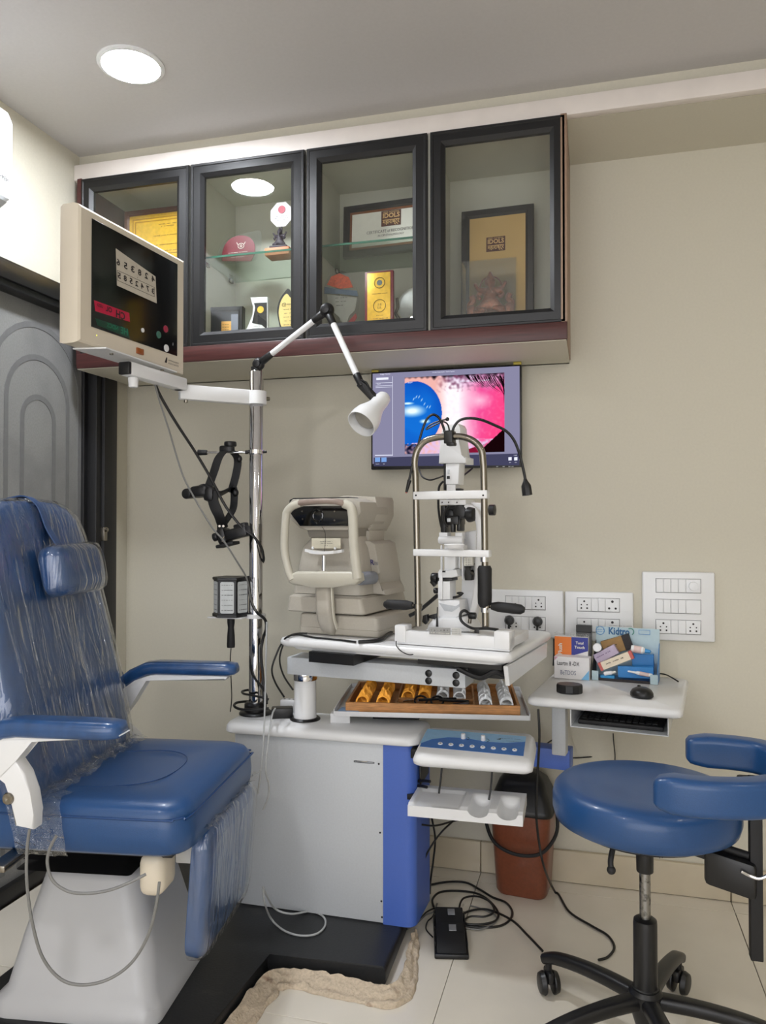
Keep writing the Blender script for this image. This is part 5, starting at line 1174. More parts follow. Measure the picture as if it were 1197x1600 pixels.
bm = BM(); tube(bm, [G(703, 678), G(700, 664), G(693, 659), G(684, 662), G(672, 668), G(666, 671), G(672, 664), G(686, 658), G(699, 655)], .0022, 6); gn = sl.part('coiled_lead', bm, M_rubber); bm = BM(); ball(bm, G(699, 655), .0052, u=10, v=8); sl.part('plug', bm, M_black, gn)
# microscope and camera stack behind the frame
ym = .13
def blk2(pts, y0, th, name, m=M_white, bev=.004, par=None, lab=None):
    bm = BM(); prism(bm, [S(u, v, y0) for u, v in pts], (0, th, 0), bev, 2); return sl.part(name, bm, m, par, label=lab, ang=34)
blk2([(688, 686), (688, 680), (692, 668), (697, 664), (716, 662), (719, 668), (720, 686)], ym + .01, .06, 'camera_cap')
blk2([(687, 686), (687, 700), (685, 724), (728, 724), (728, 714), (719, 713), (719, 686)], ym, .07, 'camera_body')
blk2([(696, 724), (718, 724), (716, 757), (696, 757)], ym + .004, .05, 'camera_neck')
p = S(700.5, 746, ym + .002); bm = BM(); box(bm, p.x - .004, p.x + .004, ym + .001, ym + .006, p.z - .004, p.z + .004, .0005); sl.part('socket', bm, M_black); bm = BM(); box(bm, p.x - .002, p.x + .003, ym + .001, ym + .006, p.z + .010, p.z + .022, .0005); sl.part('slot', bm, M_greyp)
blk2([(693, 724), (696, 724), (696, 766), (693, 766)], ym + .01, .03, 'cable_channel', M_black, .001)
blk2([(697, 757), (712, 757), (712, 781), (697, 781)], ym + .008, .04, 'beam_splitter')
blk2([(712, 763), (719, 763), (719, 767), (712, 767)], ym, .03, 'lever', M_black, .001)
blk2([(687, 781), (728, 781), (728, 789), (687, 789)], ym - .02, .08, 'top_plate', M_white, .002)
for u in (691, 701, 714):
    p = S(u, 785, ym - .0205); bm = BM(); lathe(bm, [(0, 0), (.002, 0), (.002, .0006), (0, .0006)], p, (0, -1, 0), 8); sl.part('screw', bm, M_ink)
# black optics cluster
for i, (u0, v0, u1, v1, y0, th) in enumerate(((688, 790, 696, 832, ym - .015, .04), (696, 790, 720, 806, ym - .01, .06), (698, 806, 716, 820, ym - .03, .06), (713, 806, 719, 830, ym - .02, .04), (703, 818, 709, 832, ym - .035, .02))):
    a, b = S(u0, v0, y0), S(u1, v1, y0); bm = BM(); box(bm, a.x, b.x, y0, y0 + th, a.z, b.z, .003); sl.part('optics_block', bm, M_black)
for u, v, r_ in ((717, 800, .020), (702, 803, .013)):
    p = S(u, v, ym - .02); bm = BM(); cyl(bm, p, p + Vector((0, .05, 0)), r_, r_, 22, .003); sl.part('objective', bm, M_black)
bm = BM(); tube(bm, [S(702, 790, ym - .03), S(695, 800, ym - .035), S(693, 812, ym - .035), S(699, 824, ym - .035)], .003, 7); sl.part('lever', bm, M_black)
p = S(702, 812, ym - .034); bm = BM(); box(bm, p.x - .006, p.x + .004, ym - .036, ym - .03, p.z - .006, p.z + .004, .001); sl.part('prism_window', bm, M_greyp)
p = S(731, 804, ym - .01); bm = BM(); lathe(bm, [(0, 0), (.017, 0), (.021, .004), (.021, .010), (.017, .022), (.010, .024), (0, .024)], p, (1, -.25, 0), 28); sl.part('magnification_knob', bm, M_black); 
p = S(765, 797, ym + .03); bm = BM(); lathe(bm, [(0, 0), (.015, 0), (.015, .015), (0, .018)], p, (1, 0, 0), 20); sl.part('side_knob', bm, M_black)
blk2([(724, 789), (728, 784), (756, 786), (757, 800), (752, 816), (746, 800), (737, 791)], ym + .02, .04, 'microscope_head')
# curved supporting arm on the right
bm = BM(); sweep(bm, crm([S(728, 792, ym), S(742, 798, ym), S(750, 815, ym), S(752, 840, ym), S(750, 880, ym + .01), S(746, 930, ym + .02), S(738, 968, ym + .02)], 6), rrect(.020, .030, .006, 3), up=(0, 1, 0)); sl.part('curved_arm', bm, M_white)
blk2([(724, 832), (744, 828), (745, 950), (738, 975), (706, 975), (722, 940)], ym + .04, .012, 'arm_web', M_white, .003)
bm = BM(); a, b = S(686, 844, ym - .02), S(724, 844, ym - .02); cyl(bm, a, b, .011, .011, 20, .003); sl.part('tilt_barrel', bm, M_white)
blk2([(686, 832), (699, 832), (699, 840), (686, 840)], ym - .02, .03, 'bracket', M_white, .002); blk2([(711, 832), (722, 832), (722, 842), (711, 842)], ym - .02, .03, 'bracket', M_white, .002)
blk2([(697, 861), (703, 851), (716, 849), (724, 853), (725, 870), (697, 870)], ym - .03, .04, 'hood', M_white, .005)
for u0, u1, v1 in ((688, 691, 892), (694, 713, 893), (716, 719, 888), (721, 724, 905)):
    a, b = S(u0, 852, ym), S(u1, v1, ym); bm = BM(); box(bm, a.x, b.x, ym, ym + (.03 if u1 - u0 > 8 else .006), b.z, a.z, .002); sl.part('illumination_column', bm, M_white)
blk2([(694, 862), (712, 862), (712, 888), (703, 894), (694, 888)], ym - .02, .03, 'lamp_tower', M_white, .005)
blk2([(684, 893), (713, 890), (716, 900), (706, 903), (684, 903)], ym - .03, .06, 'slit_housing', M_white, .004)
a = S(684, 903, ym - .028); b = S(706, 908, ym - .028); bm = BM(); box(bm, a.x, b.x, ym - .028, ym + .02, a.z, b.z, .001); sl.part('slit_ring', bm, M_black)
bm = BM(); p = S(695, 894, ym - .02); cyl(bm, p + Vector((0, 0, 0)), p + Vector((0, 0, .004)), .012, .010); sl.part('filter_disc', bm, M_black)
p = S(684, 903, ym - .01); bm = BM(); cyl(bm, p + Vector((-.018, 0, 0)), p, .014, .014, 20, .003); cyl(bm, p + Vector((-.017, 0, -.008)), p + Vector((-.006, 0, -.02)), .008); sl.part('slit_knob', bm, M_black)
p = S(684, 923, ym - .01); bm = BM(); cyl(bm, p + Vector((-.011, 0, 0)), p, .008, .008, 14, .002); sl.part('small_knob', bm, M_black)
blk2([(684, 908), (703, 908), (703, 937), (684, 937)], ym - .025, .05, 'column_block', M_white, .003)
for v in (919, 926):
    p = S(690, v, ym - .0255); bm = BM(); lathe(bm, [(0, 0), (.0022, 0), (.0022, .0006), (0, .0006)], p, (0, -1, 0), 8); sl.part('screw', bm, M_ink)
a = S(686, 890, ym - .032); b = S(691, 937, ym - .032); bm = BM(); box(bm, a.x, b.x, ym - .032, ym - .026, b.z, a.z, .001); sl.part('scale_plate', bm, M_white)
blk2([(684, 938), (718, 938), (720, 962), (712, 966), (684, 966)], ym - .03, .07, 'lower_housing', M_white, .006)
blk2([(686, 942), (712, 948), (718, 943), (718, 948), (706, 956), (694, 954)], ym - .033, .002, 'lower_recess', M_greyp, .0008)
bm = BM(); tube(bm, [S(706, 934, ym), S(716, 932, ym), S(722, 928, ym)], .0035, 7); ball(bm, S(719, 927, ym), .007, (1.5, .7, .6)); sl.part('release_lever', bm, M_black)
blk2([(725, 871), (738, 871), (738, 884), (725, 884)], ym - .01, .02, 'scale_label', M_paper, .001)
for k in range(4): scribble(sl, S(731.5, 873.5 + 3 * k, ym - .0105), .016, .003, M_ink)
blk2([(725, 885), (736, 885), (733, 893), (737, 898), (736, 907), (726, 907), (725, 898), (728, 893)], ym - .01, .03, 'hourglass_knob', M_black, .003)
p = S(741, 881, ym + .038); bm = BM(); lathe(bm, [(0, 0), (.0022, 0), (.0022, .001), (0, .001)], p, (0, -1, 0), 8); sl.part('screw', bm, M_ink)
# moving base with joystick, plugs and lead
blk2([(676, 966), (722, 966), (732, 976), (736, 988), (664, 988), (668, 976)], ym - .05, .10, 'slide_base', M_white, .008)
p = S(683, 963, ym - .055); bm = BM(); cyl(bm, p, p + Vector((0, 0, -.028)), .002, .0035); tube(bm, [p, p + Vector((.001, 0, .025))], .0014, 6); sl.part('pointer', bm, M_black)
blk2([(660, 962), (667, 960), (668, 970), (664, 976), (659, 972)], ym - .06, .018, 'side_knob', M_black, .003); blk2([(668, 962), (680, 959), (680, 968), (669, 966)], ym - .05, .02, 'side_knob', M_black, .002)
p = S(737, 962, ym - .07); bm = BM(); cyl(bm, p + Vector((-.008, 0, 0)), p + Vector((.012, 0, .0)), .009, .009, 16, .002); sl.part('jack_plug', bm, M_black); bm = BM(); cyl(bm, p + Vector((-.004, 0, -.008)), p + Vector((-.006, 0, -.020)), .005); sl.part('jack', bm, M_steel)
bm = BM(); tube(bm, [S(733, 959, ym - .075), S(726, 954, ym - .08), S(720, 958, ym - .085), S(720, 968, ym - .088), S(727, 976, ym - .09), S(740, 982, ym - .095), S(760, 982, .0), S(778, 984, .03)], .0038, 8); sl.part('lead', bm, M_rubber)
bm = BM(); tube(bm, [S(684, 930, ym), S(670, 942, ym + .0), S(655, 954, ym + .0), S(640, 962, ym)], .0055, 8); sl.part('lead', bm, M_rubber)

# ------------------------------------------------ switch plates on the back wall
def plate(u0, v0, u1, v1, rows, label):
    A_, B_ = aty(u0, v0, 2.6), aty(u1, v1, 2.6)
    zt__ = (aty(u0, v0, 2.6).z + aty(u1, v0 + 1, 2.6).z) / 2
    t = T('switch_panel', label, 'switch panel', ((A_.x + B_.x) / 2, 2.599, B_.z)); w = B_.x - A_.x; h = zt__ - B_.z
    bm = BM(); box(bm, -w / 2, w / 2, -.012, 0, 0, h, .005, 3); t.part('plate', bm, M_white)
    mh = .043
    for (ru0, rv0, ru1, kinds) in rows:
        a = t.y(ru0, rv0, -.012); b = t.y(ru1, rv0, -.012); x = a.x; tw = b.x - a.x; unit = tw / sum(2 if k in 'SKDB' else 1 for k in kinds)
        bm = BM(); z1 = a.z; z0 = z1 - mh
        ring_prism(bm, [Vector((a.x - .001, -.0125, z0 - .001)), Vector((b.x + .001, -.0125, z0 - .001)), Vector((b.x + .001, -.0125, z1 + .001)), Vector((a.x - .001, -.0125, z1 + .001))], [Vector((a.x, -.0125, z0)), Vector((b.x, -.0125, z0)), Vector((b.x, -.0125, z1)), Vector((a.x, -.0125, z1))], (0, .002, 0)); t.part('module_rim', bm, M_ink)
        for k in kinds:
            ww = unit * (2 if k in 'SKDB' else 1)
            bm = BM(); box(bm, x + .0006, x + ww - .0006, -.0145 if k != 's' else -.0155, -.011, z0 + .0006, z1 - .0006, .0012, 1); m_ = t.part({'s': 'rocker_switch', 'S': 'socket', 'K': 'socket', 'D': 'fan_dial', 'p': 'indicator', 'B': 'blank_module'}[k], bm, M_white)
            cxp = x + ww / 2; cz = (z0 + z1) / 2
            if k in 'SKp':
                hs_ = [(0, .011, .0032), (-.009, .0, .0022), (.009, .0, .0022), (-.009, -.011, .0028), (.009, -.011, .0028)] if k != 'p' else [(0, -.004, .003)]
                if k == 'K': hs_ = [(0, .012, .0042), (-.010, -.010, .0036), (.010, -.010, .0036)]
                for hx, hz, hr_ in hs_:
                    bm = BM(); lathe(bm, [(0, 0), (hr_, 0), (hr_, .0005), (0, .0005)], (cxp + hx, -.0147, cz + hz), (0, -1, 0), 10); t.part('pin_hole', bm, M_ink, m_)
            if k == 'D':
                bm = BM(); lathe(bm, [(.014, 0), (.013, .010), (0, .011)], (cxp, -.0145, cz), (0, -1, 0), 24); t.part('dial_knob', bm, M_white, m_)
            x += ww
    return t
pa = plate(765, 921, 881, 997, [(790, 931, 852, 'pps' + 'sS'), (790, 963, 852, 'SsS')], 'leftmost white switch panel, with black plugs, behind the slit lamp')
plate(883, 924, 990, 1003, [(902, 934, 968, 'SssK'), (902, 966, 968, 'SssK')], 'middle white switch panel on the wall behind the medicine boxes')
plate(1003, 893, 1117, 1003, [(1025, 904, 1095, 'ssssD'), (1025, 936, 1095, 'ssssB'), (1025, 968, 1095, 'SssS')], 'largest white switch panel with three rows, at the right')
for u, v, lab in ((796, 969, 'black round plug in the leftmost switch panel, its left socket'), (840, 971, 'black round plug in the leftmost switch panel, its right socket')):
    p = aty(u, v, 2.575); t = T('power_plug', lab, 'plug', p); bm = BM(); lathe(bm, [(0, .009), (.014, .009), (.0165, .0), (.0155, -.012), (.011, -.022), (0, -.024)], (0, 0, 0), (0, 1, 0), 20); t.part('plug_body', bm, M_black)
    bm = BM(); tube(bm, [(0, -.01, -.010), (0, -.016, -.03), (.004, -.010, -.07), (.002, .0, -.12)], .004, 7); t.part('plug_lead', bm, M_rubber)

# ------------------------------------------------ things on the side table
LZt = LZ + .0005
def onl(u, v): return atz(u, v, LZt)
srz = st.e.rotation_euler[2]
def carton(name, label, cat, uL, vL, uR, top_v, depth, mats, rz=None, z=LZt, group=None):
    a = atz(uL, vL, z); b0 = atz(uR, vL, z); t = T(name, label, cat, ((a.x + b0.x) / 2, a.y, z), srz if rz is None else rz, group)
    p = t.y(uL, vL); q = t.y(uR, vL); h = t.y((uL + uR) / 2, top_v).z
    bm = BM(); box(bm, p.x, q.x, 0, depth, 0, h, .0008, 1); t.part('carton', bm, mats)
    return t, p.x, q.x, h
mcar = mat('white_carton', (222, 220, 220), .4, var=.02)
t, xa_, xb_, h = carton('medicine_box', 'white carton printed in black lettering at the left front of the side table', 'box', 866, 1060, 921, 1027, .045, mcar)
text(t, 'Lasrtm 8 -DX', (xa_ + .042, -.0006, h * .70), .018, M_ink, width=.066, bold=.01); mfade = mat('faded_ink', (96, 104, 130), .5)
text(t, 'BeTDOS', (xa_ + .042, -.0006, h * .28), .019, mfade, width=.046)
bm = BM(); prism(bm, [(xb_ - .024, -.0006, .001), (xb_ - .001, -.0006, .001), (xb_ - .001, -.0006, .030)], (0, .0004, 0)); t.part('blue_print', bm, mat('light_blue_print', (120, 180, 220), .4))
bm = BM(); prism(bm, [(xa_ + .001, -.0006, h - .012), (xa_ + .012, -.0006, h - .001), (xa_ + .001, -.0006, h - .001)], (0, .0004, 0)); t.part('pink_print', bm, mat('pink_print', (200, 150, 170), .4))
zq_ = t.o.z
# blister bag leaning behind: orange and blue carton
t2 = T('medicine_box', 'orange and blue carton standing behind the white lettered carton', 'box', t.r @ Vector((0, .047, 0)) + t.o, srz)
hA = t2.y(895, 995).z; x0_, x1_ = t2.y(867, 1020).x, t2.y(919, 1020).x; xm = t2.y(893, 1010).x
bm = BM(); box(bm, x0_, x1_, 0, .03, 0, hA, .0008, 1); t2.part('carton', bm, mcar)
bm = BM(); box(bm, x0_ - .0002, xm, -.0006, 0, hA * .36, hA - .001); t2.part('orange_panel', bm, mat('orange_carton_print', (226, 122, 44), .4, var=.02))
mnb = mat('navy_print', (44, 52, 140), .4)
bm = BM(); prism(bm, [(xm, -.0006, hA * .52), (x1_, -.0006, hA * .66), (x1_, -.0006, hA - .001), (xm, -.0006, hA - .001)], (0, .0006, 0)); t2.part('blue_panel', bm, mnb)
text(t2, 'Total', ((xm + x1_) / 2, -.0008, hA * .85), .011, M_paper, bold=.02); text(t2, 'Touch', ((xm + x1_) / 2, -.0008, hA * .74), .012, M_paper, bold=.02)
text(t2, 'Flush', (x0_ + .017, -.0008, hA * .68), .017, M_paper, right=(0, 0, 1), up=(-1, 0, 0), bold=.02)
bm = BM(); box(bm, x0_ - .002, x1_ + .002, .001, .031, hA + .0005, hA + .012, .003); bmesh.ops.delete(bm, geom=[f for f in bm.faces if f.calc_center_median().z > hA + .010], context='FACES'); t2.part('clear_bag', bm, M_film2)
# dark box behind (upright phone-like carton)
pz_ = aty(912, 1000, 2.50); t3 = T('dark_carton', 'black topped narrow carton standing behind the orange and blue carton', 'box', (aty(912, 990, 2.47).x, 2.47, LZt), srz)
hB_ = t3.y(912, 977).z; bm = BM(); box(bm, -.023, .023, 0, .02, 0, hB_ - .022, .001, 1); t3.part('carton', bm, mat('smoky_box', (70, 70, 72), .3)); bm = BM(); box(bm, -.0232, .0232, -.0003, .0203, hB_ - .022, hB_, .001, 1); t3.part('black_lid', bm, M_black)
# blue display box
dspl = T('display_box', 'open blue and white counter display box lettered Kidtro, full of cartons', 'display box', ((onl(926, 1062).x + onl(1027, 1070).x) / 2, (onl(926, 1062).y + onl(1027, 1070).y) / 2, LZt), srz)
E = lambda u, v, y=0.0: dspl.y(u, v, y)
dxa, dxb = E(925, 1060).x, E(1028, 1068).x; ddp = .085; hw_ = E(975, 1046).z; hbk = E(925, 978, ddp).z
mdb = mat('display_blue', (36, 122, 190), .35, var=.03); mpb = mat('display_pale', (176, 198, 206), .4, var=.03)
bm = BM(); box(bm, dxa, dxb, 0, ddp, 0, .002); dspl.part('bottom', bm, mdb)
bm = BM(); box(bm, dxa, dxb, ddp, ddp + .002, 0, hbk, .0005, 1); dspl.part('header_card', bm, mpb)
for x in (dxa, dxb - .0015):
    bm = BM(); prism(bm, [(x, 0, 0), (x, ddp, 0), (x, ddp, hbk * .72), (x, 0, hw_ * 1.0)], (.0015, 0, 0)); dspl.part('side_wall', bm, mdb if x == dxb - .0015 else M_ink)
for x0, x1 in ((dxa, dxa + .019), (dxb - .021, dxb)):
    bm = BM(); box(bm, x0, x1, -.0015, -.0002, 0, .028); dspl.part('front_tab', bm, mpb)
bm = BM(); box(bm, dxa + .0005, dxb - .0005, -.0012, 0, 0, .008); dspl.part('front_lip', bm, M_ink)
hp_ = E(963, 992, ddp - .001)
text(dspl, 'Kidtro', (hp_.x + .008, ddp - .0012, E(970, 987, ddp).z), .030, mat('kid_blue', (20, 90, 140), .4), width=.062, bold=.03)
bm = BM(); c_ = E(938, 985, ddp - .001); tube(bm, [(c_.x + .0125 * math.cos(k * PI / 8), ddp - .0016, c_.z + .0125 * math.sin(k * PI / 8)) for k in range(16)], .0008, 5, 2, True); dspl.part('round_emblem', bm, mdb)
scribble(dspl, (c_.x, ddp - .0014, c_.z + .003), .024, .004, mdb); scribble(dspl, (c_.x, ddp - .0014, c_.z - .003), .024, .004, mdb)
scribble(dspl, E(970, 978, ddp - .0012), .07, .003, M_ink)
a, b = E(998, 984, ddp), E(1016, 992, ddp); bm = BM(); ring_prism(bm, [Vector((a.x, ddp - .0014, b.z)), Vector((b.x, ddp - .0014, b.z)), Vector((b.x, ddp - .0014, a.z)), Vector((a.x, ddp - .0014, a.z))], [Vector((a.x + .001, ddp - .0014, b.z + .001)), Vector((b.x - .001, ddp - .0014, b.z + .001)), Vector((b.x - .001, ddp - .0014, a.z - .001)), Vector((a.x + .001, ddp - .0014, a.z - .001))], (0, .0005, 0)); dspl.part('outline_box', bm, mdb)
bm = BM(); c_ = E(985, 987, ddp - .001); tube(bm, [(c_.x + .010 * math.cos(R(a_)), ddp - .0016, c_.z + .010 * math.sin(R(a_))) for a_ in range(-60, 130, 20)], .0014, 5, 2); dspl.part('green_swirl', bm, mat('kid_green', (40, 130, 110), .4))
def carton3(label, u0, v0, u1, v1, hpx, y, th, m, name='small_carton', cat='box', group=None, lean=0.0):
    """carton lying in the display box, its long top edge from (u0,v0) to (u1,v1) at depth y"""
    a, b = E(u0, v0, y), E(u1, v1, y); ux = (b - a); L_ = ux.length; ux.normalize(); uz = Vector((-ux.z, 0, ux.x)); hh_ = hpx * .00185
    t = T(name, label, cat, dspl.r @ a + dspl.o, srz, group)
    bm = BM(); obox(bm, ux * L_ / 2 - uz * hh_ / 2 + Vector((0, th / 2, 0)), ux, Vector((0, 1, 0)), uz, L_, th, hh_, .0008, 1); t.part('carton', bm, m); return t, ux, uz, L_, hh_
mbr = mat('kraft_print', (146, 112, 60), .45, var=.1, scale=60)
t, ux, uz, L_, hh_ = carton3('brown and black carton tilted at the back of the display box', 938, 1003, 981, 991, 24, .060, .020, mbr)
bm = BM(); obox(bm, ux * (L_ - .010) - uz * hh_ / 2 + Vector((0, .0095, 0)), ux, Vector((0, 1, 0)), uz, .022, .0205, hh_ + .001, .0004, 1); t.part('black_end', bm, M_ink)
scribble(t, ux * .03 - uz * .02, .03, .006, M_ink, ux, uz)
t, ux, uz, L_, hh_ = carton3('lilac and white carton leaning under the white pill bottle cap', 926, 1024, 959, 1007, 16, .036, .018, mat('lilac_carton', (186, 172, 196), .45, var=.05))
scribble(t, ux * .03 - uz * .012 - Vector((0, .0005, 0)), .045, .006, mat('purple_ink', (110, 90, 130), .5), ux, uz)
t, ux, uz, L_, hh_ = carton3('cream carton with red ends lying across the front of the lilac one', 934, 1037, 985, 1017, 13, .014, .018, mat('cream_carton', (226, 212, 190), .45, var=.03))
scribble(t, ux * .05 - uz * .010 - Vector((0, .0005, 0)), .055, .006, M_ink, ux, uz)
for s_ in (.004, L_ - .004): bm = BM(); obox(bm, ux * s_ - uz * hh_ / 2 + Vector((0, .009, 0)), ux, Vector((0, 1, 0)), uz, .009, .0186, hh_ + .0006, .0004, 1); t.part('red_end', bm, mat('red_print', (196, 96, 90), .5))
t, ux, uz, L_, hh_ = carton3('plain blue carton standing upright at the right of the display box', 987, 1022, 1021, 1023, 22, .050, .020, mdb)
t, ux, uz, L_, hh_ = carton3('plain blue carton lying at the front right of the display box', 965, 1041, 1021, 1043, 18, .012, .020, mdb)
t, ux, uz, L_, hh_ = carton3('small bright blue carton at the front left of the display box', 938, 1055, 960, 1056, 8, .004, .018, mat('bright_blue', (50, 150, 210), .4))
# bottles and tubes
def bott(label, u, v, y, d, L_, r_, mb, mc, ml2=None):
    p = E(u, v, y); t = T('dropper_bottle', label, 'bottle', dspl.r @ p + dspl.o, srz); d = Vector(d).normalized()
    bm = BM(); lathe(bm, [(0, 0), (r_ * .9, .0005), (r_, .003), (r_, L_ * .6), (r_ * .5, L_ * .7), (0, L_ * .7)], (0, 0, 0), d, 18); t.part('body', bm, mb)
    bm = BM(); lathe(bm, [(0, L_ * .68), (r_ * .62, L_ * .69), (r_ * .5, L_ * .95), (0, L_)], (0, 0, 0), d, 14); t.part('cap', bm, mc)
    if ml2: bm = BM(); lathe(bm, [(r_ + .0002, L_ * .15), (r_ + .0003, L_ * .16), (r_ + .0003, L_ * .5), (r_ + .0002, L_ * .51)], (0, 0, 0), d, 18); t.part('label_band', bm, ml2)
bott('white dropper bottle with a blue cap lying on top of the cartons', 986, 1013, .035, (1, 0, -.12), .058, .0105, M_white, mat('cap_blue', (60, 140, 200), .3), mat('red_label', (214, 190, 186), .4))
bott('white tube with a pale nozzle lying along the front blue carton', 1020, 1056, -.006 + .012, (-1, 0, .12), .072, .0055, M_white, M_white, mat('red_label', (214, 190, 186), .4))
bott('small white tube between the cream carton and the bright blue carton', 944, 1053, .006, (1, 0, .25), .036, .006, M_white, M_paper)
p = E(934, 1011, .030); t = T('pill_bottle', 'white round pill bottle cap facing out beside the lilac carton', 'bottle', dspl.r @ p + dspl.o, srz); bm = BM(); lathe(bm, [(0, 0), (.0115, 0), (.0130, .002), (.0130, .018), (.011, .018), (.011, .045), (0, .045)], (0, -.012, 0), (-.1, 1, -.1), 24); t.part('body', bm, M_white)
# black case and mouse
p = onl(890, 1082); t = T('round_case', 'flat black faceted round case on the front left of the side table', 'case', p, 0)
bm = BM(); loft(bm, [[Vector((r_ * math.cos(k * PI / 6 + .26), r_ * .82 * math.sin(k * PI / 6 + .26), z)) for k in range(12)] for r_, z in ((.034, 0), (.0365, .003), (.0365, .020), (.034, .024))]); t.part('case_body', bm, M_black, ang=20)
p = onl(1003, 1089); t = T('computer_mouse', 'black computer mouse on the front right of the side table', 'mouse', p, R(20))
bm = BM(); loft(bm, [[Vector(((.030 * s_) * math.cos(k * PI / 12) , (.042 * s_) * math.sin(k * PI / 12) * .8, z)) for k in range(24)] for s_, z in ((.85, 0), (1, .004), (.98, .012), (.82, .020), (.5, .0255), (.15, .027))]); t.part('shell', bm, M_black, ang=60)
bm = BM(); cyl(bm, (-.003, .018, .0235), (.003, .018, .0235), .005, n=12); t.part('wheel', bm, M_blackm)
cable('jack_cable', [atz(1027, 1052, LZ + .01), atz(1040, 1054, LZ + .004), atd(1052, 1060, 2.30), atd(1060, 1065, 2.28)], .0022, M_rubber, 'thin black lead with a small plug hanging off the right edge of the side table')
# ------------------------------------------------ patient chair
CR = R(8.2)
pc = T('patient_chair', 'blue padded patient chair with armrests wrapped in clear film on a white pedestal', 'chair', (-1.08, 1.595, PZ), CR)
Zc = -PZ   # local z offset so that heights below can be given above the floor
def K(x, y, z): return Vector((x, y, z + Zc))
def cush(prof_fn, outline, n): pass
# white moulded pedestal
def ped(z, x0, x1, y0, y1, r=.04):
    a = pc.w((0, 0, 0)); pts = []
    for x, y in rrect(x1 - x0, y1 - y0, min(r, (x1 - x0) / 2.2, (y1 - y0) / 2.2), 5): pts.append(K((x0 + x1) / 2 + x, (y0 + y1) / 2 + y, z))
    return pts
wA = pc.w(atz(238, 1597, .06)); wB = pc.w(atz(318, 1480, .06)); wC = pc.w(atz(12, 1552, .06))
px1 = (wA.x + wB.x) / 2; py0 = wA.y; py1 = wB.y + .05; px0 = wC.x - .0
bm = BM(); loft(bm, [ped(PZ + .0005, px0 - .006, px1 + .006, py0 - .006, py1 + .006), ped(PZ + .035, px0 - .004, px1 + .004, py0 - .004, py1 + .004), ped(PZ + .050, px0 + .012, px1 - .012, py0 + .012, py1 - .012),
                     ped(.20, px0 + .035, px1 - .030, py0 + .030, py1 - .03, .05), ped(.335, px0 + .075, px1 - .062, py0 + .055, py1 - .06, .05), ped(.352, px0 + .082, px1 - .074, py0 + .066, py1 - .07, .05), ped(.356, px0 + .095, px1 - .09, py0 + .08, py1 - .08, .05)])
pc.part('pedestal', bm, mat('pedestal_plastic', (190, 191, 194), .32, var=.03, scale=6), ang=50)
# bellows
bm = BM(); zz_ = .357; rings = []
for k in range(5):
    rings += [ped(zz_ + .001, px0 + .028, px1 - .075, py0 + .040, py1 - .05, .01), ped(zz_ + .013, px0 + .075, px1 - .110, py0 + .085, py1 - .09, .01)]; zz_ += .0255
loft(bm, rings); pc.part('bellows', bm, mat('bellows_black', (26, 26, 28), .5), ang=15, label='black rubber bellows')
# seat frame, seat cushion
bm = BM(); box(bm, -.20, .22, -.20, .20, .472 + Zc, .496 + Zc, .004); pc.part('seat_frame', bm, M_black)
def seatring(i, z, dome=0.0, x0=-.21, x1=.265, y0=-.245, y1=.25, r=.06):
    out = []
    for x, y in rrect(x1 - x0 - 2 * i, y1 - y0 - 2 * i, r - i * .3, 7): out.append(K((x0 + x1) / 2 + x, (y0 + y1) / 2 + y, z))
    return out
ZS = .598
bm = BM(); loft(bm, [seatring(.012, .490), seatring(0, .500), seatring(-.003, .535), seatring(-.001, .562), seatring(.0005, .566), seatring(.0005, .568), seatring(.003, .578), seatring(.010, .588), seatring(.026, .595)], caps=False)
# softly dished top
top = seatring(.026, .595); n = len(top); cen = K(.03, 0, .592); rr_ = [[bm.verts.new(p) for p in top]]
for f in (.85, .68, .5, .32, .15):
    rr_.append([bm.verts.new(cen + (p - cen) * f + Vector((0, 0, (.004 if f > .6 else -.002 * (1 - f))))) for p in top])
for a_, b_ in zip(rr_, rr_[1:]):
    for k in range(n): bm.faces.new((a_[k], a_[(k + 1) % n], b_[(k + 1) % n], b_[k]))
bm.faces.new(rr_[-1]); bot = seatring(.012, .490); bm.faces.new([bm.verts.new(p) for p in bot][::-1])
bmesh.ops.remove_doubles(bm, verts=bm.verts, dist=.0002)
sc_ = pc.part('seat', bm, M_blue, ang=70, label='smooth blue seat cushion')
M_piping = mat('blue_piping', (24, 62, 112), .35)
bm = BM(); tube(bm, [p + Vector((0, 0, -.0)) for p in seatring(-.0005, .567)][::2], .0022, 6, 3, True); pc.part('piping', bm, M_piping, sc_)
# stitched arc across the seat
bm = BM(); tube(bm, [K(-.02, .10, .5975), K(.08, .115, .5972), K(.14, .08, .597), K(.16, 0, .5965), K(.14, -.10, .597), K(.06, -.15, .5975), K(-.04, -.16, .5975)], .0012, 5, 6); pc.part('seam', bm, M_piping, sc_)
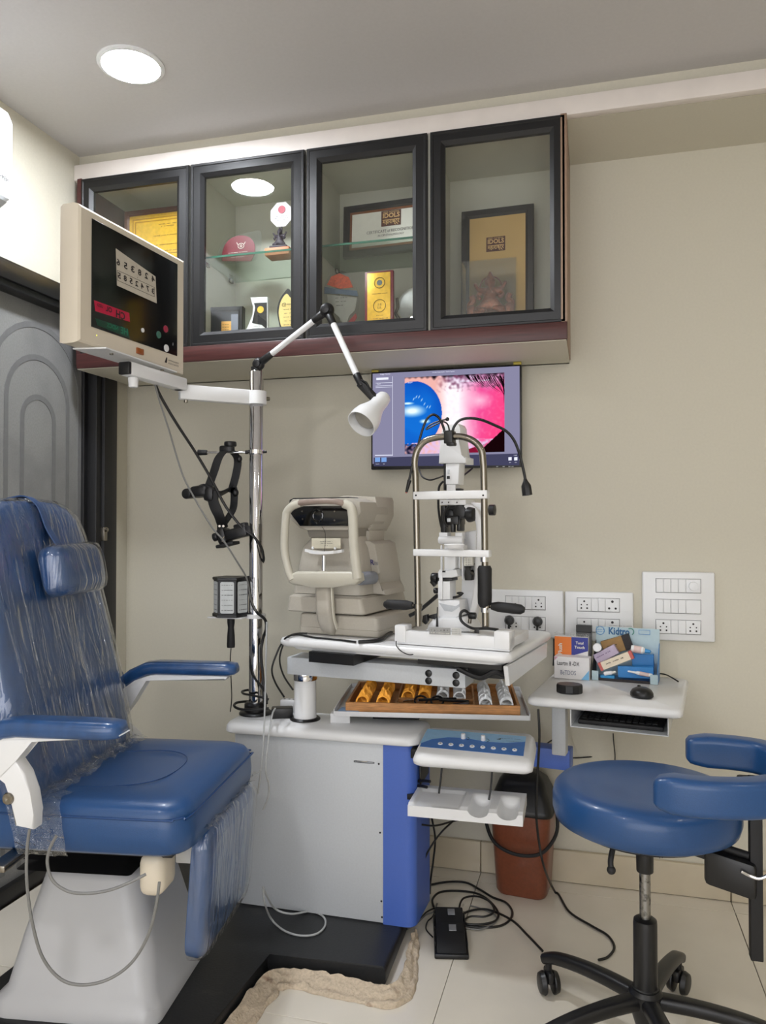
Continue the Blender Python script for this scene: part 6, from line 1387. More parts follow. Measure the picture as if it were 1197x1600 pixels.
# backrest
rec = R(13)
def BK(s, y, d):      # s along the back from the seat up, d toward the sitter
    return K(-.055 - math.sin(rec) * s + math.cos(rec) * d, y, .560 + math.cos(rec) * s + math.sin(rec) * d)
HBK = .675
def backring(i, d):
    out = []; pts = []
    prof = [(0, .215), (.05, .238), (.20, .250), (.40, .246), (.53, .225), (.60, .205), (.64, .185), (.662, .155), (.675, .11), (.678, .05)]
    for s, w_ in prof: pts.append((s, w_))
    loop = [(s, w_) for s, w_ in pts] + [(s, -w_) for s, w_ in pts[::-1]]
    cs = .34
    for s, y in loop:
        L_ = math.hypot(s - cs, y); f = 1 - i / L_; out.append(BK(cs + (s - cs) * f, y * f, d))
    return out
def shrink0(ring, f):
    c = sum(ring, Vector()) / len(ring); return [c + (p - c) * f for p in ring]
bm = BM(); loft(bm, [backring(.03, -.085), backring(.006, -.080), backring(0, -.065), backring(0, -.030), backring(.004, -.012), backring(.016, -.003), backring(.035, .001)] + [shrink0(backring(.035, .003), s_) for s_ in (.8, .55, .3, .08)])
bk_ = pc.part('backrest', bm, M_blue2, ang=60, label='tall blue backrest under crinkled clear film')
# film wrapped over the backrest: a slightly larger crumpled shell
rn = random.Random(5)
def crump(P_, amp, f=1.0):
    return [p + Vector((pnoise(p * 9 * f), pnoise(p * 8 * f + Vector((5, 0, 0))), pnoise(p * 9 * f + Vector((0, 7, 0))))) * amp for p in P_]
def shrink(ring, f, dx=Vector((0, 0, 0))):
    c = sum(ring, Vector()) / len(ring); return [c + (p - c) * f + dx for p in ring]
def sub_(ring, k=3):
    out = []; n = len(ring)
    for i in range(n):
        for j in range(k): out.append(ring[i].lerp(ring[(i + 1) % n], j / k))
    return out
bm = BM(); loft(bm, [crump(sub_(backring(i, d)), .0035, 2) for i, d in ((-.006, -.06), (-.007, -.030), (-.003, -.010), (.012, .004), (.03, .008))] + [crump(sub_(shrink0(backring(.03, .010), s_)), .0035, 2) for s_ in (.85, .7, .55, .4, .25, .1, .02)], caps=False)
top_ = None
pc.part('film_wrap', bm, M_film, bk_, ang=60, label='crinkled clear film over the backrest')
bm = BM()
rn = random.Random(11)
for k in range(44):     # raised creases of the film running up and down the back
    y = rn.uniform(-.22, .22); s0 = rn.uniform(.06, .34); L_ = rn.uniform(.08, .30); y2 = y + rn.uniform(-.02, .02)
    if s0 + L_ > .60: L_ = .60 - s0
    pts = [BK(s0 + L_ * i / 5, y + (y2 - y) * i / 5 + rn.uniform(-.003, .003), .0125) for i in range(6)]
    q = crm(pts, 3); w_ = rn.uniform(.0006, .0022)
    for a, b in zip(q, q[1:]):
        hh = Vector((0, w_, 0)); nn = Vector((math.cos(rec), 0, math.sin(rec))) * w_ * .9
        va = [bm.verts.new(p) for p in (a - hh, a + nn, a + hh, b + hh, b + nn, b - hh)]
        bm.faces.new((va[0], va[1], va[4], va[5])); bm.faces.new((va[1], va[2], va[3], va[4]))
cr = pc.part('film_crease', bm, M_film2, bk_); cr['kind'] = 'stuff'
# head cushion on its strap
def hring(i, d):
    out = []
    for y, s in rrect(.215 - 2 * i, .118 - 2 * i, .03, 6): out.append(BK(.495 + s, .035 + y, d))
    return out
bm = BM(); loft(bm, [hring(.006, .014), hring(0, .022), hring(0, .050), hring(.006, .064), hring(.016, .071)] + [shrink0(hring(.016, .0745), s_) for s_ in (.85, .6, .3, .05)]); hd = pc.part('headrest', bm, M_blue2, ang=60, label='small blue head cushion')
bm = BM(); loft(bm, [crump(sub_(hring(i, d), 2), .003, 3) for i, d in ((-.004, .02), (-.005, .05), (.002, .068), (.016, .0765))] + [crump(sub_(shrink0(hring(.016, .079), s_), 2), .002, 3) for s_ in (.8, .5, .2, .03)], caps=False); pc.part('film_wrap', bm, M_film, hd, ang=60)
bm = BM(); sweep(bm, crm([BK(.545, .02, .030), BK(.60, .012, .012), BK(.655, .005, .006), BK(.684, .0, -.012), BK(.690, -.002, -.04), BK(.684, -.004, -.075), BK(.64, -.004, -.092)], 5), [(-.019, -.0015), (.019, -.0015), (.019, .0015), (-.019, .0015)], up=None); pc.part('head_strap', bm, mat('blue_strap', (34, 70, 120), .5))
# armrests
def arm(sy, tip, back):
    y0 = sy * .315
    def sec(cx, cz, ang, w, h):
        out = []; t = Vector((math.cos(ang), 0, math.sin(ang))); up = Vector((-math.sin(ang), 0, math.cos(ang)))
        for a, b in rrect(w, h, min(w, h) * .42, 4): out.append(K(cx, y0, cz) + Vector((0, a, 0)) + up * b)
        return out
    Z_ = .766
    rings = [sec(tip, Z_ - .002, 0, .030, .014), sec(tip - .006, Z_, 0, .052, .028), sec(tip - .03, Z_, 0, .062, .034), sec(tip - .15, Z_, 0, .062, .036), sec(back + .03, Z_, 0, .060, .036), sec(back, Z_ - .004, R(12), .058, .036), sec(back - .04, Z_ - .022, R(32), .056, .034), sec(back - .085, Z_ - .056, R(42), .054, .032), sec(back - .13, Z_ - .100, R(45), .052, .030), sec(back - .135, Z_ - .105, R(45), .03, .012)]
    bm = BM(); loft(bm, rings); a_ = pc.part('armrest', bm, M_blue2, ang=60)
    zt_ = Z_ - .017
    if sy > 0:
        pts = [K(x, y0 - .019, z) for x, z in [(tip - .02, zt_), (tip - .03, zt_ - .012), (back - .0, zt_ - .014), (back - .040, zt_ - .085), (back - .075, zt_ - .135), (back - .175, zt_ - .125), (back - .13, zt_ - .070), (back - .04, zt_ - .020), (back + .02, zt_)]]
        gp = [K(x, y0 - .017, z) for x, z in [(back - .075, zt_ - .128), (back - .030, zt_ - .165), (back + .002, zt_ - .215), (back + .002, zt_ - .24), (back - .085, zt_ - .21), (back - .17, zt_ - .12)]]
    else:
        pts = [pc.y(u, v, y0 - .019) for u, v in [(192, 1148), (180, 1155), (48, 1156), (24, 1190), (-6, 1222), (-60, 1215), (-40, 1172), (-5, 1150), (20, 1147)]]
        gp = [pc.y(u, v, y0 - .017) for u, v in [(24, 1189), (38, 1210), (47, 1240), (52, 1272), (52, 1297), (23, 1291), (20, 1252), (10, 1222), (-30, 1200), (-8, 1188)]]
    bm = BM(); prism(bm, pts, (0, .038, 0), .004, 2); pc.part('arm_bracket', bm, M_white, a_)
    bm = BM(); prism(bm, gp, (0, .034, 0), .004, 2); pc.part('side_guard', bm, M_white, a_)
    bm = BM(); lathe(bm, [(0, 0), (.012, 0), (.010, .004), (.004, .005), (0, .003)], (pc.y(13, 1248, y0 - .0175) if sy < 0 else K(back - .06, y0 - .0175, zt_ - .19)), (0, -1, 0), 20); pc.part('pivot_bolt', bm, M_steel, a_)
    bm = BM(); box(bm, back - .04, back - .005, min(y0, sy * .19), max(y0, sy * .19), .478 + Zc, .492 + Zc, .003); pc.part('cross_strut', bm, M_steel, a_)
arm(-1, .170, -.07); arm(1, .195, -.06)
# legrest hanging at the front of the seat
def legring(i, d, tilt=R(4)):
    out = []; y0, y1 = -.135, .228; z0, z1 = .215, .505
    for a, b in rrect(y1 - y0 - 2 * i, z1 - z0 - 2 * i, max(.05 - i * .5, .01), 6): out.append(K(.262 + d + math.sin(tilt) * (b + (z1 - z0) / 2 - .145), (y0 + y1) / 2 + a, (z0 + z1) / 2 + b))
    return out
bm = BM(); loft(bm, [legring(.012, -.038), legring(.002, -.034), legring(0, -.012), legring(.004, -.002), legring(.014, .004), legring(.05, .007)]); lg = pc.part('legrest', bm, M_blue2, ang=60, label='blue leg rest panel under loose film')
bm = BM(); loft(bm, [crump(sub_(legring(i, d), 2), .002, 2) for i, d in ((-.004, -.03), (-.004, -.008), (.006, .008), (.03, .012), (.03, .013))] + [crump(sub_(shrink0(legring(.03, .014), s_), 2), .003, 2) for s_ in (.8, .6, .4, .2, .03)], caps=False); pc.part('film_wrap', bm, M_film, lg, ang=60)
bm = BM(); box(bm, .17, .235, -.06, .0, .40 + Zc, .455 + Zc, .004); pc.part('hinge_block', bm, M_white)
bm = BM(); box(bm, .14, .165, -.10, .10, .452 + Zc, .472 + Zc, .004); box(bm, .165, .245, .06, .08, .44 + Zc, .46 + Zc, .003); pc.part('hinge_bar', bm, M_steel)
bm = BM(); box(bm, .150, .205, -.215, -.13, .395 + Zc, .482 + Zc, .02, 3); pc.part('limit_switch_box', bm, M_cream, label='cream plastic box under the seat front')
# film ruffles between seat and legrest, and torn film on the near back corner of the seat
def ruffle(p0, p1, wv, name, m, seed, w=.05, nrm=Vector((0, 0, 1))):
    rn = random.Random(seed); p0, p1 = Vector(p0), Vector(p1); d = p1 - p0; n = 40; bm = BM(); rows = []
    side = d.normalized().cross(nrm)
    for j in range(5):
        row = []
        for i in range(n + 1):
            f = i / n; row.append(bm.verts.new(p0 + d * f + side * (w * (j / 4 - .5)) + nrm * wv * (pnoise(Vector((f * 9 + seed, j * .9, 0))) + .5 * pnoise(Vector((f * 25, j * 2, seed)))) ))
        rows.append(row)
    for j in range(4):
        for i in range(n): bm.faces.new((rows[j][i], rows[j][i + 1], rows[j + 1][i + 1], rows[j + 1][i]))
    return pc.part(name, bm, m, ang=80)
ruffle(K(.258, -.15, .512), K(.262, .25, .512), .016, 'film_ruffle', M_film2, 3, .04)
ruffle(K(-.045, -.20, .603), K(-.045, .22, .603), .022, 'film_ruffle', M_film2, 8, .055)
bm = BM(); rows = []
for j in range(13):
    row = []
    for i in range(17):
        f, g_ = i / 16, j / 12; x = -.115 + .125 * f * (1.0 - .15 * g_); 
        if g_ < .35: p = K(x, -.205 - .035 * (g_ / .35), .603)
        else: p = K(x + .05 * (g_ - .35), -.252, .601 - .112 * (g_ - .35) / .65)
        p += Vector((0, -.004, .002)) + Vector((0, -abs(pnoise(Vector((f * 7, g_ * 5, 0)))), abs(pnoise(Vector((f * 9, g_ * 6, 4)))) * .6)) * .011
        row.append(bm.verts.new(p))
    rows.append(row)
for j in range(12):
    for i in range(16): bm.faces.new((rows[j][i], rows[j][i + 1], rows[j + 1][i + 1], rows[j + 1][i]))
pc.part('torn_film', bm, M_film2, ang=80, label='torn clear film on the near rear corner of the seat')

# ------------------------------------------------ wheeled stool
SX, SY = .1105, 1.796
so = T('doctor_stool', 'round blue wheeled stool with a curved blue arm support on a black post', 'stool', (SX, SY, 0), 0)
prof = [(0, -.005), (.12, -.003), (.165, -.001), (.183, -.006), (.193, -.016), (.1975, -.032), (.1975, -.060), (.192, -.078), (.178, -.086), (0, -.086)]
bm = BM(); lathe(bm, prof, (0, 0, .592), n=64); se = so.part('seat', bm, M_blue, ang=60)
bm = BM(); lathe(bm, [(0, -.100), (.150, -.100), (.165, -.087), (0, -.087)], (0, 0, .592), n=40); so.part('seat_board', bm, M_blackm)
bm = BM()
rn = random.Random(9)
for k in range(60):
    a_ = rn.uniform(0, 2 * PI); r_ = rn.uniform(.150, .170); p = Vector((r_ * math.cos(a_), r_ * math.sin(a_), .505)); tube(bm, [p, p + Vector((rn.uniform(-.006, .006), rn.uniform(-.006, .006), -rn.uniform(.004, .012)))], .0006, 3, 1)
so.part('frayed_fabric', bm, M_blackm, se, kind='stuff')
bm = BM(); box(bm, -.06, .06, -.05, .05, .472, .4915, .004); so.part('seat_mechanism', bm, M_blackm)
bm = BM(); cyl(bm, (0, 0, .398), (0, 0, .478), .0180, .0195, 24, .002); so.part('taper_sleeve', bm, M_black)
bm = BM(); cyl(bm, (0, 0, .285), (0, 0, .400), .0118, n=24); so.part('gas_piston', bm, mat('worn_chrome', (150, 148, 144), .3, metal=.9, dirt=((40, 38, 36), 60, .5)), label='worn chrome gas piston')
bm = BM(); lathe(bm, [(0, .298), (.019, .298), (.0245, .294), (.0255, .286), (.0255, .150), (.0275, .148), (.0275, .138), (0, .138)], (0, 0, 0), n=28); so.part('gas_cylinder', bm, M_black)
bm = BM(); lathe(bm, [(0, .148), (.030, .146), (.036, .138), (.034, .110), (.028, .085), (.022, .066), (0, .064)], (0, 0, 0), n=28); so.part('hub', bm, M_black)
for k in range(5):
    a_ = R(142 - 72 * k); u_ = Vector((math.cos(a_), math.sin(a_), 0)); LR = .275
    pts = [u_ * .022 + Vector((0, 0, .122)), u_ * .10 + Vector((0, 0, .120)), u_ * .18 + Vector((0, 0, .112)), u_ * .25 + Vector((0, 0, .098)), u_ * (LR + .012) + Vector((0, 0, .082))]
    q = crm(pts, 5); bm = BM()
    sweep(bm, q, rrect(.036, .030, .011, 3), up=(0, 0, 1), scales=[1.05 - .25 * i / (len(q) - 1) for i in range(len(q))]); lg = so.part('leg', bm, M_black)
    c_ = u_ * LR; sdw = Vector((-u_.y, u_.x, 0)); rot = R(35 + 50 * k); ax_w = Vector((math.cos(a_ + rot), math.sin(a_ + rot), 0))
    if k == 0: ax_w = Vector((.93, .36, 0))
    bm = BM(); cyl(bm, c_ + Vector((0, 0, .045)), c_ + Vector((0, 0, .078)), .008); obox(bm, c_ + Vector((0, 0, .046)), ax_w, Vector((-ax_w.y, ax_w.x, 0)), Vector((0, 0, 1)), .016, .044, .030, .006); so.part('caster_fork', bm, M_black, lg)
    for s_ in (-1, 1):
        bm = BM(); cyl(bm, c_ + ax_w * (s_ * .0085) + Vector((0, 0, .028)), c_ + ax_w * (s_ * .024) + Vector((0, 0, .028)), .0278, .0250, 24, .004); so.part('caster_wheel', bm, M_black, lg)
# curved arm pad
near = so.z(1028, 1215, .705); far = so.z(1077, 1153, .705)
acx, acy = .145, -.195; RR = .175
n0 = Vector((near.x, near.y)); f0 = Vector((far.x, far.y))
ctr = Vector((near.x + .165, (near.y + far.y) / 2 - .0))
pts = [Vector((near.x, near.y + .0, 0)), Vector((near.x + .07, near.y - .012, 0)), Vector((near.x + .16, near.y + .008, 0)), Vector((near.x + .235, near.y + .07, 0)), Vector((near.x + .262, (near.y + far.y) / 2 + .01, 0)), Vector((near.x + .235, far.y - .035, 0)), Vector((near.x + .175, far.y - .002, 0)), Vector((far.x, far.y + .0, 0))]
q = crm(pts, 7); N_ = len(q); scs = [min(1, .80 + .2 * min(i, N_ - 1 - i) / 3) for i in range(N_)]
q = [p + Vector((0, 0, .681)) for p in q]
bm = BM(); sweep(bm, [q[0] - (q[1] - q[0]).normalized() * .006] + q + [q[-1] + (q[-1] - q[-2]).normalized() * .006], rrect(.052, .066, .014, 5), up=(0, 0, 1), scales=[.6] + scs + [.6]); so.part('arm_pad', bm, M_blue, ang=50, label='curved blue arm support pad')
post = so.w(aty(1181, 1400, 1.742)); ptz = so.y(1181, 1275, post.y).z; pbz = so.y(1181, 1498, post.y).z
bm = BM(); box(bm, post.x - .012, post.x + .012, post.y - .012, post.y + .012, pbz, .640, .002); so.part('support_post', bm, M_blackm, label='square black support post')
bm = BM(); box(bm, post.x - .03, post.x + .05, post.y - .05, post.y + .04, .616, .632, .006); so.part('pad_plate', bm, M_blackm)
a = Vector((.04, -.01, .478)); b = Vector((post.x - .012, post.y, .455)); d_ = b - a
bm = BM(); obox(bm, (a + b) / 2, d_, Vector((-d_.y, d_.x, 0)), Vector((0, 0, 1)), d_.length, .036, .020, .004); so.part('support_arm', bm, M_blackm)
dn = d_.normalized(); bm = BM(); obox(bm, b - dn * .035 + Vector((0, 0, -.022)), d_, Vector((-d_.y, d_.x, 0)), Vector((0, 0, 1)), .100, .050, .074, .010); so.part('clamp_block', bm, M_black)
bm = BM(); cyl(bm, b - dn * .055 + Vector((0, 0, .022)), b + dn * .0 + Vector((0, 0, .022)), .008, n=12); so.part('clamp_lever', bm, M_blackm)
bm = BM(); tube(bm, [b + Vector((-.02, -.028, .0)), b + Vector((.012, -.030, -.010)), b + Vector((.040, -.030, .006)), b + Vector((.055, -.03, .012))], .0035, 8); so.part('wire_handle', bm, M_chrome)
bm = BM(); tube(bm, [(-.07, -.12, .49), (-.075, -.135, .470), (-.074, -.14, .455)], .006, 8); ball(bm, (-.074, -.14, .453), .009); so.part('height_lever', bm, M_blackm)

# ------------------------------------------------ waste bin
cb0 = atz(772, 1398, 0); cb1 = atz(853, 1408, 0)
bcx, bcy = (cb0.x + cb1.x) / 2 + .008, (cb0.y + cb1.y) / 2 + .065
bn = T('waste_bin', 'brown plastic swing-lid waste bin with a black lid behind the handle rest', 'bin', (bcx, bcy, 0), R(-6))
hbw = (cb1.x - cb0.x) / 2
M_bin = mat('brown_bin', (122, 66, 44), .32, bump=.02, scale=120, var=.10, coat=.2)
def br(w, d, z): return [Vector((x, y, z)) for x, y in rrect(w, d, .03, 5)]
bz = bn.y(815, 1268, -.07).z; bzt = bn.y(815, 1207, 0).z
bm = BM(); loft(bm, [br(hbw * 2 - .012, .125, .001), br(hbw * 2, .135, .012), br(hbw * 2 + .030, .17, bz)]); bn.part('bin_body', bm, M_bin)
w2 = hbw * 2 + .042
bm = BM(); loft(bm, [br(w2, .185, bz - .008), br(w2 + .004, .19, bz), br(w2, .185, bz + .010), br(w2 - .06, .12, bz + .085), br(w2 - .10, .07, bz + .105)]); bn.part('lid', bm, M_black, label='black sloped swing lid')
bm = BM(); tube(bm, [(w2 / 2 + .004, -.02, bz + .02), (w2 / 2 + .012, -.06, bz - .05), (w2 / 2 - .02, -.10, bz - .10), (.03, -.115, bz - .115), (-.03, -.115, bz - .11), (-w2 / 2 + .02, -.10, bz - .085), (-w2 / 2 - .010, -.06, bz - .03), (-w2 / 2 - .002, -.02, bz + .02)], .0055, 9); bn.part('handle', bm, M_blackm)

# ------------------------------------------------ foot pedals
fa = atz(706, 1500, 0); fb_ = atz(700, 1421, 0); fd = Vector((fb_.x - fa.x, fb_.y - fa.y, 0)); frz = math.atan2(fd.y, fd.x) - PI / 2
for nm, o0, L_, lab in (('foot_pedal', 0.0, .125, 'black foot pedal with a grey label, nearer of the two on the floor'), ('foot_pedal', .128, .085, 'black foot pedal with a grey label, farther one under the cables')):
    t = T(nm, lab, 'foot pedal', fa + fd.normalized() * o0, frz); w_ = .092
    bm = BM(); box(bm, -w_ / 2, w_ / 2, 0, L_, 0, .014, .004); t.part('base', bm, M_black)
    bm = BM(); prism(bm, [(-w_ / 2 + .006, .006, .0145), (-w_ / 2 + .006, L_ - .006, .0145), (-w_ / 2 + .006, L_ - .010, .040), (-w_ / 2 + .006, .034, .030)], (w_ - .012, 0, 0), .003, 2); pd = t.part('treadle', bm, M_blackm)
    bm = BM(); box(bm, -.004, .016, L_ - .050, L_ - .018, .0375, .0395, .0003); lb = t.part('label', bm, mat('pedal_label', (140, 142, 146), .4)); lb.rotation_euler = (0, 0, 0)
    for s_ in (-1, 1): bm = BM(); box(bm, s_ * (w_ / 2 - .004), s_ * (w_ / 2 - .001), .03, L_ - .01, .0145, .030, .001); t.part('side_cheek', bm, M_black)

# ------------------------------------------------ crumpled cloth along the edge of the platform
cl = [(-.812, 1.35), (-.805, 1.50), (-.805, 1.62), (-.80, 1.75), (-.785, 1.83), (-.72, 1.862), (-.62, 1.855), (-.54, 1.850), (-.495, 1.845), (-.470, 1.87), (-.468, 1.94), (-.480, 2.02), (-.488, 2.09), (-.490, 2.13)]
cw_ = [.05, .05, .052, .055, .052, .05, .055, .05, .055, .05, .035, .03, .022, .01]
q = crm([Vector((x, y, 0)) for x, y in cl], 9); n = len(q); bm = BM(); rows = []
for i, p in enumerate(q):
    t_ = (q[min(i + 1, n - 1)] - q[max(i - 1, 0)]).normalized(); s_ = Vector((t_.y, -t_.x, 0)); w_ = cw_[min(int(i / 9), 13)] * (1 - (i % 9) / 9) + cw_[min(int(i / 9) + 1, 13)] * ((i % 9) / 9)
    row = []
    for j in range(11):
        f = j / 10; off = (f - .35) * w_ + .008 * pnoise(Vector((i * .25, f * 3, 2)))
        z = .004 + .018 * max(0, (1 - f * 1.6)) + .013 * abs(pnoise(Vector((p.x * 22, p.y * 22, f * 3)))) + .006 * abs(pnoise(Vector((p.x * 70, p.y * 70, f * 8))))
        if j == 10: z = .0015
        if j == 0: off += 0; 
        row.append(bm.verts.new(p + s_ * (off + .012) + Vector((0, 0, z))))
    rows.append(row)
for i in range(n - 1):
    for j in range(10): bm.faces.new((rows[i][j], rows[i + 1][j], rows[i + 1][j + 1], rows[i][j + 1]))
bm2 = bmesh.ops.extrude_face_region(bm, geom=bm.faces[:]); 
for v in [g_ for g_ in bm2['geom'] if isinstance(g_, bmesh.types.BMVert)]: v.co.z = max(.0005, v.co.z - .003)
tag(link('floor_cloth', bm, mat('dirty_beige_cloth', (196, 180, 158), .95, bump=.9, scale=140, var=.14, dirt=((140, 112, 92), 24, .60)), ang=80), 'crumpled dirty beige cloth tucked along the edge of the black platform', 'cloth')

# ------------------------------------------------ cables
M_grey = mat('grey_cable', (120, 120, 118), .45); M_wc = mat('light_grey_cable', (170, 172, 172), .4)
cable('display_cable', D([(240, 592, 2.16), (250, 617, 2.18), (275, 660, 2.22), (305, 706, 2.27), (330, 748, 2.30), (352, 790, 2.32), (378, 824, 2.33), (396, 838, 2.33), (408, 855, 2.34), (412, 872, 2.36), (411, 878, 2.38)]), .0042, M_rubber, 'thick black cable slanting from the letter chart down to the pole')
cable('display_cable', D([(240, 592, 2.155), (248, 622, 2.17), (264, 672, 2.18), (284, 738, 2.18), (302, 775, 2.18), (330, 822, 2.18), (350, 846, 2.18), (372, 880, 2.2), (386, 905, 2.24), (392, 935, 2.29), (400, 955, 2.31)]), .0026, M_grey, 'thin grey cable slanting from the letter chart past the black headset')
cable('pole_cable', D([(388, 900, 2.31), (392, 935, 2.315), (400, 955, 2.315), (414, 968, 2.32), (416, 982, 2.33), (411, 998, 2.34), (408, 1020, 2.34), (411, 1060, 2.34), (413, 1100, 2.33)]), .0045, M_rubber, 'black cable bunched down the right side of the chrome pole')
cable('pole_cable', D([(393, 1015, 2.36), (391, 1035, 2.35), (395, 1055, 2.34), (408, 1072, 2.33), (416, 1086, 2.33), (417, 1100, 2.33)]), .0036, M_rubber, 'short black cable arching left of the pole near its foot')
cable('coiled_cable', D([(420, 1093, 2.31), (410, 1090, 2.31), (392, 1086, 2.33), (381, 1084, 2.36), (379, 1080, 2.40), (392, 1078, 2.42), (405, 1083, 2.42)]), .0036, M_rubber, 'upper black cable loop around the foot of the pole')
cable('coiled_cable', D([(420, 1107, 2.29), (395, 1109, 2.29), (375, 1108, 2.31), (366, 1103, 2.33), (370, 1098, 2.36), (385, 1096, 2.40), (400, 1097, 2.42)]), .0040, M_rubber, 'lower black cable loop around the foot of the pole')
cable('drum_lead', D([(361, 1013, 2.35), (360, 1030, 2.35), (361, 1060, 2.36), (362, 1090, 2.38), (360, 1112, 2.4)]), .0016, M_rubber, 'thin dark lead hanging from the near vision drum handle')
cable('table_cable', [atz(556, 1003, TZ + .003), atz(520, 999, TZ + .003), atz(490, 996, TZ + .003), atz(466, 992, TZ + .004), atz(449, 995, TZ + .004)] + D([(440, 1006, 2.20), (433, 1020, 2.20), (425, 1045, 2.20), (430, 1066, 2.22), (444, 1089, 2.25)]), .0028, M_rubber, 'outer black cable curling off the left end of the instrument table')
cable('table_cable', [atz(480, 990, TZ + .003), atz(464, 990, TZ + .004), atz(452, 994, TZ + .004)] + D([(443, 1006, 2.19), (437, 1030, 2.18), (443, 1055, 2.19), (458, 1078, 2.20)]), .0026, M_rubber, 'inner black cable curling off the left end of the instrument table')
cable('table_cable', [atz(560, 1003, TZ + .004), atz(592, 1000, TZ + .006), atz(608, 990, TZ + .007), atz(622, 980, TZ + .007), atz(636, 971, TZ + .007), atz(650, 964, TZ + .009)], .0050, M_rubber, 'thick black cable lying between the autorefractor and the slit lamp')
cable('table_cable', D([(619, 1002, 2.03), (620, 1010, 2.01), (628, 1018, 2.0), (640, 1023, 2.0), (655, 1021, 2.01), (668, 1025, 2.02)]), .0014, M_rubber, 'thin dark wire curling under the left end of the slit lamp base')
# adapter and power strip by the pole
t = T('power_adapter', 'black power adapter block on the console cap beside the pole', 'adapter', Vector((aty(441, 1108, 2.150).x, 2.150, .5805)), R(22)); bm = BM(); box(bm, -.032, .032, 0, .040, 0, .030, .004); t.part('block', bm, M_black)
t = T('socket_strip', 'small white socket strip behind the black adapter on the console cap', 'socket', Vector((aty(450, 1095, 2.232).x, 2.232, .5805)), R(5)); bm = BM(); box(bm, -.026, .024, 0, .030, 0, .036, .004); t.part('body', bm, M_white)
for x in (-.016, 0, .014):
    bm = BM(); lathe(bm, [(0, 0), (.0035, 0), (.0035, .0005), (0, .0005)], (x, .016, .0362), n=10); t.part('pin_hole', bm, M_ink)
cable('hanging_cable', D([(417, 972, 2.31), (416, 1010, 2.27), (415, 1060, 2.24), (414, 1100, 2.215), (412, 1150, 2.16), (409, 1190, 2.13), (406, 1215, 2.12), (403, 1240, 2.12)]), .0026, M_wc, 'pale grey cable hanging from the pole in front of the console panel')
cable('hanging_cable', D([(430, 1107, 2.25), (425, 1118, 2.2), (420, 1150, 2.15), (415, 1200, 2.12), (420, 1225, 2.12), (419, 1245, 2.12), (411, 1265, 2.12)]), .0026, M_wc, 'second pale cable dropping from the adapter down the console front')
zf_ = PZ + .004
cable('floor_loop_cable', D([(411, 1385, 2.11), (416, 1398, 2.105)]) + [atz(430, 1420, zf_ + .03), atz(455, 1428, zf_ + .01), atz(485, 1424, zf_), atz(505, 1432, zf_), atz(508, 1446, zf_), atz(495, 1459, zf_), atz(470, 1462, zf_), atz(444, 1454, zf_), atz(424, 1436, zf_ + .01)] + D([(414, 1412, 2.06), (411, 1390, 2.08)]), .0028, M_wc, 'pale grey cable looping on the black platform in front of the console')
# chair cables
cable('chair_cable', D([(46, 1296, 1.46), (42, 1330, 1.46), (42, 1380, 1.455), (50, 1440, 1.45), (66, 1495, 1.45), (95, 1530, 1.45), (130, 1539, 1.45), (170, 1530, 1.46), (205, 1505, 1.47), (230, 1465, 1.48), (243, 1420, 1.48), (249, 1378, 1.49)]), .0030, M_grey, 'long grey cable drooping in front of the white chair pedestal')
cable('chair_cable', D([(88, 1306, 1.47), (78, 1325, 1.47), (74, 1348, 1.47), (82, 1375, 1.47), (105, 1392, 1.47), (135, 1396, 1.47), (170, 1391, 1.475), (200, 1380, 1.48), (228, 1366, 1.49)]), .0030, M_grey, 'short grey cable drooping just under the chair seat')
# right side cables
F = lambda l, r_=.003: [atz(u, v, r_) for u, v in l]
cable('tray_cable', D([(841, 1108, 2.12), (843, 1150, 2.12), (840, 1210, 2.14), (838, 1270, 2.16), (843, 1320, 2.18), (852, 1360, 2.2)]) + F([(868, 1395), (890, 1425), (925, 1447), (950, 1462), (960, 1480), (950, 1495), (935, 1500)], .004), .0034, M_rubber, 'long black cable hanging by the side table and sweeping over the floor')
cable('floor_cable', F([(655, 1386), (675, 1382), (700, 1378), (728, 1379), (750, 1390), (770, 1402), (790, 1410), (800, 1423), (797, 1437), (780, 1447), (750, 1449), (720, 1446)], .004), .0034, M_rubber, 'outer black cable loop on the floor around the foot pedals')
cable('floor_cable', F([(678, 1418), (676, 1405), (688, 1394), (715, 1392), (745, 1396), (765, 1408), (778, 1425), (775, 1438), (755, 1444), (728, 1443), (722, 1430), (740, 1422), (765, 1422), (800, 1438), (825, 1462), (848, 1486)], .010), .0034, M_rubber, 'black floor cable leading from the coil toward the stool caster')
cable('floor_cable', F([(716, 1440), (719, 1412), (728, 1402), (748, 1401), (766, 1410), (772, 1424), (758, 1432), (735, 1432), (722, 1440)], .016), .0030, M_rubber, 'smaller inner black cable coil behind the foot pedals')
cable('floor_cable', F([(735, 1415), (755, 1421), (775, 1432), (772, 1443), (750, 1452), (728, 1450)], .006), .0022, M_grey, 'grey cable among the black coils on the floor')
cable('floor_cable', F([(636, 1452), (652, 1442), (665, 1430), (678, 1424), (683, 1412)], .004), .0024, M_grey, 'grey cable between the console corner and the foot pedals')
cable('floor_cable', F([(640, 1447), (655, 1436), (668, 1424), (680, 1420), (676, 1432), (668, 1440), (666, 1452), (676, 1464)], .008), .0020, M_rubber, 'thin black wire twisted at the console foot')
cable('console_cable', D([(655, 1288, 2.2), (680, 1290, 2.22), (705, 1284, 2.3), (730, 1278, 2.4)]), .0028, M_rubber, 'black cable running back from the console under the handle rest')
cable('console_cable', D([(709, 1282, 2.3), (690, 1300, 2.26), (672, 1325, 2.25), (660, 1350, 2.24), (655, 1362, 2.23)]), .0028, M_rubber, 'black cable curving from the handle rest down to the console side')
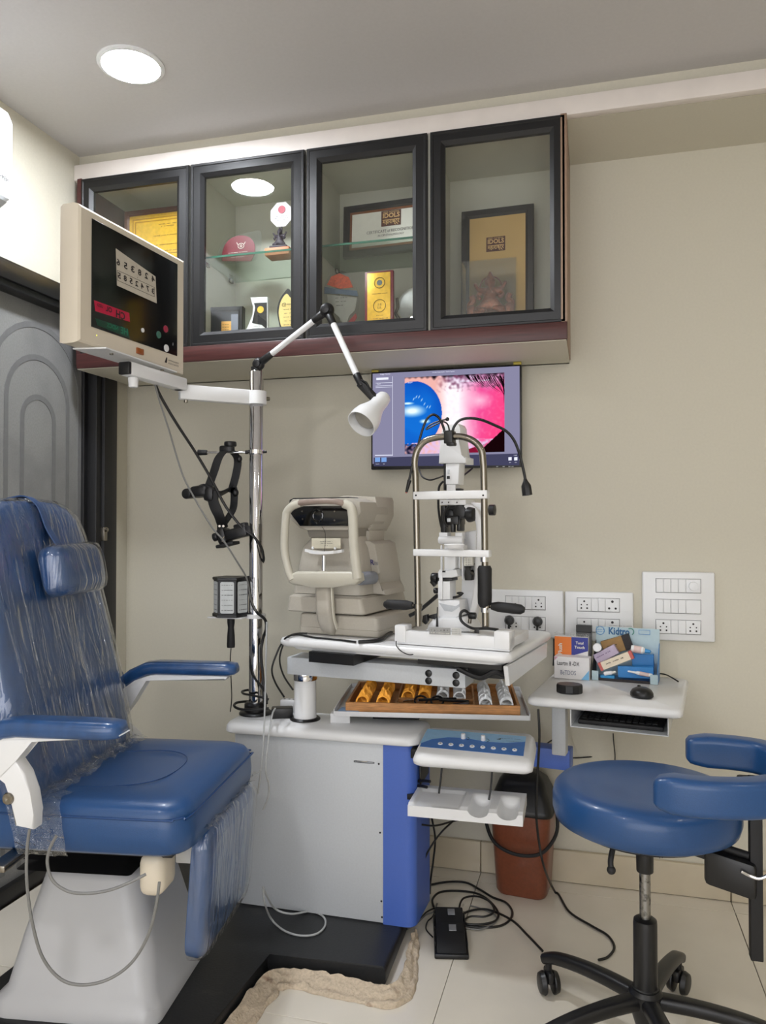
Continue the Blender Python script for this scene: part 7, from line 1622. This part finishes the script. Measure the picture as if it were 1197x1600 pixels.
cable('console_cable', D([(674, 1275, 2.26), (680, 1310, 2.3), (677, 1345, 2.3), (673, 1375, 2.3)]) + F([(672, 1396)], .004), .0030, M_rubber, 'black cable hanging straight below the handle rest')
cable('console_cable', D([(692, 1165, 2.12), (690, 1205, 2.12), (686, 1240, 2.10)]), .0026, M_rubber, 'short black lead between the control box and the handle rest')
cable('console_cable', D([(771, 1170, 2.08), (768, 1222, 2.08), (764, 1250, 2.07)]), .0026, M_rubber, 'short black lead under the right side of the control box')
cable('jack_lead', D([(650, 1220, 2.17), (662, 1220, 2.15), (672, 1221, 2.13)]), .0042, M_rubber, 'upper black jack plug sticking out of the console side')
cable('jack_lead', D([(648, 1228, 2.17), (658, 1228, 2.15), (667, 1230, 2.13)]), .0042, M_rubber, 'lower black jack plug sticking out of the console side')
cable('wall_cable', D([(847, 1170, 2.35), (860, 1158, 2.45), (882, 1148, 2.5), (886, 1125, 2.52)]), .0024, M_rubber, 'black cable crossing behind the grey post of the side table')
cable('wall_cable', D([(885, 1184, 2.5), (905, 1184, 2.5), (935, 1181, 2.5), (955, 1176, 2.5)]), .0022, M_rubber, 'thin black cable sagging behind the round stool seat')
cable('wall_cable', D([(958, 1146, 2.46), (959, 1160, 2.46), (961, 1180, 2.46), (960, 1200, 2.46)]), .0018, M_rubber, 'thin black cable hanging under the keyboard shelf')
cable('monitor_cable', D([(655, 733, 2.5), (660, 745, 2.48), (672, 750, 2.45), (684, 747, 2.4), (692, 744, 2.3)]), .0026, M_rubber, 'black cable from the monitor to the slit lamp camera')
cable('monitor_cable', D([(738, 732, 2.5), (728, 740, 2.45), (716, 748, 2.35)]), .0030, M_rubber, 'short black cable from the monitor behind the camera neck')
cable('slit_lamp_cable', D([(693, 752, 2.2), (686, 762, 2.2), (685, 790, 2.19), (688, 815, 2.19), (692, 830, 2.19)]), .0034, M_rubber, 'black cable running down the left of the slit lamp optics')
cable('corner_cable', D([(866, 998, 2.52), (866, 1020, 2.52), (865, 1040, 2.52)]), .0036, M_rubber, 'black cable on the wall behind the white lettered carton')
